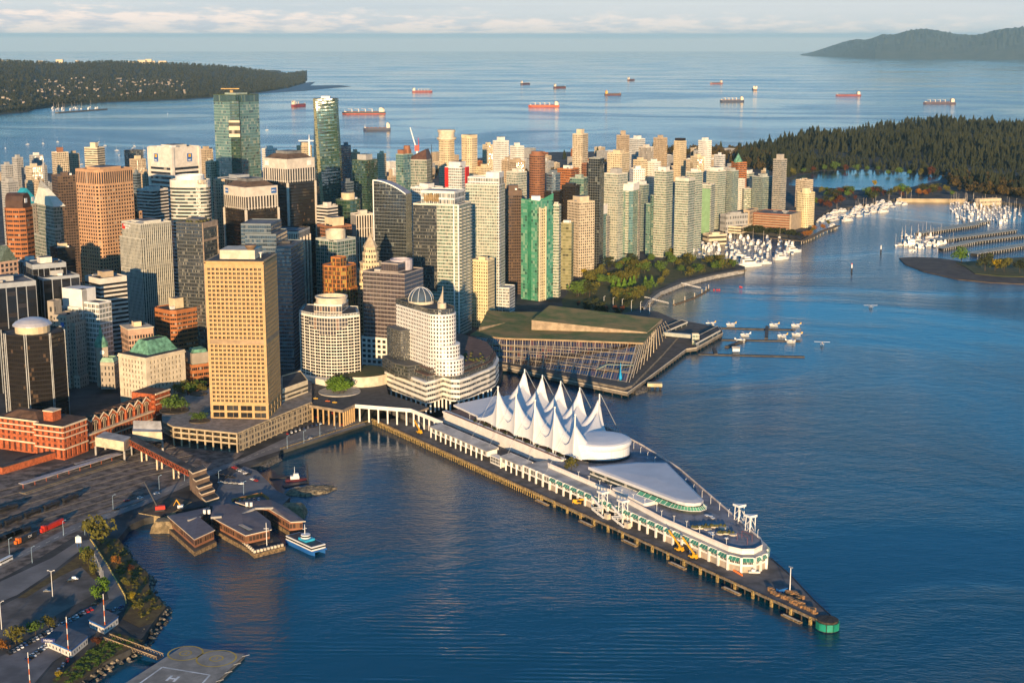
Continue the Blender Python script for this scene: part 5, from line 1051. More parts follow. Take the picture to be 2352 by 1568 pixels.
for s0, s1, t0, t1, z_0, z_1 in ((-62, 14, 60, 88, 40, 97), (-60, 18, 61, 90, 40, 68), (-58, 22, 62, 92, 40, 55)):
    s = MB(); q = stadium(s0, s1, t0, t1); wallring(s, q, z_0, z_1, 3.1, 3.7, .8); s.poly([(*p, z_1) for p in q], 1); s.build('tower_wall', PWP, t)
s = MB(); q = stadium(-63, 12, 60.5, 87.5); wallring(s, q, 97, 102, 2.2, 2.5, .4); s.build('top_glazing', ST['darkgrid'], t); s = MB(); s.poly([(*p, 100.6) for p in inset(q, .8)]); s.build('roof', RDARK, t)
s = MB(); q = [st(-63, 50), st(-36, 50), st(-36, 62), st(-63, 62)]; q = q if ring_area(q) > 0 else q[::-1]; wallring(s, q, 40, 76, 2.4, 2.4, 1); s.poly([(*p, 76) for p in q], 1); s.build('glass_wing', ST['darkgrid'], t)
s = MB(); q = [st(-66, 46), st(-30, 40), st(-12, 44), st(-12, 62), st(-66, 62)]; q = q if ring_area(q) > 0 else q[::-1]; wallring(s, q, 34, 47, 2.2, 3.2, .6); s.poly([(*p, 47) for p in q], 1); s.build('glass_wing', ST['darkgrid'], t)
dc = PY(967, 690, 1352); s = MB(); s.lathe((dc.x, dc.y, 100), [(12.4, 0), (12.4, 3.2)], 24); s.build('dome_drum', CREAM, t)
s = MB(); R_ = 12; s.lathe((dc.x, dc.y, 103), [(R_ * math.cos(rad(k)), R_ * math.sin(rad(k)) * 1.06) for k in range(0, 91, 9)], 20); s.build('dome', mat('dome_glass', (.07, .09, .11), .08, var=.1, spec=.9), t)
s = MB()
for k in range(10):
    a_ = rad(36 * k + 8)
    for j in range(0, 90, 15): p, q_ = [(dc.x + (R_ + .12) * math.cos(rad(e)) * math.cos(a_), dc.y + (R_ + .12) * math.cos(rad(e)) * math.sin(a_), 103 + R_ * 1.06 * math.sin(rad(e)) + .1) for e in (j, j + 15)]; s.tube(p, q_, .2, n=4, cap=False)
s.build('dome_rib', WHITE, t)
sc_ = Vector(st(0, 75, 100.7)); s = MB(); s.lathe(tuple(sc_), [(4.2, 0), (4.2, 5), (0, 5)], 16); s.build('roof_drum', CREAM, t); s = MB(); d3 = Vector((*PD, 0)); rows = []
for i in range(9):
    f = i / 8; p = sc_ + Vector((0, 0, 5 + 15 * f)) + d3 * 2; w_ = 11 * (1 - f) ** 1.5; rows.append([tuple(p), tuple(p - d3 * w_ * .5 + Vector((0, -.6 * w_ / 8, 0))), tuple(p - d3 * w_ - Vector((0, 0, w_ * .15)))])
for A_, B_ in zip(rows, rows[1:]):
    for k in range(2): s.poly([A_[k], A_[k + 1], B_[k + 1], B_[k]], sm=True)
s.tube(sc_ + d3 * 2, sc_ + d3 * 2 + Vector((0, 0, 21)), .35, .2); s.build('sail_sculpture', CREAM, t)
for i in range(len(POD)):
    a_, b_ = Vector(pod[i]), Vector(pod[(i + 1) % len(pod)]); n_ = int((b_ - a_).length // 11)
    if (a_.y + b_.y) / 2 < 1375:
        for k in range(n_ + 1): p = a_.lerp(b_, k / (n_ + 1)) ; p = p + (xy(Vector(st(-20, 70))) - p).normalized() * 1.5; s = MB(); s.tube((p.x, p.y, 5), (p.x, p.y, 15), .9, n=8); s.build('column', WHITE, t)
s = MB(); s.lathe((*st(18, 104), 46), [(16, 0), (16, 1.5)], 20); one(s, 'pool', mat('blue_glass', (.05, .14, .26), .1), 'blue glazed pool canopy on the hotel terrace', 'canopy') if 0 else None
for k in range(22):
    p = P(1062 + rnd.uniform(0, 50), 812 + rnd.uniform(0, 22), 46); s = MB(); s.lathe((p.x, p.y, 45.8), [(.2, 0), (1.5, .6), (1.2, 1.8), (0, 2.3)], 7)
    o_ = s.build('shrub', GRASS, t)
# ---------------------------------------------------------------- convention centre with the living roof
t = thing('convention_centre', 'glass fronted hall under a tilted grass roof on the harbour', 'building', tuple(P(1439, 876, 8)))
def ring_px(pts, z): q = [tuple(xy(P(u, v, z))) for u, v in pts]; return q if ring_area(q) > 0 else q[::-1]
low = [(1080, 768), (1160, 776), (1300, 780), (1478, 787), (1522, 733), (1268, 716), (1160, 716)]
GR = mat('living_roof', (.10, .15, .035), .95, var=.3, scale=.045, c2=(.32, .22, .08), det=8, bump=.4)
SO = mat('timber_soffit', (.34, .24, .14), .8, var=.1)
q = ring_px(low, 32); s = MB(); s.prism(q, 30.2, 32, 1, 0, bottom=True); s.build('lower_roof', [GR, SO], t)
A4 = [P(1221, 735, 43), P(1486, 763, 33), P(1521, 732, 34.5), P(1262, 701, 46)]; s = MB(); s.poly(A4, 0)
for i in range(4): p, q_ = A4[i], A4[(i + 1) % 4]; s.poly([(p.x, p.y, 30), (q_.x, q_.y, 30), tuple(q_), tuple(p)], 1)
s.build('upper_roof', [GR, mat('tan_fascia', (.36, .27, .18), .8)], t)
s = MB(); A5 = [P(1100, 752, 36), P(1160, 741, 32.2), P(1165, 716, 32.2), P(1120, 712, 37)]; s.poly(A5, 0)
for i in range(4): p, q_ = A5[i], A5[(i + 1) % 4]; s.poly([(p.x, p.y, 30), (q_.x, q_.y, 30), tuple(q_), tuple(p)], 1)
s.build('upper_roof', [GR, MATS['tan_fascia']], t)
base = [P(1075, 822, 8), P(1164, 832, 8), P(1438, 877, 8), P(1500, 790, 8)]; top = [P(1090, 774, 30.2), P(1164, 779, 30.2), P(1462, 789, 30.2), P(1506, 745, 30.2)]
CG = facade('facade_hall', (.30, .26, .20), (.04, .024, .018), .93, .90, pb=.2, blind=(.20, .07, .03), mull=3, dark=.35, gspec=.6)
s = MB(); nb = (5, 16, 10)
for i in range(3): s.poly([base[i], base[i + 1], top[i + 1], top[i]], 0, [(i * 40 + .001, 4.02), (i * 40 + nb[i] + .001, 4.02), (i * 40 + nb[i] + .001, .02), (i * 40 + .001, .02)])
s.build('glass_wall', CG, t)
for i in range(3):
    n = ((base[i + 1] - base[i]).cross(Vector((0, 0, 1)))).normalized()
    for k in range(nb[i] + 1): f = k / nb[i]; s = MB(); s.beam(base[i].lerp(base[i + 1], f) + n * .5, top[i].lerp(top[i + 1], f) + n * .5, .38, .4); s.build('column', CREAM, t)
    for f in (.24, .5, .74): s = MB(); a_, b_ = base[i].lerp(top[i], f) + n * .9, base[i + 1].lerp(top[i + 1], f) + n * .9; s.beam(a_, b_, 1.0, .6); s.build('gallery', mat('bronze_band', (.33, .27, .18)), t)
for k in range(14):
    f = k / 13; b0, t0 = base[2].lerp(P(1536, 760, 8), f), P(1470, 789, 30).lerp(P(1528, 738, 33), f); s = MB(); s.beam(b0 + Vector((3, -1, 0)), t0, .6, .6); s.build('raker', CREAM, t)
s = MB(); n = Vector((.3, -1, 0)); s.beam(P(1370, 848, 14), P(1395, 836, 18), 2, .5); s.beam(P(1395, 836, 18), P(1455, 838, 18), 2, .5); s.build('stair', mat('glass_stair', (.30, .36, .26)), t)
# quay, promenade and harbour deck around it
DK = mat('quay_concrete', (.21, .18, .145), .85, var=.15, scale=.15); DKD = mat('promenade_paving', (.10, .085, .07), .85, var=.15, scale=.15)
QUAY = [(1060, 836), (1164, 846), (1441, 903), (1476, 878), (1576, 803), (1600, 800), (1660, 766), (1655, 752), (1600, 742), (1556, 736), (1510, 716), (1478, 712), (1300, 740), (1100, 790)]
t = thing('quay', 'concrete quay and promenade on piles round the grass roofed hall', 'quay', tuple(P(1441, 903, 5)))
s = MB(); q = ring_px(QUAY, 5); s.prism(q, 2.2, 5.3, 0, 1, bottom=True); s.build('deck', [DK, DKD], t)
s = MB(); q = ring_px([(1064, 826), (1164, 837), (1434, 890), (1452, 884), (1520, 815), (1560, 770), (1500, 735)], 8); s.prism(q, 5.3, 7.9, 0, 1); s.build('promenade', [DK, DKD], t)
for (u0, v0), (u1, v1) in zip(QUAY[1:7], QUAY[2:8]):
    p0, p1 = P(u0, v0, 5), P(u1, v1, 5); L = (p1 - p0).length; s = MB(); s.beam(p0 + Vector((0, 0, 1.2)), p1 + Vector((0, 0, 1.2)), .5, .9); s.build('parapet', CREAM, t)
    for k in range(int(L // 11)): p = p0.lerp(p1, (k + .5) / (L // 11)) + Vector((-1, 1.2, 0)); s = MB(); s.tube((p.x, p.y, -2), (p.x, p.y, 2.4), .7, n=6); s.build('pile', PILE, t)
t = thing('seaplane_terminal', 'low glazed terminal on the end of the promenade', 'building', tuple(P(1620, 760, 5)))
for pts, z_ in (([(1592, 776), (1598, 788), (1655, 757), (1648, 748)], 11), ([(1520, 752), (1524, 762), (1580, 738), (1566, 734)], 10)):
    q = ring_px(pts, z_); roofed(t, q, 5.3, z_, 'whitebands', 3, 4.5, 1.2, RDARK, 'wall', .4)
s = MB(); s.beam(P(1524, 762, 13), P(1592, 768, 13), 5, 4.2); s.build('footbridge', ST['teal'][1], t); c_ = P(1597, 790, 5); s = MB(); wallring(s, [(c_.x - 4, c_.y - 3), (c_.x + 4, c_.y - 3), (c_.x + 4, c_.y + 3), (c_.x - 4, c_.y + 3)], 1, 17, 4, 4, .6); s.build('lift_tower', ST['pale'], t)
s = MB(); p = P(1425, 874, 8); s.lathe((p.x, p.y, 8), [(0.4, 0), (1.7, 2.2), (1.5, 4), (.8, 9), (.25, 17), (0, 20)], 12); one(s, 'drop_sculpture', mat('drop_blue', (.01, .32, .62), .35), 'tall bright blue raindrop sculpture on the quay corner', 'sculpture')
s = MB(); c_ = P(1504, 884, 4); s.box((c_.x, c_.y, 3), (15, 8, 3.4), 0, -.1); 
t = thing('mooring_platform', 'square concrete mooring platform standing off the quay', 'platform', (c_.x, c_.y, 0)); s.build('deck', mat('tan_concrete', (.50, .42, .26)), t)  # plain warm tan concrete
for x in (-5.5, 0, 5.5): s = MB(); s.tube((c_.x + x, c_.y - 2.5, -2), (c_.x + x, c_.y - 2.5, 3), 1.1, n=8); s.build('pile', PILE, t)
def rock_mound(px, z1, name, label, m=ROCK, seed=1, cat='rocks', n=26):
    q = pxpoly(px, 0); c_ = sum(q, Vector()) / len(q); r2 = random.Random(seed); s = MB(); rings = []
    for f, zz in ((1.0, -1.5), (.9, z1 * .45), (.6, z1 * .85), (.25, z1)):
        ring = []
        for i in range(len(q)):
            for k in range(4): p = q[i].lerp(q[(i + 1) % len(q)], k / 4); v = c_ + (p - c_) * f * r2.uniform(.93, 1.06); ring.append((v.x, v.y, zz + r2.uniform(-.5, .5)))
        rings.append(ring)
    s.loft(rings, 0); return one(s, name, m, label, cat)
rock_mound([(1446, 900), (1470, 886), (1492, 890), (1487, 900), (1462, 908)], 3, 'rock_islet', 'small rock islet off the quay corner')
rock_mound([(652, 1138), (660, 1126), (715, 1117), (765, 1116), (777, 1122), (755, 1132), (700, 1142)], 3.2, 'breakwater', 'short rock breakwater beside the small boat dock', mat('tan_rock', (.20, .16, .10), .9, var=.35, scale=.5, bump=.6), 2)
rock_mound([(575, 1072), (640, 1044), (650, 1056), (600, 1082)], 4, 'rock_bank', 'dark rock bank under the wharf end', ROCK, 4)
# ---------------------------------------------------------------- harbour park, seawall, floats
sheet('park_lawn', [(1300, 745), (1440, 725), (1474, 700), (1500, 668), (1560, 640), (1640, 622), (1700, 612), (1640, 600), (1545, 590), (1480, 606), (1400, 622), (1330, 640), (1290, 690)], 5.25, GRASS)
def strip(name, pts, w, z, m, kind='structure', z0=None):
    q = [P(u, v, z) for u, v in pts]; s = MB()
    for a_, b_ in zip(q, q[1:]):
        d = xy(b_ - a_).normalized(); n = Vector((-d.y, d.x)) * w / 2; pts4 = [(a_.x - n.x, a_.y - n.y), (b_.x - n.x, b_.y - n.y), (b_.x + n.x, b_.y + n.y), (a_.x + n.x, a_.y + n.y)]
        if z0 is None: s.poly([(*p, z) for p in pts4])
        else: s.prism(pts4, z0, z, 0)
    return one(s, name, m, None, None, kind=kind)
SWL = [(1476, 704), (1487, 688), (1515, 667), (1566, 647), (1640, 629), (1706, 617)]
strip('path', SWL, 7, 5.5, mat('path_asphalt', (.13, .12, .10), .9), z0=4)
s = MB()
for (u0, v0), (u1, v1) in zip(SWL, SWL[1:]): a_, b_ = P(u0 + 3, v0 + 4, 5), P(u1 + 2, v1 + 4, 5); s.beam(a_ + Vector((0, 0, .9)), b_ + Vector((0, 0, .9)), .8, 5.6)
tag(s.build('seawall', CONC), 'curved concrete seawall along the harbour park', 'seawall')
s = MB()
for (u0, v0), (u1, v1) in zip(SWL, SWL[1:]):
    for k in range(14): f = rnd.random(); p = P(u0 + (u1 - u0) * f + rnd.uniform(4, 9), v0 + (v1 - v0) * f + rnd.uniform(6, 14), 0); s.lathe((p.x, p.y, -.6), [(rnd.uniform(1.2, 2.6), 0), (1.2, rnd.uniform(.8, 2)), (0, 2.2)], 5, sm=False)
one(s, 'riprap', ROCK, 'rough stones along the foot of the park seawall', 'riprap', kind='stuff')
s = MB(); s.beam(P(1690, 622, 5.6), P(1711, 619, 5.6), 8, 1); t = thing('pier', 'short wooden pier head at the end of the park seawall', 'pier', tuple(P(1700, 621, 0))); s.build('deck', TIMBER, t)
for k in range(7): p = P(1686 + 4 * k, 626 - 1.0 * k, 0); s = MB(); s.tube((p.x, p.y, -2), (p.x, p.y, 4.8), .5, n=6); s.build('pile', PILE, t)
def floatdock(label, pts, w, z=.9, m=None, posts=0, group=None, cat='dock'):
    q = [P(u, v, z) for u, v in pts]; t = thing('floating_dock', label, cat, tuple(q[0]), group=group); t.location.z = 0
    for a_, b_ in zip(q, q[1:]): s = MB(); s.beam(a_, b_, w, z + .3); s.build('pontoon', m or TIMBER, t)
    for k in range(posts): f = k / max(1, posts - 1) * (len(q) - 1); i = min(len(q) - 2, int(f)); p = q[i].lerp(q[i + 1], f - i) + Vector((0, w * .55, 0)); s = MB(); s.tube((p.x, p.y, -2), (p.x, p.y, 6.5), .5, n=6); s.build('post', CREAM, t)
    return t
floatdock('curved float with tall mooring posts off the park seawall', [(1548, 699), (1590, 685), (1618, 671), (1628, 663)], 4, posts=6)
for lab, a_, b_ in (('white gangway down to the south end of the curved float', (1480, 683), (1536, 697)), ('white gangway to the north end of the curved float', (1564, 651), (1610, 662))):
    t = thing('gangway', lab, 'gangway', tuple(P(*a_, 5))); s = MB(); A_, B_ = P(*a_, 5.5), P(*b_, 1.2); s.beam(A_, B_, 2.4, .4); s.build('deck', CONC, t)
    for e in (-1.2, 1.2): s = MB(); o_ = Vector((0, e, 1.3)); s.beam(A_ + o_, B_ + o_, .2, .25); [s.tube(A_.lerp(B_, k / 14) + Vector((0, e, 0)), A_.lerp(B_, (k + .5) / 14) + o_, .1, n=4, cap=False) or s.tube(A_.lerp(B_, (k + .5) / 14) + o_, A_.lerp(B_, (k + 1) / 14) + Vector((0, e, 0)), .1, n=4, cap=False) for k in range(14)]; s.build('railing', WHITE, t)
floatdock('northern seaplane float with service boxes', [(1655, 752), (1764, 755)], 6, m=DKD)
floatdock('middle seaplane float with service boxes', [(1657, 779), (1838, 782)], 6, m=DKD)
floatdock('long southern seaplane float with pale rails', [(1604, 812), (1848, 818)], 6, m=DKD)
floatdock('eastern extension of the northern seaplane float', [(1764, 755), (1826, 756)], 6, m=DKD)
for lab, a_, b_ in (('dark ramp between the two northern floats', (1762, 748), (1760, 776)), ('sloping ramp from the terminal to the middle float', (1668, 795), (1712, 779)), ('short ramp down to the southern float', (1640, 798), (1645, 812))): floatdock(lab, [a_, b_], 4, z=1.6, m=DKD)
t = thing('float_house', 'small white hut on the southern seaplane float', 'hut', tuple(P(1690, 806, 0))); p = P(1690, 806, 1); s = MB(); s.box((p.x, p.y, 1), (8, 6, 3.4)); s.build('wall', WHITE, t); s = MB(); s.loft([[(p.x - 4.6, p.y + y, 4.4) for y in (-3.6, 3.6)] + [(p.x - 4.6, p.y, 6.4)], [(p.x + 4.6, p.y + y, 4.4) for y in (-3.6, 3.6)] + [(p.x + 4.6, p.y, 6.4)]]); s.build('roof', RLIGHT, t)
# seaplanes
def seaplane(tail, label):
    t = thing('seaplane', label, 'seaplane'); s = MB(); prof = [(-6.2, .25, 1.0), (-5.6, .7, .8), (-4, .85, .8), (-1, 1.0, .9), (1, .85, 1.0), (4, .45, 1.3), (6.4, .18, 1.6)]; rings = []
    for x, r, zc in prof: rings.append([(x, r * math.cos(k * math.pi / 4), 2.0 + zc * .6 + r * 1.05 * math.sin(k * math.pi / 4)) for k in range(8)])
    s.loft(rings, 0, sm=True); s.build('fuselage', WHITE, t, False)
    s = MB(); s.prism([(-2.6, -9), (-.8, -9), (-.8, 9), (-2.6, 9)], 3.75, 4.0, 0, bottom=True); s.build('wing', WHITE, t, False)
    s = MB(); s.prism([(5.2, -2.6), (6.4, -2.6), (6.4, 2.6), (5.2, 2.6)], 3.1, 3.25, 0, bottom=True); s.build('tailplane', WHITE, t, False)
    s = MB(); s.loft([[(4.4, y, 3.0), (6.6, y, 3.0), (6.9, y, 5.2), (6.0, y, 5.2)] for y in (-.12, .12)]); s.build('tail_fin', tail, t, False)
    for y in (-1.5, 1.5):
        s = MB(); s.loft([[(x, y + w_ * cx_, h_ + .45 * cz_) for cx_, cz_ in ((-1, 0), (0, -1), (1, 0), (1, .8), (-1, .8))] for x, w_, h_ in ((-5.4, .1, .9), (-4.6, .4, .6), (0, .45, .5), (3, .3, .6), (4.4, .08, .8))]); fl_ = s.build('float', WHITE, t, False)
        s = MB(); s.tube((-2.5, y, .9), (-2.2, y * .5, 2.2), .1, n=5); s.tube((1, y, .9), (.8, y * .5, 2.2), .1, n=5); s.build('strut', STEEL, fl_, False)
    s = MB(); s.tube((-6.3, 0, 2.6), (-6.7, 0, 2.6), .35, .05, 8); s.box((-6.45, 0, 1.2), (.08, .25, 2.8)); s.build('propeller', DARK, t, False); return Proto(t)
YT, WT = seaplane(YELLOW, 'white seaplane with a yellow tail'), seaplane(WHITE, 'white seaplane')
for pr, u, v, rz, lab in ((YT, 1632, 746, .1, 'yellow tailed seaplane nearest the terminal, northern float'), (YT, 1679, 748, .1, 'yellow tailed seaplane second along the northern float'), (YT, 1778, 749, .1, 'yellow tailed seaplane third along the northern float'), (YT, 1828, 750, .1, 'yellow tailed seaplane at the outer end of the northern float'),
    (WT, 1712, 772, .1, 'plain white seaplane behind the middle float, inner end'), (YT, 1797, 774, .1, 'yellow tailed seaplane behind the middle float'), (YT, 1830, 771, -.2, 'yellow tailed seaplane turning off the end of the middle float'), (WT, 1700, 785, 3.2, 'plain white seaplane in front of the middle float, inner end'), (WT, 1816, 787, 3.2, 'plain white seaplane in front of the middle float, outer end'),
    (YT, 1888, 793, -1.75, 'seaplane taxiing towards the floats with a wake'), (WT, 2000, 708, -1.6, 'seaplane alone on the open harbour')): pr.at(P(u, v, 0), rz, lab, 'seaplanes of the harbour')
def wake(u0, v0, u1, v1, w0, w1):
    a_, b_ = P(u0, v0, .06), P(u1, v1, .06); d = xy(b_ - a_).normalized(); n = Vector((-d.y, d.x, 0)); s = MB()
    for i in range(12):
        f, g = i / 12, (i + 1) / 12; p, q_ = a_.lerp(b_, f), a_.lerp(b_, g); wa, wb = w0 + (w1 - w0) * f, w0 + (w1 - w0) * g; s.poly([p - n * wa, q_ - n * wb, q_ + n * wb, p + n * wa])
    return one(s, 'wake', mat('foam', (.25, .34, .38), .4, var=.4, scale=.4), 'pale wake trailing a moving seaplane', 'wake', kind='stuff')
# ---------------------------------------------------------------- the long wedge shaped pier
DKA = mat('apron_asphalt', (.13, .12, .115), .9, var=.2, scale=.08)
def ring_st(pts): q = [st(*p) for p in pts]; return q if ring_area(q) > 0 else q[::-1]
t = thing('cruise_pier', 'long wedge shaped pier of timber and concrete carrying the white halls', 'pier', st(280, 30, 0))
DECK = [(-5, 0), (570, 0), (574, 4), (568, 10), (545, 19), (505, 37.5), (474, 49), (313, 110), (244, 128), (184, 138), (70, 141), (20, 118), (-40, 112), (-40, 60), (-12, 14)]
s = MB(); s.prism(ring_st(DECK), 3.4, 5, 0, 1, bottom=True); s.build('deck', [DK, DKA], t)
s = MB(); s.prism(ring_st([(0, 9), (480, 9), (470, 40), (313, 100), (184, 128), (40, 110), (-30, 60)]), -2, 3.5, 0); s.build('core_wall', mat('deck_shade_wall', (.05, .042, .035), .9), t)  # dark box colour stands in for the shade under the deck
FN = mat('fender_timber', (.30, .21, .08), .9, var=.35, scale=.9)
s = MB(); s.beam(st(-4, -.2, 5.5), st(569, -.2, 5.5), .8, .8); s.build('kerb_beam', TIMBER, t); s = MB(); s.beam(st(0, .4, 4.9), st(330, .4, 4.9), .5, 2.6); s.build('fender_wall', FN, t)
fp = MB()
for k in range(92): s = MB(); x = 1.5 + k * 3.0; s.tube(st(x, -.7, -2), st(x, -.5, 4.8), .42, n=6); (s.build('fender_pile', FN, t))
for k in range(70):
    x = 276 + k * 4.2
    s = MB(); s.tube(st(x, .6 + (k % 3) * 1.6, -2), st(x, .6 + (k % 3) * 1.6, 3.5), .45, n=6); s.build('pile', PILE, t)
    if k % 4 == 0: s = MB(); p = st(x, -.3, 0); s.box((*p, -.5), (1.7, 1.2, 5.2), 0, PR); s.build('pile_cap', FN, t)
s = MB()
for a_, b_ in (((569, 10), (545, 19.5)), ((545, 19.5), (505, 38)), ((505, 38), (474, 49.5))): s.beam(st(*a_, 6), st(*b_, 6), .25, 1)
s.build('rail', DARK, t)
s = MB(); tip = st(571.5, 4, 0); s.lathe((*tip, -2), [(6.4, 0), (6.4, 6.2), (0, 6.3)], 9, 0, sm=False); one(s, 'fender_dolphin', PILE, 'dark round fender drum at the very tip of the pier', 'fender') if 0 else s.build('nose_block', PILE, t)
for k in range(-4, 5): a_ = PR + rad(34 * k); s = MB(); c_ = (tip[0] + 6.6 * math.cos(a_), tip[1] + 6.6 * math.sin(a_)); s.box((*c_, .6), (.6, 3.5, 4.4), 0, a_); s.build('fender_panel', mat('sea_green_paint', (.012, .24, .16), .5), t)
# lower hall and arcade
BW = mat('hall_white', (.80, .75, .68), .6, var=.04); GRID = facade('facade_hallgrid', (.80, .75, .67), (.05, .058, .055), .86, .80, pb=.12, mull=3, tilt=.01)
t = thing('pier_terminal', 'two storey white terminal with green awnings along the pier edge', 'terminal', st(350, 30, 5))
LOW = [(229, 13.5), (474, 12), (483, 15), (488, 22), (486, 34), (474, 46), (313, 106), (300, 106), (246, 39), (229, 39)]
q = ring_st(LOW); s = MB(); s.prism(q, 5, 15.5, 0, 1); s.build('wall', [BW, RLIGHT], t)
def along(s0, s1, t0, t1, n):
    for k in range(n): f0, f1 = k / n, (k + 1) / n; yield Vector(st(s0 + (s1 - s0) * f0, t0 + (t1 - t0) * f0)), Vector(st(s0 + (s1 - s0) * f1, t0 + (t1 - t0) * f1)), k
AW = mat('awning_green', (.04, .20, .14), .3, var=.1); AWR = mat('awning_rib', (.62, .68, .60), .5)
def frontbay(t, a_, b_, z0, z1, k, awn, open_, cw=1.5):
    d = (b_ - a_).normalized(); n = Vector((d.y, -d.x))
    s = MB(); c_ = a_ + n * .35; s.box((c_.x, c_.y, z0), (cw, 1.5, z1 - z0), 0, math.atan2(d.y, d.x)); s.build('pilaster', BW, t)
    A_, B_ = a_ + d * cw / 2 + n * .06, b_ - d * cw / 2 + n * .06; zm = z0 + (z1 - z0) * .5
    s = MB(); s.poly([(*A_, zm), (*B_, zm), (*B_, z1 - 1), (*A_, z1 - 1)], 0, [(.001, 1), (2.001, 1), (2.001, .01), (.001, .01)]); s.build('window', GRID, t)
    s = MB(); s.poly([(*A_, z0), (*B_, z0), (*B_, zm - 1.0), (*A_, zm - 1.0)]); s.build('loading_door' if not open_ else 'bay_shade_panel', mat('tan_panel', (.42, .34, .26), .8) if not open_ else mat('bay_shadow', (.03, .028, .026), .9), t)  # open bays are flat dark panels, their shade painted in
    if awn:
        s = MB(); e = n * 2.0; zt_ = z1 - .6; s.poly([(*A_, zt_), (*(A_ + e), zt_ - 2.0), (*(B_ + e), zt_ - 2.0), (*B_, zt_)][::-1]); s.poly([(*A_, zt_), (*(A_ + e), zt_ - 2.0), (*A_, zt_ - 2)]); 
        s.build('awning', AW, t); s = MB()
        for f in (.0, .33, .66, 1): p = A_.lerp(B_, f); s.beam((*p, zt_ + .1), (*(p + e), zt_ - 1.9), .14, .1)
        s.build('awning_rib', AWR, t)
for a_, b_, k in along(230, 474, 13.5, 12, 26): frontbay(t, a_, b_, 5, 15.5, k, k >= 4, k not in (22, 23, 24, 25) and k % 5 != 4)
for (s0, t0), (s1, t1) in zip(LOW[1:5], LOW[2:6]):
    n_ = max(1, round(math.dist((s0, t0), (s1, t1)) / 7))
    for a_, b_, k in along(s0, s1, t0, t1, n_): frontbay(t, a_, b_, 5, 15.5, k, True, False)
s = MB(); UP = [(246, 26), (330, 25), (372, 20), (402, 16.5), (470, 15.5), (479, 19), (483, 26), (480, 36), (470, 44), (313, 104), (246, 121), (184, 132), (60, 135), (62, 39), (246, 39)]
s.prism(ring_st(UP), 9, 18, 0, 1); s.build('upper_wall', [BW, mat('terrace_deck', (.22, .22, .245), .85, var=.15, scale=.1)], t)
s = MB(); s.poly([(*p, 18.9) for p in ring_st([(60, 40), (246, 40), (262, 60), (230, 118), (184, 130), (62, 133)])]); s.build('promenade', mat('brick_paving', (.16, .10, .085), .85, var=.15, scale=.2), t)
s = MB(); s.prism(ring_st([(60, 39), (246, 39), (246, 44), (60, 44)]), 18, 19.6, 0); s.build('parapet_wall', BW, t); s = MB(); s.prism(ring_st([(64, 39.4), (244, 39.4), (244, 40.4), (64, 40.4)]), 19.6, 20.1, 0); s.build('planter_strip', mat('planter_brown', (.20, .09, .055)), t)
RAILM = mat('white_rail', (.74, .66, .60), .6, var=.03)
for (s0, t0), (s1, t1) in zip([(246, 26), (330, 25), (372, 20), (402, 16.5), (470, 15.5), (479, 19), (483, 26), (480, 36), (470, 44), (313, 104), (246, 121), (184, 132)], [(330, 25), (372, 20), (402, 16.5), (470, 15.5), (479, 19), (483, 26), (480, 36), (470, 44), (313, 104), (246, 121), (184, 132), (60, 135)]):
    s = MB(); s.beam(st(s0, t0, 19.4), st(s1, t1, 19.4), .3, 1.4); s.build('railing', RAILM, t)
# arcade sheds
for lab, s0, s1, tf in (('long white arcade shed on columns at the pier root', 86, 178, 12.5), ('short white arcade shed with tall windows', 198, 229, 13)):
    tt = thing('arcade_shed', lab, 'shed', st((s0 + s1) / 2, tf + 4, 5)); s = MB(); s.prism(ring_st([(s0, tf), (s1, tf), (s1, 22), (s0, 22)]), 9.6, 14.6, 0); s.build('wall', BW, tt)
    s = MB(); rr = [st(s0 - 1, tf - 1.2, 14.8), st(s1 + 1, tf - 1.2, 14.8), st(s1 + 1, 22.5, 16.4), st(s0 - 1, 22.5, 16.4)]; s.poly(rr); s.poly([(p[0], p[1], p[2] - .5) for p in rr][::-1]); s.poly([rr[0], (rr[0][0], rr[0][1], 14.2), (rr[1][0], rr[1][1], 14.2), rr[1]]); s.build('roof', RLIGHT, tt); s = MB(); s.beam(rr[3], rr[2], .6, 2); s.build('ridge', BW, tt)
    n_ = round((s1 - s0) / 8.2)
    for a_, b_, k in along(s0, s1, tf, tf, n_):
        d = (b_ - a_).normalized(); n = Vector((d.y, -d.x)); s = MB(); s.tube((*(a_ + n * .3), 5), (*(a_ + n * .3), 14.6), .65, n=8); s.build('column', BW, tt)
        A_, B_ = a_ + d * 2 + n * .06, b_ - d * 2 + n * .06; s = MB(); s.poly([(*A_, 10.2), (*B_, 10.2), (*B_, 13.8), (*A_, 13.8)], 0, [(.001, 1), (1.001, 1), (1.001, .01), (.001, .01)]); s.build('window', GRID, tt)
    s = MB(); s.prism(ring_st([(s0 + 2, tf + 4.5), (s1, tf + 4.5), (s1, 22), (s0 + 2, 22)]), 5, 9.6, 0); s.build('inner_shade', mat('bay_shadow', (.03, .028, .026), .9), tt)  # dark block painted as the shade behind the columns
s = MB(); s.prism(ring_st([(180, 14), (197, 14), (197, 20), (180, 20)]), 5, 11.5, 0); tt = thing('stair_hall', 'small glazed link between the two arcade sheds', 'building', st(188, 17, 5)); s.build('wall', [BW], tt); s = MB(); a_, b_ = st(180.5, 13.9), st(196.5, 13.9); s.poly([(*a_, 6), (*b_, 6), (*b_, 11), (*a_, 11)], 0, [(.001, 2), (4.001, 2), (4.001, .01), (.001, .01)]); s.build('window', GRID, tt)
s = MB(); s.prism(ring_st([(-30, 22), (240, 22), (240, 39), (-30, 42)]), 5, 9.5, 0); one(s, 'service_road', DKA, None, None, kind='structure')
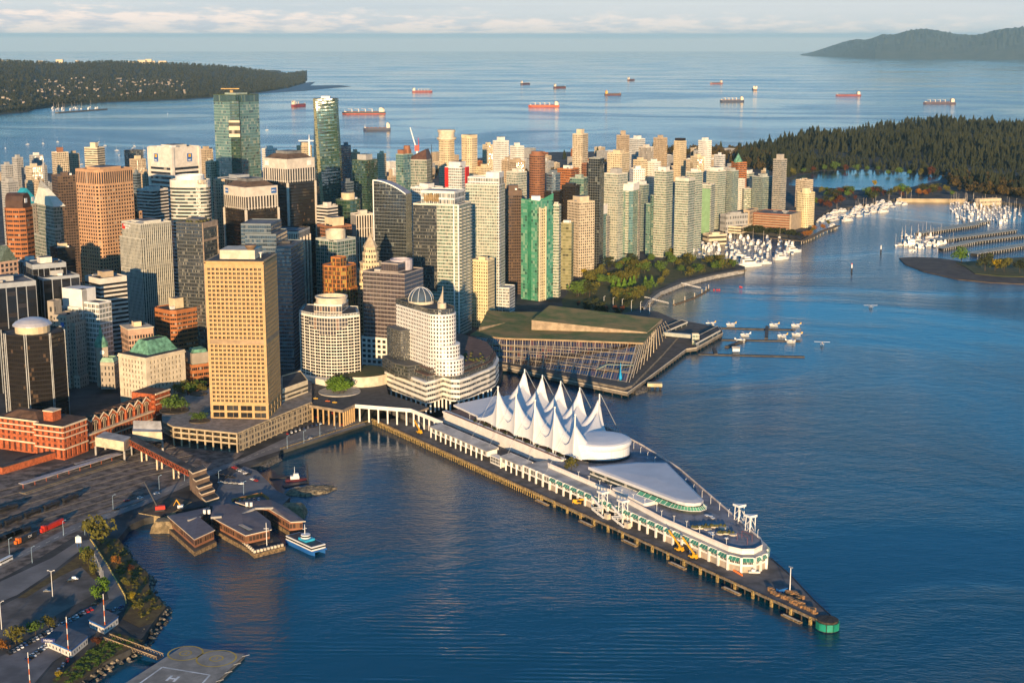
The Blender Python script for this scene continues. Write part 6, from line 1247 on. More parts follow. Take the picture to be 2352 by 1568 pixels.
# approach viaduct
t = thing('viaduct', 'white viaduct on columns leading onto the pier', 'viaduct', tuple(P(880, 950, 5))); RD = mat('viaduct_road', (.07, .068, .068), .9)
s = MB(); q = ring_px([(703, 926), (716, 868), (830, 878), (884, 868), (892, 905), (985, 935), (960, 944), (944, 938), (815, 927), (786, 940)], 20); s.prism(q, 18, 20, 0, 1, bottom=True); s.build('road_deck', [mat('brown_beam', (.27, .21, .15)), RD], t)
for (u0, v0), (u1, v1), m_ in (((711, 929), (786, 941), MATS['brown_beam']), ((786, 941), (815, 928), MATS['brown_beam']), ((815, 928), (944, 938), BW), ((944, 938), (1016, 967), BW)):
    a_, b_ = P(u0, v0, 21), P(u1, v1, 21 if u1 < 1000 else 17); s = MB(); s.beam(a_, b_, 1.0, 3.4 if m_ is BW else 2.6); s.build('edge_beam', m_, t); n_ = 6
    for k in range(n_): p = a_.lerp(b_, (k + .5) / n_); s = MB(); s.tube((p.x, p.y + .5, 5), (p.x, p.y + .5, p.z - 2.5), .8, n=8); s.build('column', BW if m_ is BW else TAN1, t)
s = MB(); c_ = P(780, 900, 20); s.lathe((c_.x, c_.y, 20), [(20, 0), (20, .9), (19, .9), (19, .6), (0, .8)], 28); one(s, 'planter', [CONC], 'wide round planter under the bright green trees by the bowed hotel', 'planter')
# the five sails
SAILM = mat('sail_fabric', (.80, .78, .76), .65, var=.02, scale=.1); 
sn = NT(SAILM.node_tree); sb = [n for n in sn.n if n.type == 'BSDF_PRINCIPLED'][0]; dp = sn.new('ShaderNodeVectorMath', operation='DOT_PRODUCT'); sn.l.new(sn.new('ShaderNodeNewGeometry').outputs['Position'], dp.inputs[0]); dp.inputs[1].default_value = (PD.x / 2.35, PD.y / 2.35, 0)
old = sb.inputs['Base Color'].links[0].from_socket; sn.l.new(sn.mix(sn.m('MULTIPLY', sn.m('LESS_THAN', sn.m('FRACT', dp.outputs['Value']), .09), .28), old, (.42, .40, .40)), sb.inputs['Base Color'])     # welded seams of the fabric
t = thing('sail_roof', 'white tent roof of ten sharp sail peaks on masts', 'tent roof', st(190, 78, 19))
FRS = [140.3 + 28.15 * i for i in range(5)]; BKS = [85 + 28.4 * i for i in range(5)]; TF, TB = 47.5, 111.0; PKS = [(x, TF, 33.5) for x in FRS] + [(x, TB, 31) for x in BKS]
def sailz(x, y):
    z = 22.2; f = (y - TF) / (TB - TF)
    for i in range(5):                                      # ridge from each front mast to the back row, sagging in the middle
        rx = FRS[i] + (BKS[i] - FRS[i]) * f; dx = abs(x - rx); amp = 8.5 + 9 * (2 * f - 1) ** 2; z = max(z, 22.2 + amp * math.exp(-dx / 8.5) + 3.0)
    for px_, py_, h in PKS: r = math.hypot((x - px_) * 1.25, (y - py_) * .80); z = max(z, 22.2 + h * math.exp(-r / 8.6)) if r < 50 else z
    return z
sm = lambda a_: a_
s = MB(); NA, NB = 132, 64; G = []
for j in range(NB + 1):
    f = j / NB; y = TF + (TB + 1.5 - TF) * f; x0, x1 = FRS[0] - 34 + (BKS[0] - FRS[0]) * f, FRS[4] + 9 + (BKS[4] - FRS[4]) * f + 24 * math.sin(math.pi * min(1, f * 1.05)); row = []
    for i in range(NA + 1):
        x = x0 + (x1 - x0) * i / NA; e = min(1, i / 16, ) * min(1, (NA - i) / 10); z = sailz(x, y); z = 22.2 + (z - 22.2) * e ** .8; row.append((*st(x, y), z))
    G.append(row)
for j in range(NB):
    for i in range(NA): s.poly([G[j][i], G[j][i + 1], G[j + 1][i + 1], G[j + 1][i]], sm=True)
s.build('membrane', SAILM, t, weld=True)
s = MB()
for i in range(NA):                                         # front gores fall from the edge to the scalloped hem
    a_, b_ = G[0][i], G[0][i + 1]; d = Vector((*PN, 0)) * -2.6; hem = lambda k: 20.4 + 1.6 * abs(math.sin((k / NA) * 15)); s.poly([(a_[0] + d.x * (a_[2] - 20) / 34, a_[1] + d.y * (a_[2] - 20) / 34, hem(i)), (b_[0] + d.x * (b_[2] - 20) / 34, b_[1] + d.y * (b_[2] - 20) / 34, hem(i + 1)), b_, a_], sm=True)
s.build('front_gore', SAILM, t)
s = MB(); [s.poly([G[NB][i + 1], G[NB][i], (G[NB][i][0], G[NB][i][1], 20), (G[NB][i + 1][0], G[NB][i + 1][1], 20)]) for i in range(NA)]; s.build('back_gore', SAILM, t)
for i in range(5):
    s = MB(); s.tube(st(FRS[i], TF - 1.6, 19), st(FRS[i], TF - .3, 56.5), .75, .55, 10); s.lathe((*st(FRS[i], TF - .3), 56.2), [(.9, 0), (.9, 1.2), (0, 1.3)], 8); s.build('mast', WHITE, t)
    s = MB(); s.tube(st(BKS[i], TB + 1, 19), st(BKS[i], TB + .4, 54), .75, .55, 10); s.build('mast', WHITE, t)
    s = MB(); s.tube(st(BKS[i] + .4, TB + 1.4, 53), st(BKS[i] + 4, TB + 20, 17), .35, .35, 5); s.build('stay', STEEL, t)
    s = MB(); s.tube(st(FRS[i], TF - 1.5, 55), st(FRS[i] + 3, 18, 16), .13, .13, 4); s.build('stay', STEEL, t)
s = MB(); dc2 = st(248, 76); s.lathe((*dc2, 18), [(23.5, 0), (23.5, 9), (24.6, 10.4), (25, 12), (24.2, 13.6), (22, 14.4), (16, 14.9), (0, 15.4)], 48); s.build('drum', SAILM, t)
s = MB(); s.lathe((*dc2, 18.2), [(24, 0), (24, 2.2)], 48); s.build('drum_base', GLASSD, t)
s = MB(); s.prism(ring_st([(48, 58), (40, 112), (92, 122), (104, 54)]), 18.6, 20.4, 0); s.build('flat_roof', SAILM, t)
# second roof with the restaurant at its tip
t = thing('pier_pavilion', 'low wide white roofed pavilion with a rounded glass restaurant end', 'pavilion', st(350, 50, 18))
def rq(e): 
    b_ = [(290 - e, 33 - e), (392, 35.8 - e), (399 + e * .7, 38 - e * .7), (403.5 + e, 42.5), (404.5 + e, 47.5), (401 + e * .7, 53 + e * .7), (385, 60 + e), (313, 91 + e), (300, 72)]; return ring_st(b_)
s = MB(); qa, qb = rq(-1), rq(0); wallring(s, qa, 18, 24, 3, 3.2, .4); s.build('wall', ST['whitebands'], t); s = MB(); s.prism(qb, 23.6, 25.6, 0, 0, bottom=True); c_ = st(345, 56); q2 = [(c_[0] + (p[0] - c_[0]) * .9, c_[1] + (p[1] - c_[1]) * .9) for p in qb]
for i in range(len(qb)): j = (i + 1) % len(qb); s.poly([(*qb[i], 25.6), (*qb[j], 25.6), (*q2[j], 26.3), (*q2[i], 26.3)], sm=True)
for i in range(len(q2)): j = (i + 1) % len(q2); s.poly([(*q2[i], 26.3), (*q2[j], 26.3), (*c_, 26.9)], sm=True)
s.build('roof', mat('roof_membrane', (.62, .61, .62), .6, var=.05, scale=.03), t)
rim = [(352, 34.5), (372, 35), (388, 35.5), (396, 37), (401.5, 40.5), (404.6, 45), (403.5, 50.5), (399, 54.5)]
for (s0, t0), (s1, t1) in zip(rim, rim[1:]):
    cxy = (385, 47); o1, o2 = [(cxy[0] + (a_ - cxy[0]) * 1.16, cxy[1] + (b_ - cxy[1]) * 1.22) if a_ > 388 else (a_, b_ - 3.2) for a_, b_ in ((s0, t0), (s1, t1))]; s = MB(); s.poly([st(s0, t0, 22.6), st(*o1, 20.6), st(*o2, 20.6), st(s1, t1, 22.6)][::-1] if 0 else [st(*o1, 20.6), st(*o2, 20.6), st(s1, t1, 22.6), st(s0, t0, 22.6)]); s.build('canopy_glass', mat('canopy_green', (.10, .34, .20), .25), t)
    s = MB()
    for f in (0, .33, .66): s.tube(Vector(st(s0, t0, 22.7)).lerp(Vector(st(s1, t1, 22.7)), f), Vector(st(*o1, 20.7)).lerp(Vector(st(*o2, 20.7)), f), .14, n=4)
    s.beam(st(*o1, 20.8), st(*o2, 20.8), .25, .3); s.build('canopy_rib', WHITE, t)
s = MB(); s.prism(ring_st([(330, 26), (372, 22), (372, 35), (330, 35)]), 18, 20.5, 0); s.build('balcony', BW, t)
# terrace furniture
def flowerbed(s0, t0, rx, ry, label, n=3):
    t = thing('planter', label, 'planter', st(s0, t0, 18)); s = MB(); c_ = st(s0, t0)
    for k in range(n): a_ = (k - (n - 1) / 2) * rx * 1.2; p = Vector(c_) + Vector((math.cos(-.25), math.sin(-.25))) * a_ + Vector((0, (k % 2) * 2 - 1)); s.lathe((p.x, p.y, 18), [(rx * .8, 0), (rx * .8, .8), (rx * .65, .8), (0, .9)], 12)
    s.build('kerb', CREAM, t); s = MB()
    for k in range(n * 4): p = Vector(c_) + Vector((rnd.uniform(-rx, rx) * n * .55, rnd.uniform(-1.5, 1.5))); s.lathe((p.x, p.y, 18.6), [(.3, 0), (1.3, .5), (.9, 1.3), (0, 1.8)], 6)
    s.build('planting', GRASS, t)
flowerbed(433, 36, 4.5, 3, 'largest wavy planter bed on the pier terrace'); flowerbed(430, 26, 3.6, 3, 'wavy planter bed close to the near terrace rail'); flowerbed(448, 33, 3.6, 3, 'wavy planter bed nearest the terrace point')
for k, (s0, t0) in enumerate([(413, 46), (416, 47), (420, 45.5), (442, 24), (446, 22.5), (457, 25)]):
    s = MB(); p = st(s0, t0); s.tube((*p, 18), (*p, 19), .15, n=5); s.lathe((*p, 19), [(1.7, 0), (1.7, .15), (0, .2)], 10); one(s, 'picnic_table', WHITE, 'white round table out on the pier terrace', 'table', 'white tables on the pier terrace')
t = thing('shade_frame', 'dark square shade frames over the pier terrace point', 'frame', st(468, 32, 18)); 
for k, (x0, y0, x1, y1) in enumerate(((460, 36, 470, 36), (462, 30, 472, 30))):
    s = MB(); [s.tube(st(a_, b_, 18), st(a_, b_, 23), .18, n=4) for a_, b_ in ((x0, y0), (x1, y1))]; s.tube(st(x0, y0, 23), st(x1, y1, 23), .18, n=4); s.build('frame_post', mat('maroon_steel', (.16, .05, .05)), t)
def gantry(label, s0, t0, z0, h):
    t = thing('gangway_tower', label, 'gangway tower', st(s0, t0, z0)); a_ = [(-2.4, -2.4), (2.4, -2.4), (2.4, 2.4), (-2.4, 2.4)]
    for k, (x, y) in enumerate(a_): s = MB(); s.tube(st(s0 + x * (1.4 if k in (0, 3) else .9), t0 + y, z0), st(s0 + x * .8, t0 + y, z0 + h), .32, n=6); s.build('leg', WHITE, t)
    s = MB()
    for k in range(4): z_ = z0 + h * (.15 + .2 * k); s.tube(st(s0 - 2.6, t0 - 2.4, z_), st(s0 + 2, t0 - 2.4, z_ + h * .18), .2, n=4, cap=False); s.tube(st(s0 - 2.6, t0 + 2.4, z_ + h * .18), st(s0 + 2, t0 + 2.4, z_), .2, n=4, cap=False)
    s.build('brace', WHITE, t); s = MB(); s.prism(ring_st([(s0 - 3.6, t0 - 3.2), (s0 + 3, t0 - 3.2), (s0 + 3, t0 + 3.2)]), z0 + h, z0 + h + 1.6, 0, bottom=True); s.build('head_platform', WHITE, t); return t
gantry('white gangway tower at the far rail, left one', 431, 60, 3, 25); gantry('white gangway tower at the far rail, right one', 452, 51, 3, 25)
for lab, s0 in (('white boarding gangway unit on the near apron, left one', 340), ('white boarding gangway unit on the near apron, right one', 364)):
    t = gantry(lab, s0, 10, 5, 17); s = MB()
    for k, (x0, z_0, x1, z_1) in enumerate(((-8, 17, 4, 12), (4, 12, -8, 8.5), (-8, 8.5, 6, 5.6))): s.beam(st(s0 + x0, 6.5, z_0), st(s0 + x1, 6.5, z_1), 2, .5); s.beam(st(s0 + x0, 5.5, z_0 + 1.4), st(s0 + x1, 5.5, z_1 + 1.4), .15, .8)
    s.build('ramp', WHITE, t); s = MB(); s.box((*st(s0 + 8, 8), 5), (4, 3, 4), 0, PR); s.build('machine_house', CREAM, t)
def handler(label, u, v, boom, rz):
    p = P(u, v, 5); t = thing('yellow_crane', label, 'mobile crane', tuple(p), rz); s = MB(); s.box((0, 0, 1.0), (6.4, 2.8, 1.2)); s.box((-1.6, .2, 2.2), (2.8, 2.4, 1.6)); s.build('chassis', YELLOW, t, False); s = MB(); s.box((1.6, -.8, 2.2), (1.9, 1.2, 1.7)); s.build('cab', GLASSD, t, False)
    s = MB(); s.beam((-1.5, 0, 3.6), (boom[0], 0, boom[1]), 1.0, 1.1); s.build('boom', YELLOW, t, False)
    for x in (-2.2, 2.2):
        for y in (-1.4, 1.4): s = MB(); s.tube((x, y - .35, .9), (x, y + .35, .9), .9, n=12); s.build('wheel', DARK, t, False)
handler('yellow mobile crane under the awnings, boom raised, left one', 1560, 1266, (9, 13.5), 2.4); handler('yellow mobile crane under the awnings, boom raised, right one', 1592, 1283, (9, 13.5), 2.4)
handler('yellow mobile crane with a low boom beside the white gangways', 1325, 1158, (8.5, 6), -.3); handler('yellow mobile crane at the root of the pier', 963, 996, (8, 11), 2.2)
t = thing('skip', 'blue waste skip on the pier point', 'skip', tuple(P(1796, 1358, 5)), .5); s = MB(); s.loft([[(-3.2, -1.4, 0), (3.2, -1.4, 0), (3.2, 1.4, 0), (-3.2, 1.4, 0)], [(-3.6, -1.6, 2.4), (3.6, -1.6, 2.4), (3.6, 1.6, 2.4), (-3.6, 1.6, 2.4)]]); s.build('bin', BLUE, t, False); s = MB(); s.poly([(-3.4, -1.4, 2.42), (3.4, -1.4, 2.42), (3.4, 1.4, 2.42), (-3.4, 1.4, 2.42)]); s.build('contents', DARK, t, False)
PAL = mat('pallet_wood', (.36, .20, .09), .85, var=.25, scale=.9)
def pallets(nm):
    t = thing('pallet_stack', nm, 'pallet stack'); 
    for k in range(6): s = MB(); s.box((rnd.uniform(-.1, .1), 0, k * .36), (2.6, 2.2, .24), 0, rnd.uniform(-.1, .1)); s.build('pallet', PAL, t, False)
    return Proto(t)
pp = pallets('stack of weathered wooden pallets on the pier point')
for k in range(46):
    if k < 14: s0, t0 = 525 + rnd.uniform(0, 14), 15 + rnd.uniform(-3, 5) * (1 - k / 40)
    else: f = (k - 14) / 32; s0, t0 = 517 + 44 * f, 8.3 - 2.0 * f + rnd.uniform(-1.6, 1.6)
    pp.at(st(s0, t0, 5), PR + rnd.uniform(-.3, .3), None, 'pallet stacks on the pier point', (1, 1, rnd.uniform(.5, 1.2)))
t = thing('light_mast', 'tall white light mast at the pier point', 'light mast', st(527, 16, 5)); s = MB(); s.tube(st(527, 16, 5), st(527, 16, 22), .35, .22, 8); s.build('pole', WHITE, t); s = MB(); s.box((*st(527, 16), 22), (3, .8, .8), 0, PR); s.build('lamp_head', STEEL, t)
for k, (u, v) in enumerate([(1245, 1155), (1346, 1203), (1446, 1248), (1556, 1300), (1680, 1358), (1818, 1422)]):
    p = P(u, v, 0); s = MB(); s.box((p.x, p.y, -.3), (16, 2.6, 1.4), 0, PR); tt = thing('fender_float', ['first', 'second', 'third', 'fourth', 'fifth', 'sixth'][k] + ' low timber float along the pier foot, counted from the shore', 'float', (p.x, p.y, 0), group='floats along the pier foot'); s.build('pontoon', TIMBER, tt); s = MB(); s.box((p.x, p.y, 1.1), (14, 1.3, .15), 0, PR); s.build('top_board', CREAM, tt)
s = MB(); 
for k in range(16): s.tube(st(476 + k * .8, 13.5 - k * .12, 5), st(476 + k * .8, 13.5 - k * .12, 6.3), .35, .2, 6)
one(s, 'traffic_barriers', ORANGE, 'row of orange barriers at the corner of the terminal', 'barriers')
t = thing('work_boat', 'small white boat parked on a trailer by the terminal corner', 'boat', st(490, 20, 5), PR + .9); s = MB(); s.loft([[(x, y * w_, z_ + 1) for y, z_ in ((-1, 1.2), (-.5, 0), (.5, 0), (1, 1.2))] for x, w_ in ((-3.5, 1.2), (0, 1.3), (2.5, .9), (4, .1))]); s.build('hull', WHITE, t, False); s = MB(); s.box((-.5, 0, 2.2), (2.4, 1.6, 1.4)); s.build('cabin', WHITE, t, False); s = MB(); s.box((0, 0, .2), (6, 1.2, .8)); s.build('trailer', DARK, t, False)
# ---------------------------------------------------------------- brick station
SB = mat('station_brick', (.40, .10, .035), .85, var=.15, scale=.5); SC = mat('station_stone', (.72, .56, .38), .8, var=.08)
C = xy(P(160, 1052, 5)); DR = Vector((.39, .92)).normalized(); DL = Vector((-DR.y, DR.x)); lc = lambda x, y: tuple(C + DL * x + DR * y)
t = thing('station', 'red brick railway station with a row of arched gables and cream trim', 'station', (C.x, C.y, 5))
pu = Punch(t, [SB, SC], G1[:2])
for (x0, y0), (x1, y1), nb in (((78, 0), (30, 0), 8), ((30, 0), (30, -6), 1), ((30, -6), (0, -6), 5), ((0, -6), (0, 24), 5), ((0, 24), (6, 24), 1), ((6, 118), (0, 118), 1), ((0, 118), (0, 140), 4)):
    a_, b_ = lc(x0, y0), lc(x1, y1); pu.face(a_, b_, 5, 14, nb, 1, .42, .75, .8); pu.face(a_, b_, 14, 33, nb, 4, .42, .52, .5)
pu.done(); ring = [lc(78, 0), lc(30, 0), lc(30, -6), lc(0, -6), lc(0, 24), lc(6, 24), lc(6, 30), lc(78, 30)]; ring = ring if ring_area(ring) > 0 else ring[::-1]
for z_, h in ((13.6, 1.2), (23.2, .8), (28.0, .9), (32.4, 1.4)):
    for e in (.9,):
        q = []
        for (x0, y0), (x1, y1) in (((78, 0), (30, 0)), ((30, 0), (30, -6)), ((30, -6), (0, -6)), ((0, -6), (0, 24)), ((0, 118), (0, 140))): a_, b_ = Vector(lc(x0, y0)), Vector(lc(x1, y1)); n = (b_ - a_).normalized(); n = Vector((n.y, -n.x)) * .3; s = MB(); s.beam((*(a_ + n), z_ + h), (*(b_ + n), z_ + h), .9, h); s.build('stone_band', SC, t)
BRF = mat('brown_station_roof', (.11, .06, .035), .85, var=.2); slab(t, ring, 32, 33, BRF, 'roof'); s = MB(); s.prism([lc(0, 118), lc(0, 140), lc(26, 140), lc(26, 118)], 5, 33, 0, 1); s.build('pavilion', [SB, BRF], t)
s = MB(); q = [lc(72, 4), lc(34, 4), lc(34, 26), lc(72, 26)]; q3 = [lc(62, 12), lc(44, 12), lc(44, 18), lc(62, 18)]
for i in range(4): s.poly([(*q[i], 33), (*q[(i + 1) % 4], 33), (*q3[(i + 1) % 4], 38), (*q3[i], 38)])
s.poly([(*p, 38) for p in q3]); s.build('hipped_roof', BRF, t); s = MB(); s.prism([lc(30, 6), lc(20, 6), lc(20, 16), lc(30, 16)], 33, 41, 0); s.prism([lc(30.4, 5.6), lc(19.6, 5.6), lc(19.6, 16.4), lc(30.4, 16.4)], 41, 41.9, 1); s.build('roof_tower', [SB, SC], t)
W0, W1, NG = 24.0, 118.0, 8; gw = (W1 - W0) / NG
for k in range(NG):                                          # the gabled wing: brick front, stone coping, arched window
    y0, y1, ym = W0 + k * gw, W0 + (k + 1) * gw, W0 + (k + .5) * gw; s = MB(); f = lambda y, z, o=6.0: (*lc(o, y), z)
    s.poly([f(y1, 16), f(y0, 16), f(y0, 26.5), f(ym, 31), f(y1, 26.5)][::-1] if 0 else [f(y0, 16), f(y1, 16), f(y1, 26.5), f(ym, 31), f(y0, 26.5)]); s.build('gable', SB, t)
    s = MB(); s.beam(f(y0, 27.1, 5.7), f(ym, 31.7, 5.7), 1.0, .9); s.beam(f(ym, 31.7, 5.7), f(y1, 27.1, 5.7), 1.0, .9); s.build('coping', SC, t); s = MB(); s.box((*lc(5.8, y0), 16), (1.1, 1.1, 10.5), 0, .4); s.build('buttress', SB, t)
    s = MB(); r_ = 3.0; arc_ = [f(ym + r_ * math.cos(rad(a_)), 24 + r_ * 1.0 * math.sin(rad(a_)), 5.85) for a_ in range(0, 181, 20)]; s.poly([f(ym - r_, 17.2, 5.85), f(ym + r_, 17.2, 5.85)] + arc_); s.build('arched_window', G1[0], t)
    s = MB(); 
    for a_ in range(0, 180, 20): s.beam(f(ym + 3.3 * math.cos(rad(a_)), 24.2 + 3.3 * math.sin(rad(a_)), 5.75), f(ym + 3.3 * math.cos(rad(a_ + 20)), 24.2 + 3.3 * math.sin(rad(a_ + 20)), 5.75), .4, .5)
    [s.tube(f(ym + x_, 17.2, 5.75), f(ym + x_, 26.2, 5.75), .14, n=4) for x_ in (-1, 1)]; s.build('window_trim', SC, t)
s = MB(); s.prism([lc(6.4, W0), lc(6.4, W1), lc(26, W1), lc(26, W0)], 5, 26, 0); s.poly([(*lc(6, W0), 26.5), (*lc(6, W1), 26.5), (*lc(16, W1), 30), (*lc(16, W0), 30)]); s.poly([(*lc(16, W0), 30), (*lc(16, W1), 30), (*lc(26, W1), 26), (*lc(26, W0), 26)]); s.build('wing_roof', BRF, t)
for k in range(NG): y0, y1, ym = W0 + k * gw, W0 + (k + 1) * gw, W0 + (k + .5) * gw; s = MB(); s.poly([(*lc(6, y0), 26.5), (*lc(6, ym), 31), (*lc(15, ym), 30.2)]); s.poly([(*lc(6, ym), 31), (*lc(6, y1), 26.5), (*lc(15, ym), 30.2)]); s.build('gable_roof', BRF, t)
s = MB(); pu2 = facade('facade_aisle', (.42, .12, .05), (.05, .04, .035), .34, .62, pb=.3, blind=(.62, .5, .36)); wallring(s, [lc(2, W0), lc(2, W1), lc(6, W1), lc(6, W0)], 5, 18, 4, 5.2, 1.2, 0, 1); s.poly([(*lc(2, W0), 18), (*lc(2, W1), 18), (*lc(6, W1), 18), (*lc(6, W0), 18)], 1); s.build('aisle_wall', [pu2, SC], t)
for z_ in (11.4, 18.3): s = MB(); s.beam((*lc(1.7, W0), z_), (*lc(1.7, W1), z_), .8, .9); s.build('stone_band', SC, t)
t = thing('brick_arcade', 'long low brick retaining wall of arches below the station', 'wall', tuple(P(60, 1075, 5))); s = MB(); a_, b_ = P(0, 1088, 5), P(128, 1050, 5); s.beam(a_ + Vector((0, 0, 5.5)), b_ + Vector((0, 0, 5.5)), 6, 6); s.build('wall', SB, t); s = MB(); s.beam(a_ + Vector((0, 0, 6)), b_ + Vector((0, 0, 6)), 6.6, .5); s.build('coping', RDARK, t)
# transit station house, footbridge and stair tower
t = thing('transit_house', 'cream transit station house with pale gabled roof over the tracks', 'building', tuple(P(262, 1025, 14)))
for pts, z0_, z_ in (([(218, 1003), (284, 1014), (300, 1002), (240, 990)], 13, 21), ([(304, 990), (372, 992), (366, 976), (306, 974)], 14, 22)):
    q = ring_px(pts, z_); s = MB(); s.prism(q, z0_, z_, 0, 1); s.build('wall', [mat('station_cream', (.62, .50, .34), .8), RLIGHT], t)
    for p in q: s = MB(); s.tube((*p, 5), (*p, z0_), .9, n=8); s.build('column', CONC, t)
q = ring_px([(306, 984), (372, 986), (368, 974), (308, 972)], 22); s = MB(); m1, m2 = Vector(q[0]).lerp(Vector(q[3]), .5), Vector(q[1]).lerp(Vector(q[2]), .5); s.poly([(*q[0], 22), (*q[1], 22), (*m2, 27), (*m1, 27)]); s.poly([(*q[2], 22), (*q[3], 22), (*m1, 27), (*m2, 27)]); s.poly([(*q[1], 22), (*q[2], 22), (*m2, 27)]); s.poly([(*q[3], 22), (*q[0], 22), (*m1, 27)]); s.build('roof', RLIGHT, t)
t = thing('footbridge', 'covered red truss footbridge across the rail yard', 'footbridge', tuple(P(360, 1050, 5))); A_, B_ = P(290, 1000, 19), P(440, 1078, 19); d = (B_ - A_).normalized(); n = Vector((d.y, -d.x, 0)) * 3
s = MB(); s.beam(A_ + Vector((0, 0, 1)), B_ + Vector((0, 0, 1)), 7.4, .7); s.build('roof', RDARK, t); RT = mat('truss_red', (.34, .075, .03), .6); s = MB(); s.beam(A_ - Vector((0, 0, 4)), B_ - Vector((0, 0, 4)), 6.6, .8); s.build('deck', RT, t)
for e in (1, -1):
    s = MB(); o_ = n * e; s.beam(A_ + o_, B_ + o_, .5, .6); s.beam(A_ + o_ - Vector((0, 0, 3.7)), B_ + o_ - Vector((0, 0, 3.7)), .5, .7); N_ = 22
    for k in range(N_): p, q_ = A_.lerp(B_, k / N_) + o_, A_.lerp(B_, (k + 1) / N_) + o_; m_ = p.lerp(q_, .5); s.tube(p - Vector((0, 0, 4)), m_, .22, n=4, cap=False); s.tube(m_, q_ - Vector((0, 0, 4)), .22, n=4, cap=False)
    s.build('truss', RT, t)
s = MB(); s.beam(A_ - Vector((0, 0, .3)), B_ - Vector((0, 0, .3)), 4.8, 3.6); s.build('walkway', mat('bridge_glass', (.06, .035, .025), .3), t)
for f in (.28, .52, .77):
    for e in (.7, -.7): p = A_.lerp(B_, f) + n * e; s = MB(); s.tube((p.x, p.y, 5), (p.x, p.y, 15), .7, n=8); s.build('column', SC, t)
t = thing('stair_tower', 'stepped brown stair tower at the end of the red footbridge', 'building', tuple(P(462, 1130, 5))); q0 = [xy(P(u, v, 5)) for u, v in ((436, 1124), (474, 1158), (503, 1148), (468, 1112))]; BT = mat('brown_cladding', (.20, .13, .085), .8)
for f0, f1, z_ in ((0, .24, 21), (.24, .42, 17), (.42, .58, 13), (.58, .74, 10), (.74, 1.0, 7.5)):
    q = [q0[0].lerp(q0[1], f0), q0[0].lerp(q0[1], f1), q0[3].lerp(q0[2], f1), q0[3].lerp(q0[2], f0)]; q = [tuple(p) for p in q]; q = q if ring_area(q) > 0 else q[::-1]; s = MB(); s.prism(q, 4, z_, 0, 1); s.build('stage', [BT, RDARK], t); s = MB(); s.prism([tuple(p) for p in inset(q, -.3)], z_ - 1.0, z_ - .02, 0); s.build('trim', SC, t)
# ---------------------------------------------------------------- rail yard
sheet('ballast', [(-120, 1290), (-120, 1085), (120, 1068), (400, 1000), (560, 1040), (500, 1085), (420, 1120), (330, 1145), (240, 1190), (100, 1275), (0, 1330), (-120, 1390)], 5.05, mat('ballast_ground', (.16, .125, .10), .95, var=.3, scale=.15))
RLM = mat('rail_steel', (.34, .30, .27), .4, .4)
y0r = P(-80, 1120, 5)
def rail_dir(k): return P(-90, 1150 + 17 * k, 5.1), P(330, 1040 + 13.5 * k, 5.1), P(520, 1005 + 12 * k, 5.1)
s2 = MB()
for k in range(9):
    pts = rail_dir(k); pts = [pts[0], pts[0].lerp(pts[1], .5), pts[1]] + ([pts[1].lerp(pts[2], .6)] if k < 5 else [])
    for e in (-.72, .72):
        for a_, b_ in zip(pts, pts[1:]): d = xy(b_ - a_).normalized(); n = Vector((-d.y, d.x, 0)) * e; s2.beam(a_ + n + Vector((0, 0, .25)), b_ + n + Vector((0, 0, .25)), .16, .2)
    for a_, b_ in zip(pts, pts[1:]): d = xy(b_ - a_).normalized(); n = Vector((-d.y, d.x, 0)) * 1.3; s2.poly([a_ - n + Vector((0, 0, .02)), b_ - n + Vector((0, 0, .02)), b_ + n + Vector((0, 0, .02)), a_ + n + Vector((0, 0, .02))], 1)
one(s2, 'railway_tracks', [RLM, mat('sleepers', (.028, .022, .018), .95, var=.3, scale=.6)], None, None, kind='structure')
t = thing('platform_canopy', 'long pale platform canopy along the rail yard', 'canopy', tuple(P(160, 1090, 5))); A_, B_ = P(48, 1110, 10), P(276, 1040, 10); s = MB(); s.beam(A_, B_, 6, .5); s.build('roof', mat('canopy_grey', (.40, .36, .35), .7), t); s = MB(); s.beam(P(52, 1131, 6), P(282, 1056, 6), 8, 1.2); s.build('platform', mat('platform_paving', (.14, .12, .10)), t); s = MB(); s.beam(P(52, 1132.5, 6.1), P(282, 1058, 6.1), .6, .2); s.build('edge_line', mat('dull_yellow', (.50, .34, .10)), t)
for k in range(9): p = A_.lerp(B_, (k + .2) / 9); s = MB(); s.tube((p.x, p.y - 1, 5.8), (p.x, p.y - 1, 9.6), .28, n=6); s.build('post', RT, t)
def car_along(a_, b_, f): p = a_.lerp(b_, f); d = b_ - a_; return p, math.atan2(d.y, d.x)
TK = mat('tank_black', (.022, .021, .021), .45, var=.15)
def tankcar():
    t = thing('tank_wagon', 'black tank wagon', 'tank wagon'); s = MB(); s.tube((-7.5, 0, 2.7), (7.5, 0, 2.7), 1.55, n=14); s.lathe((0, 0, 4.1), [(.8, 0), (.8, .6), (0, .65)], 10); s.build('tank', TK, t, False); s = MB(); s.box((0, 0, .9), (16, 2, .35)); s.build('frame', DARK, t, False)
    for x in (-5.6, 5.6): s = MB(); s.box((x, 0, .1), (3, 2.2, .9)); s.build('bogie', DARK, t, False)
    return Proto(t)
TW = tankcar(); ra, rb = P(-40, 1228, 5.3), P(182, 1142, 5.3); L = (rb - ra).length; n_ = int(L // 17.4)
for k in range(n_): p, a_ = car_along(ra, rb, (k + .5) / n_); TW.at(p, a_, 'black tank wagon in the long tank train across the yard', 'tank wagons in the rail yard')
ra, rb = P(-40, 1262, 5.3), P(60, 1222, 5.3)
for k in range(5): p, a_ = car_along(ra, rb, (k + .5) / 5); TW.at(p, a_, 'black tank wagon on the track nearest the orange cabbed locomotive', 'tank wagons nearest the road')
ra, rb = P(-40, 1188, 5.3), P(30, 1170, 5.3)
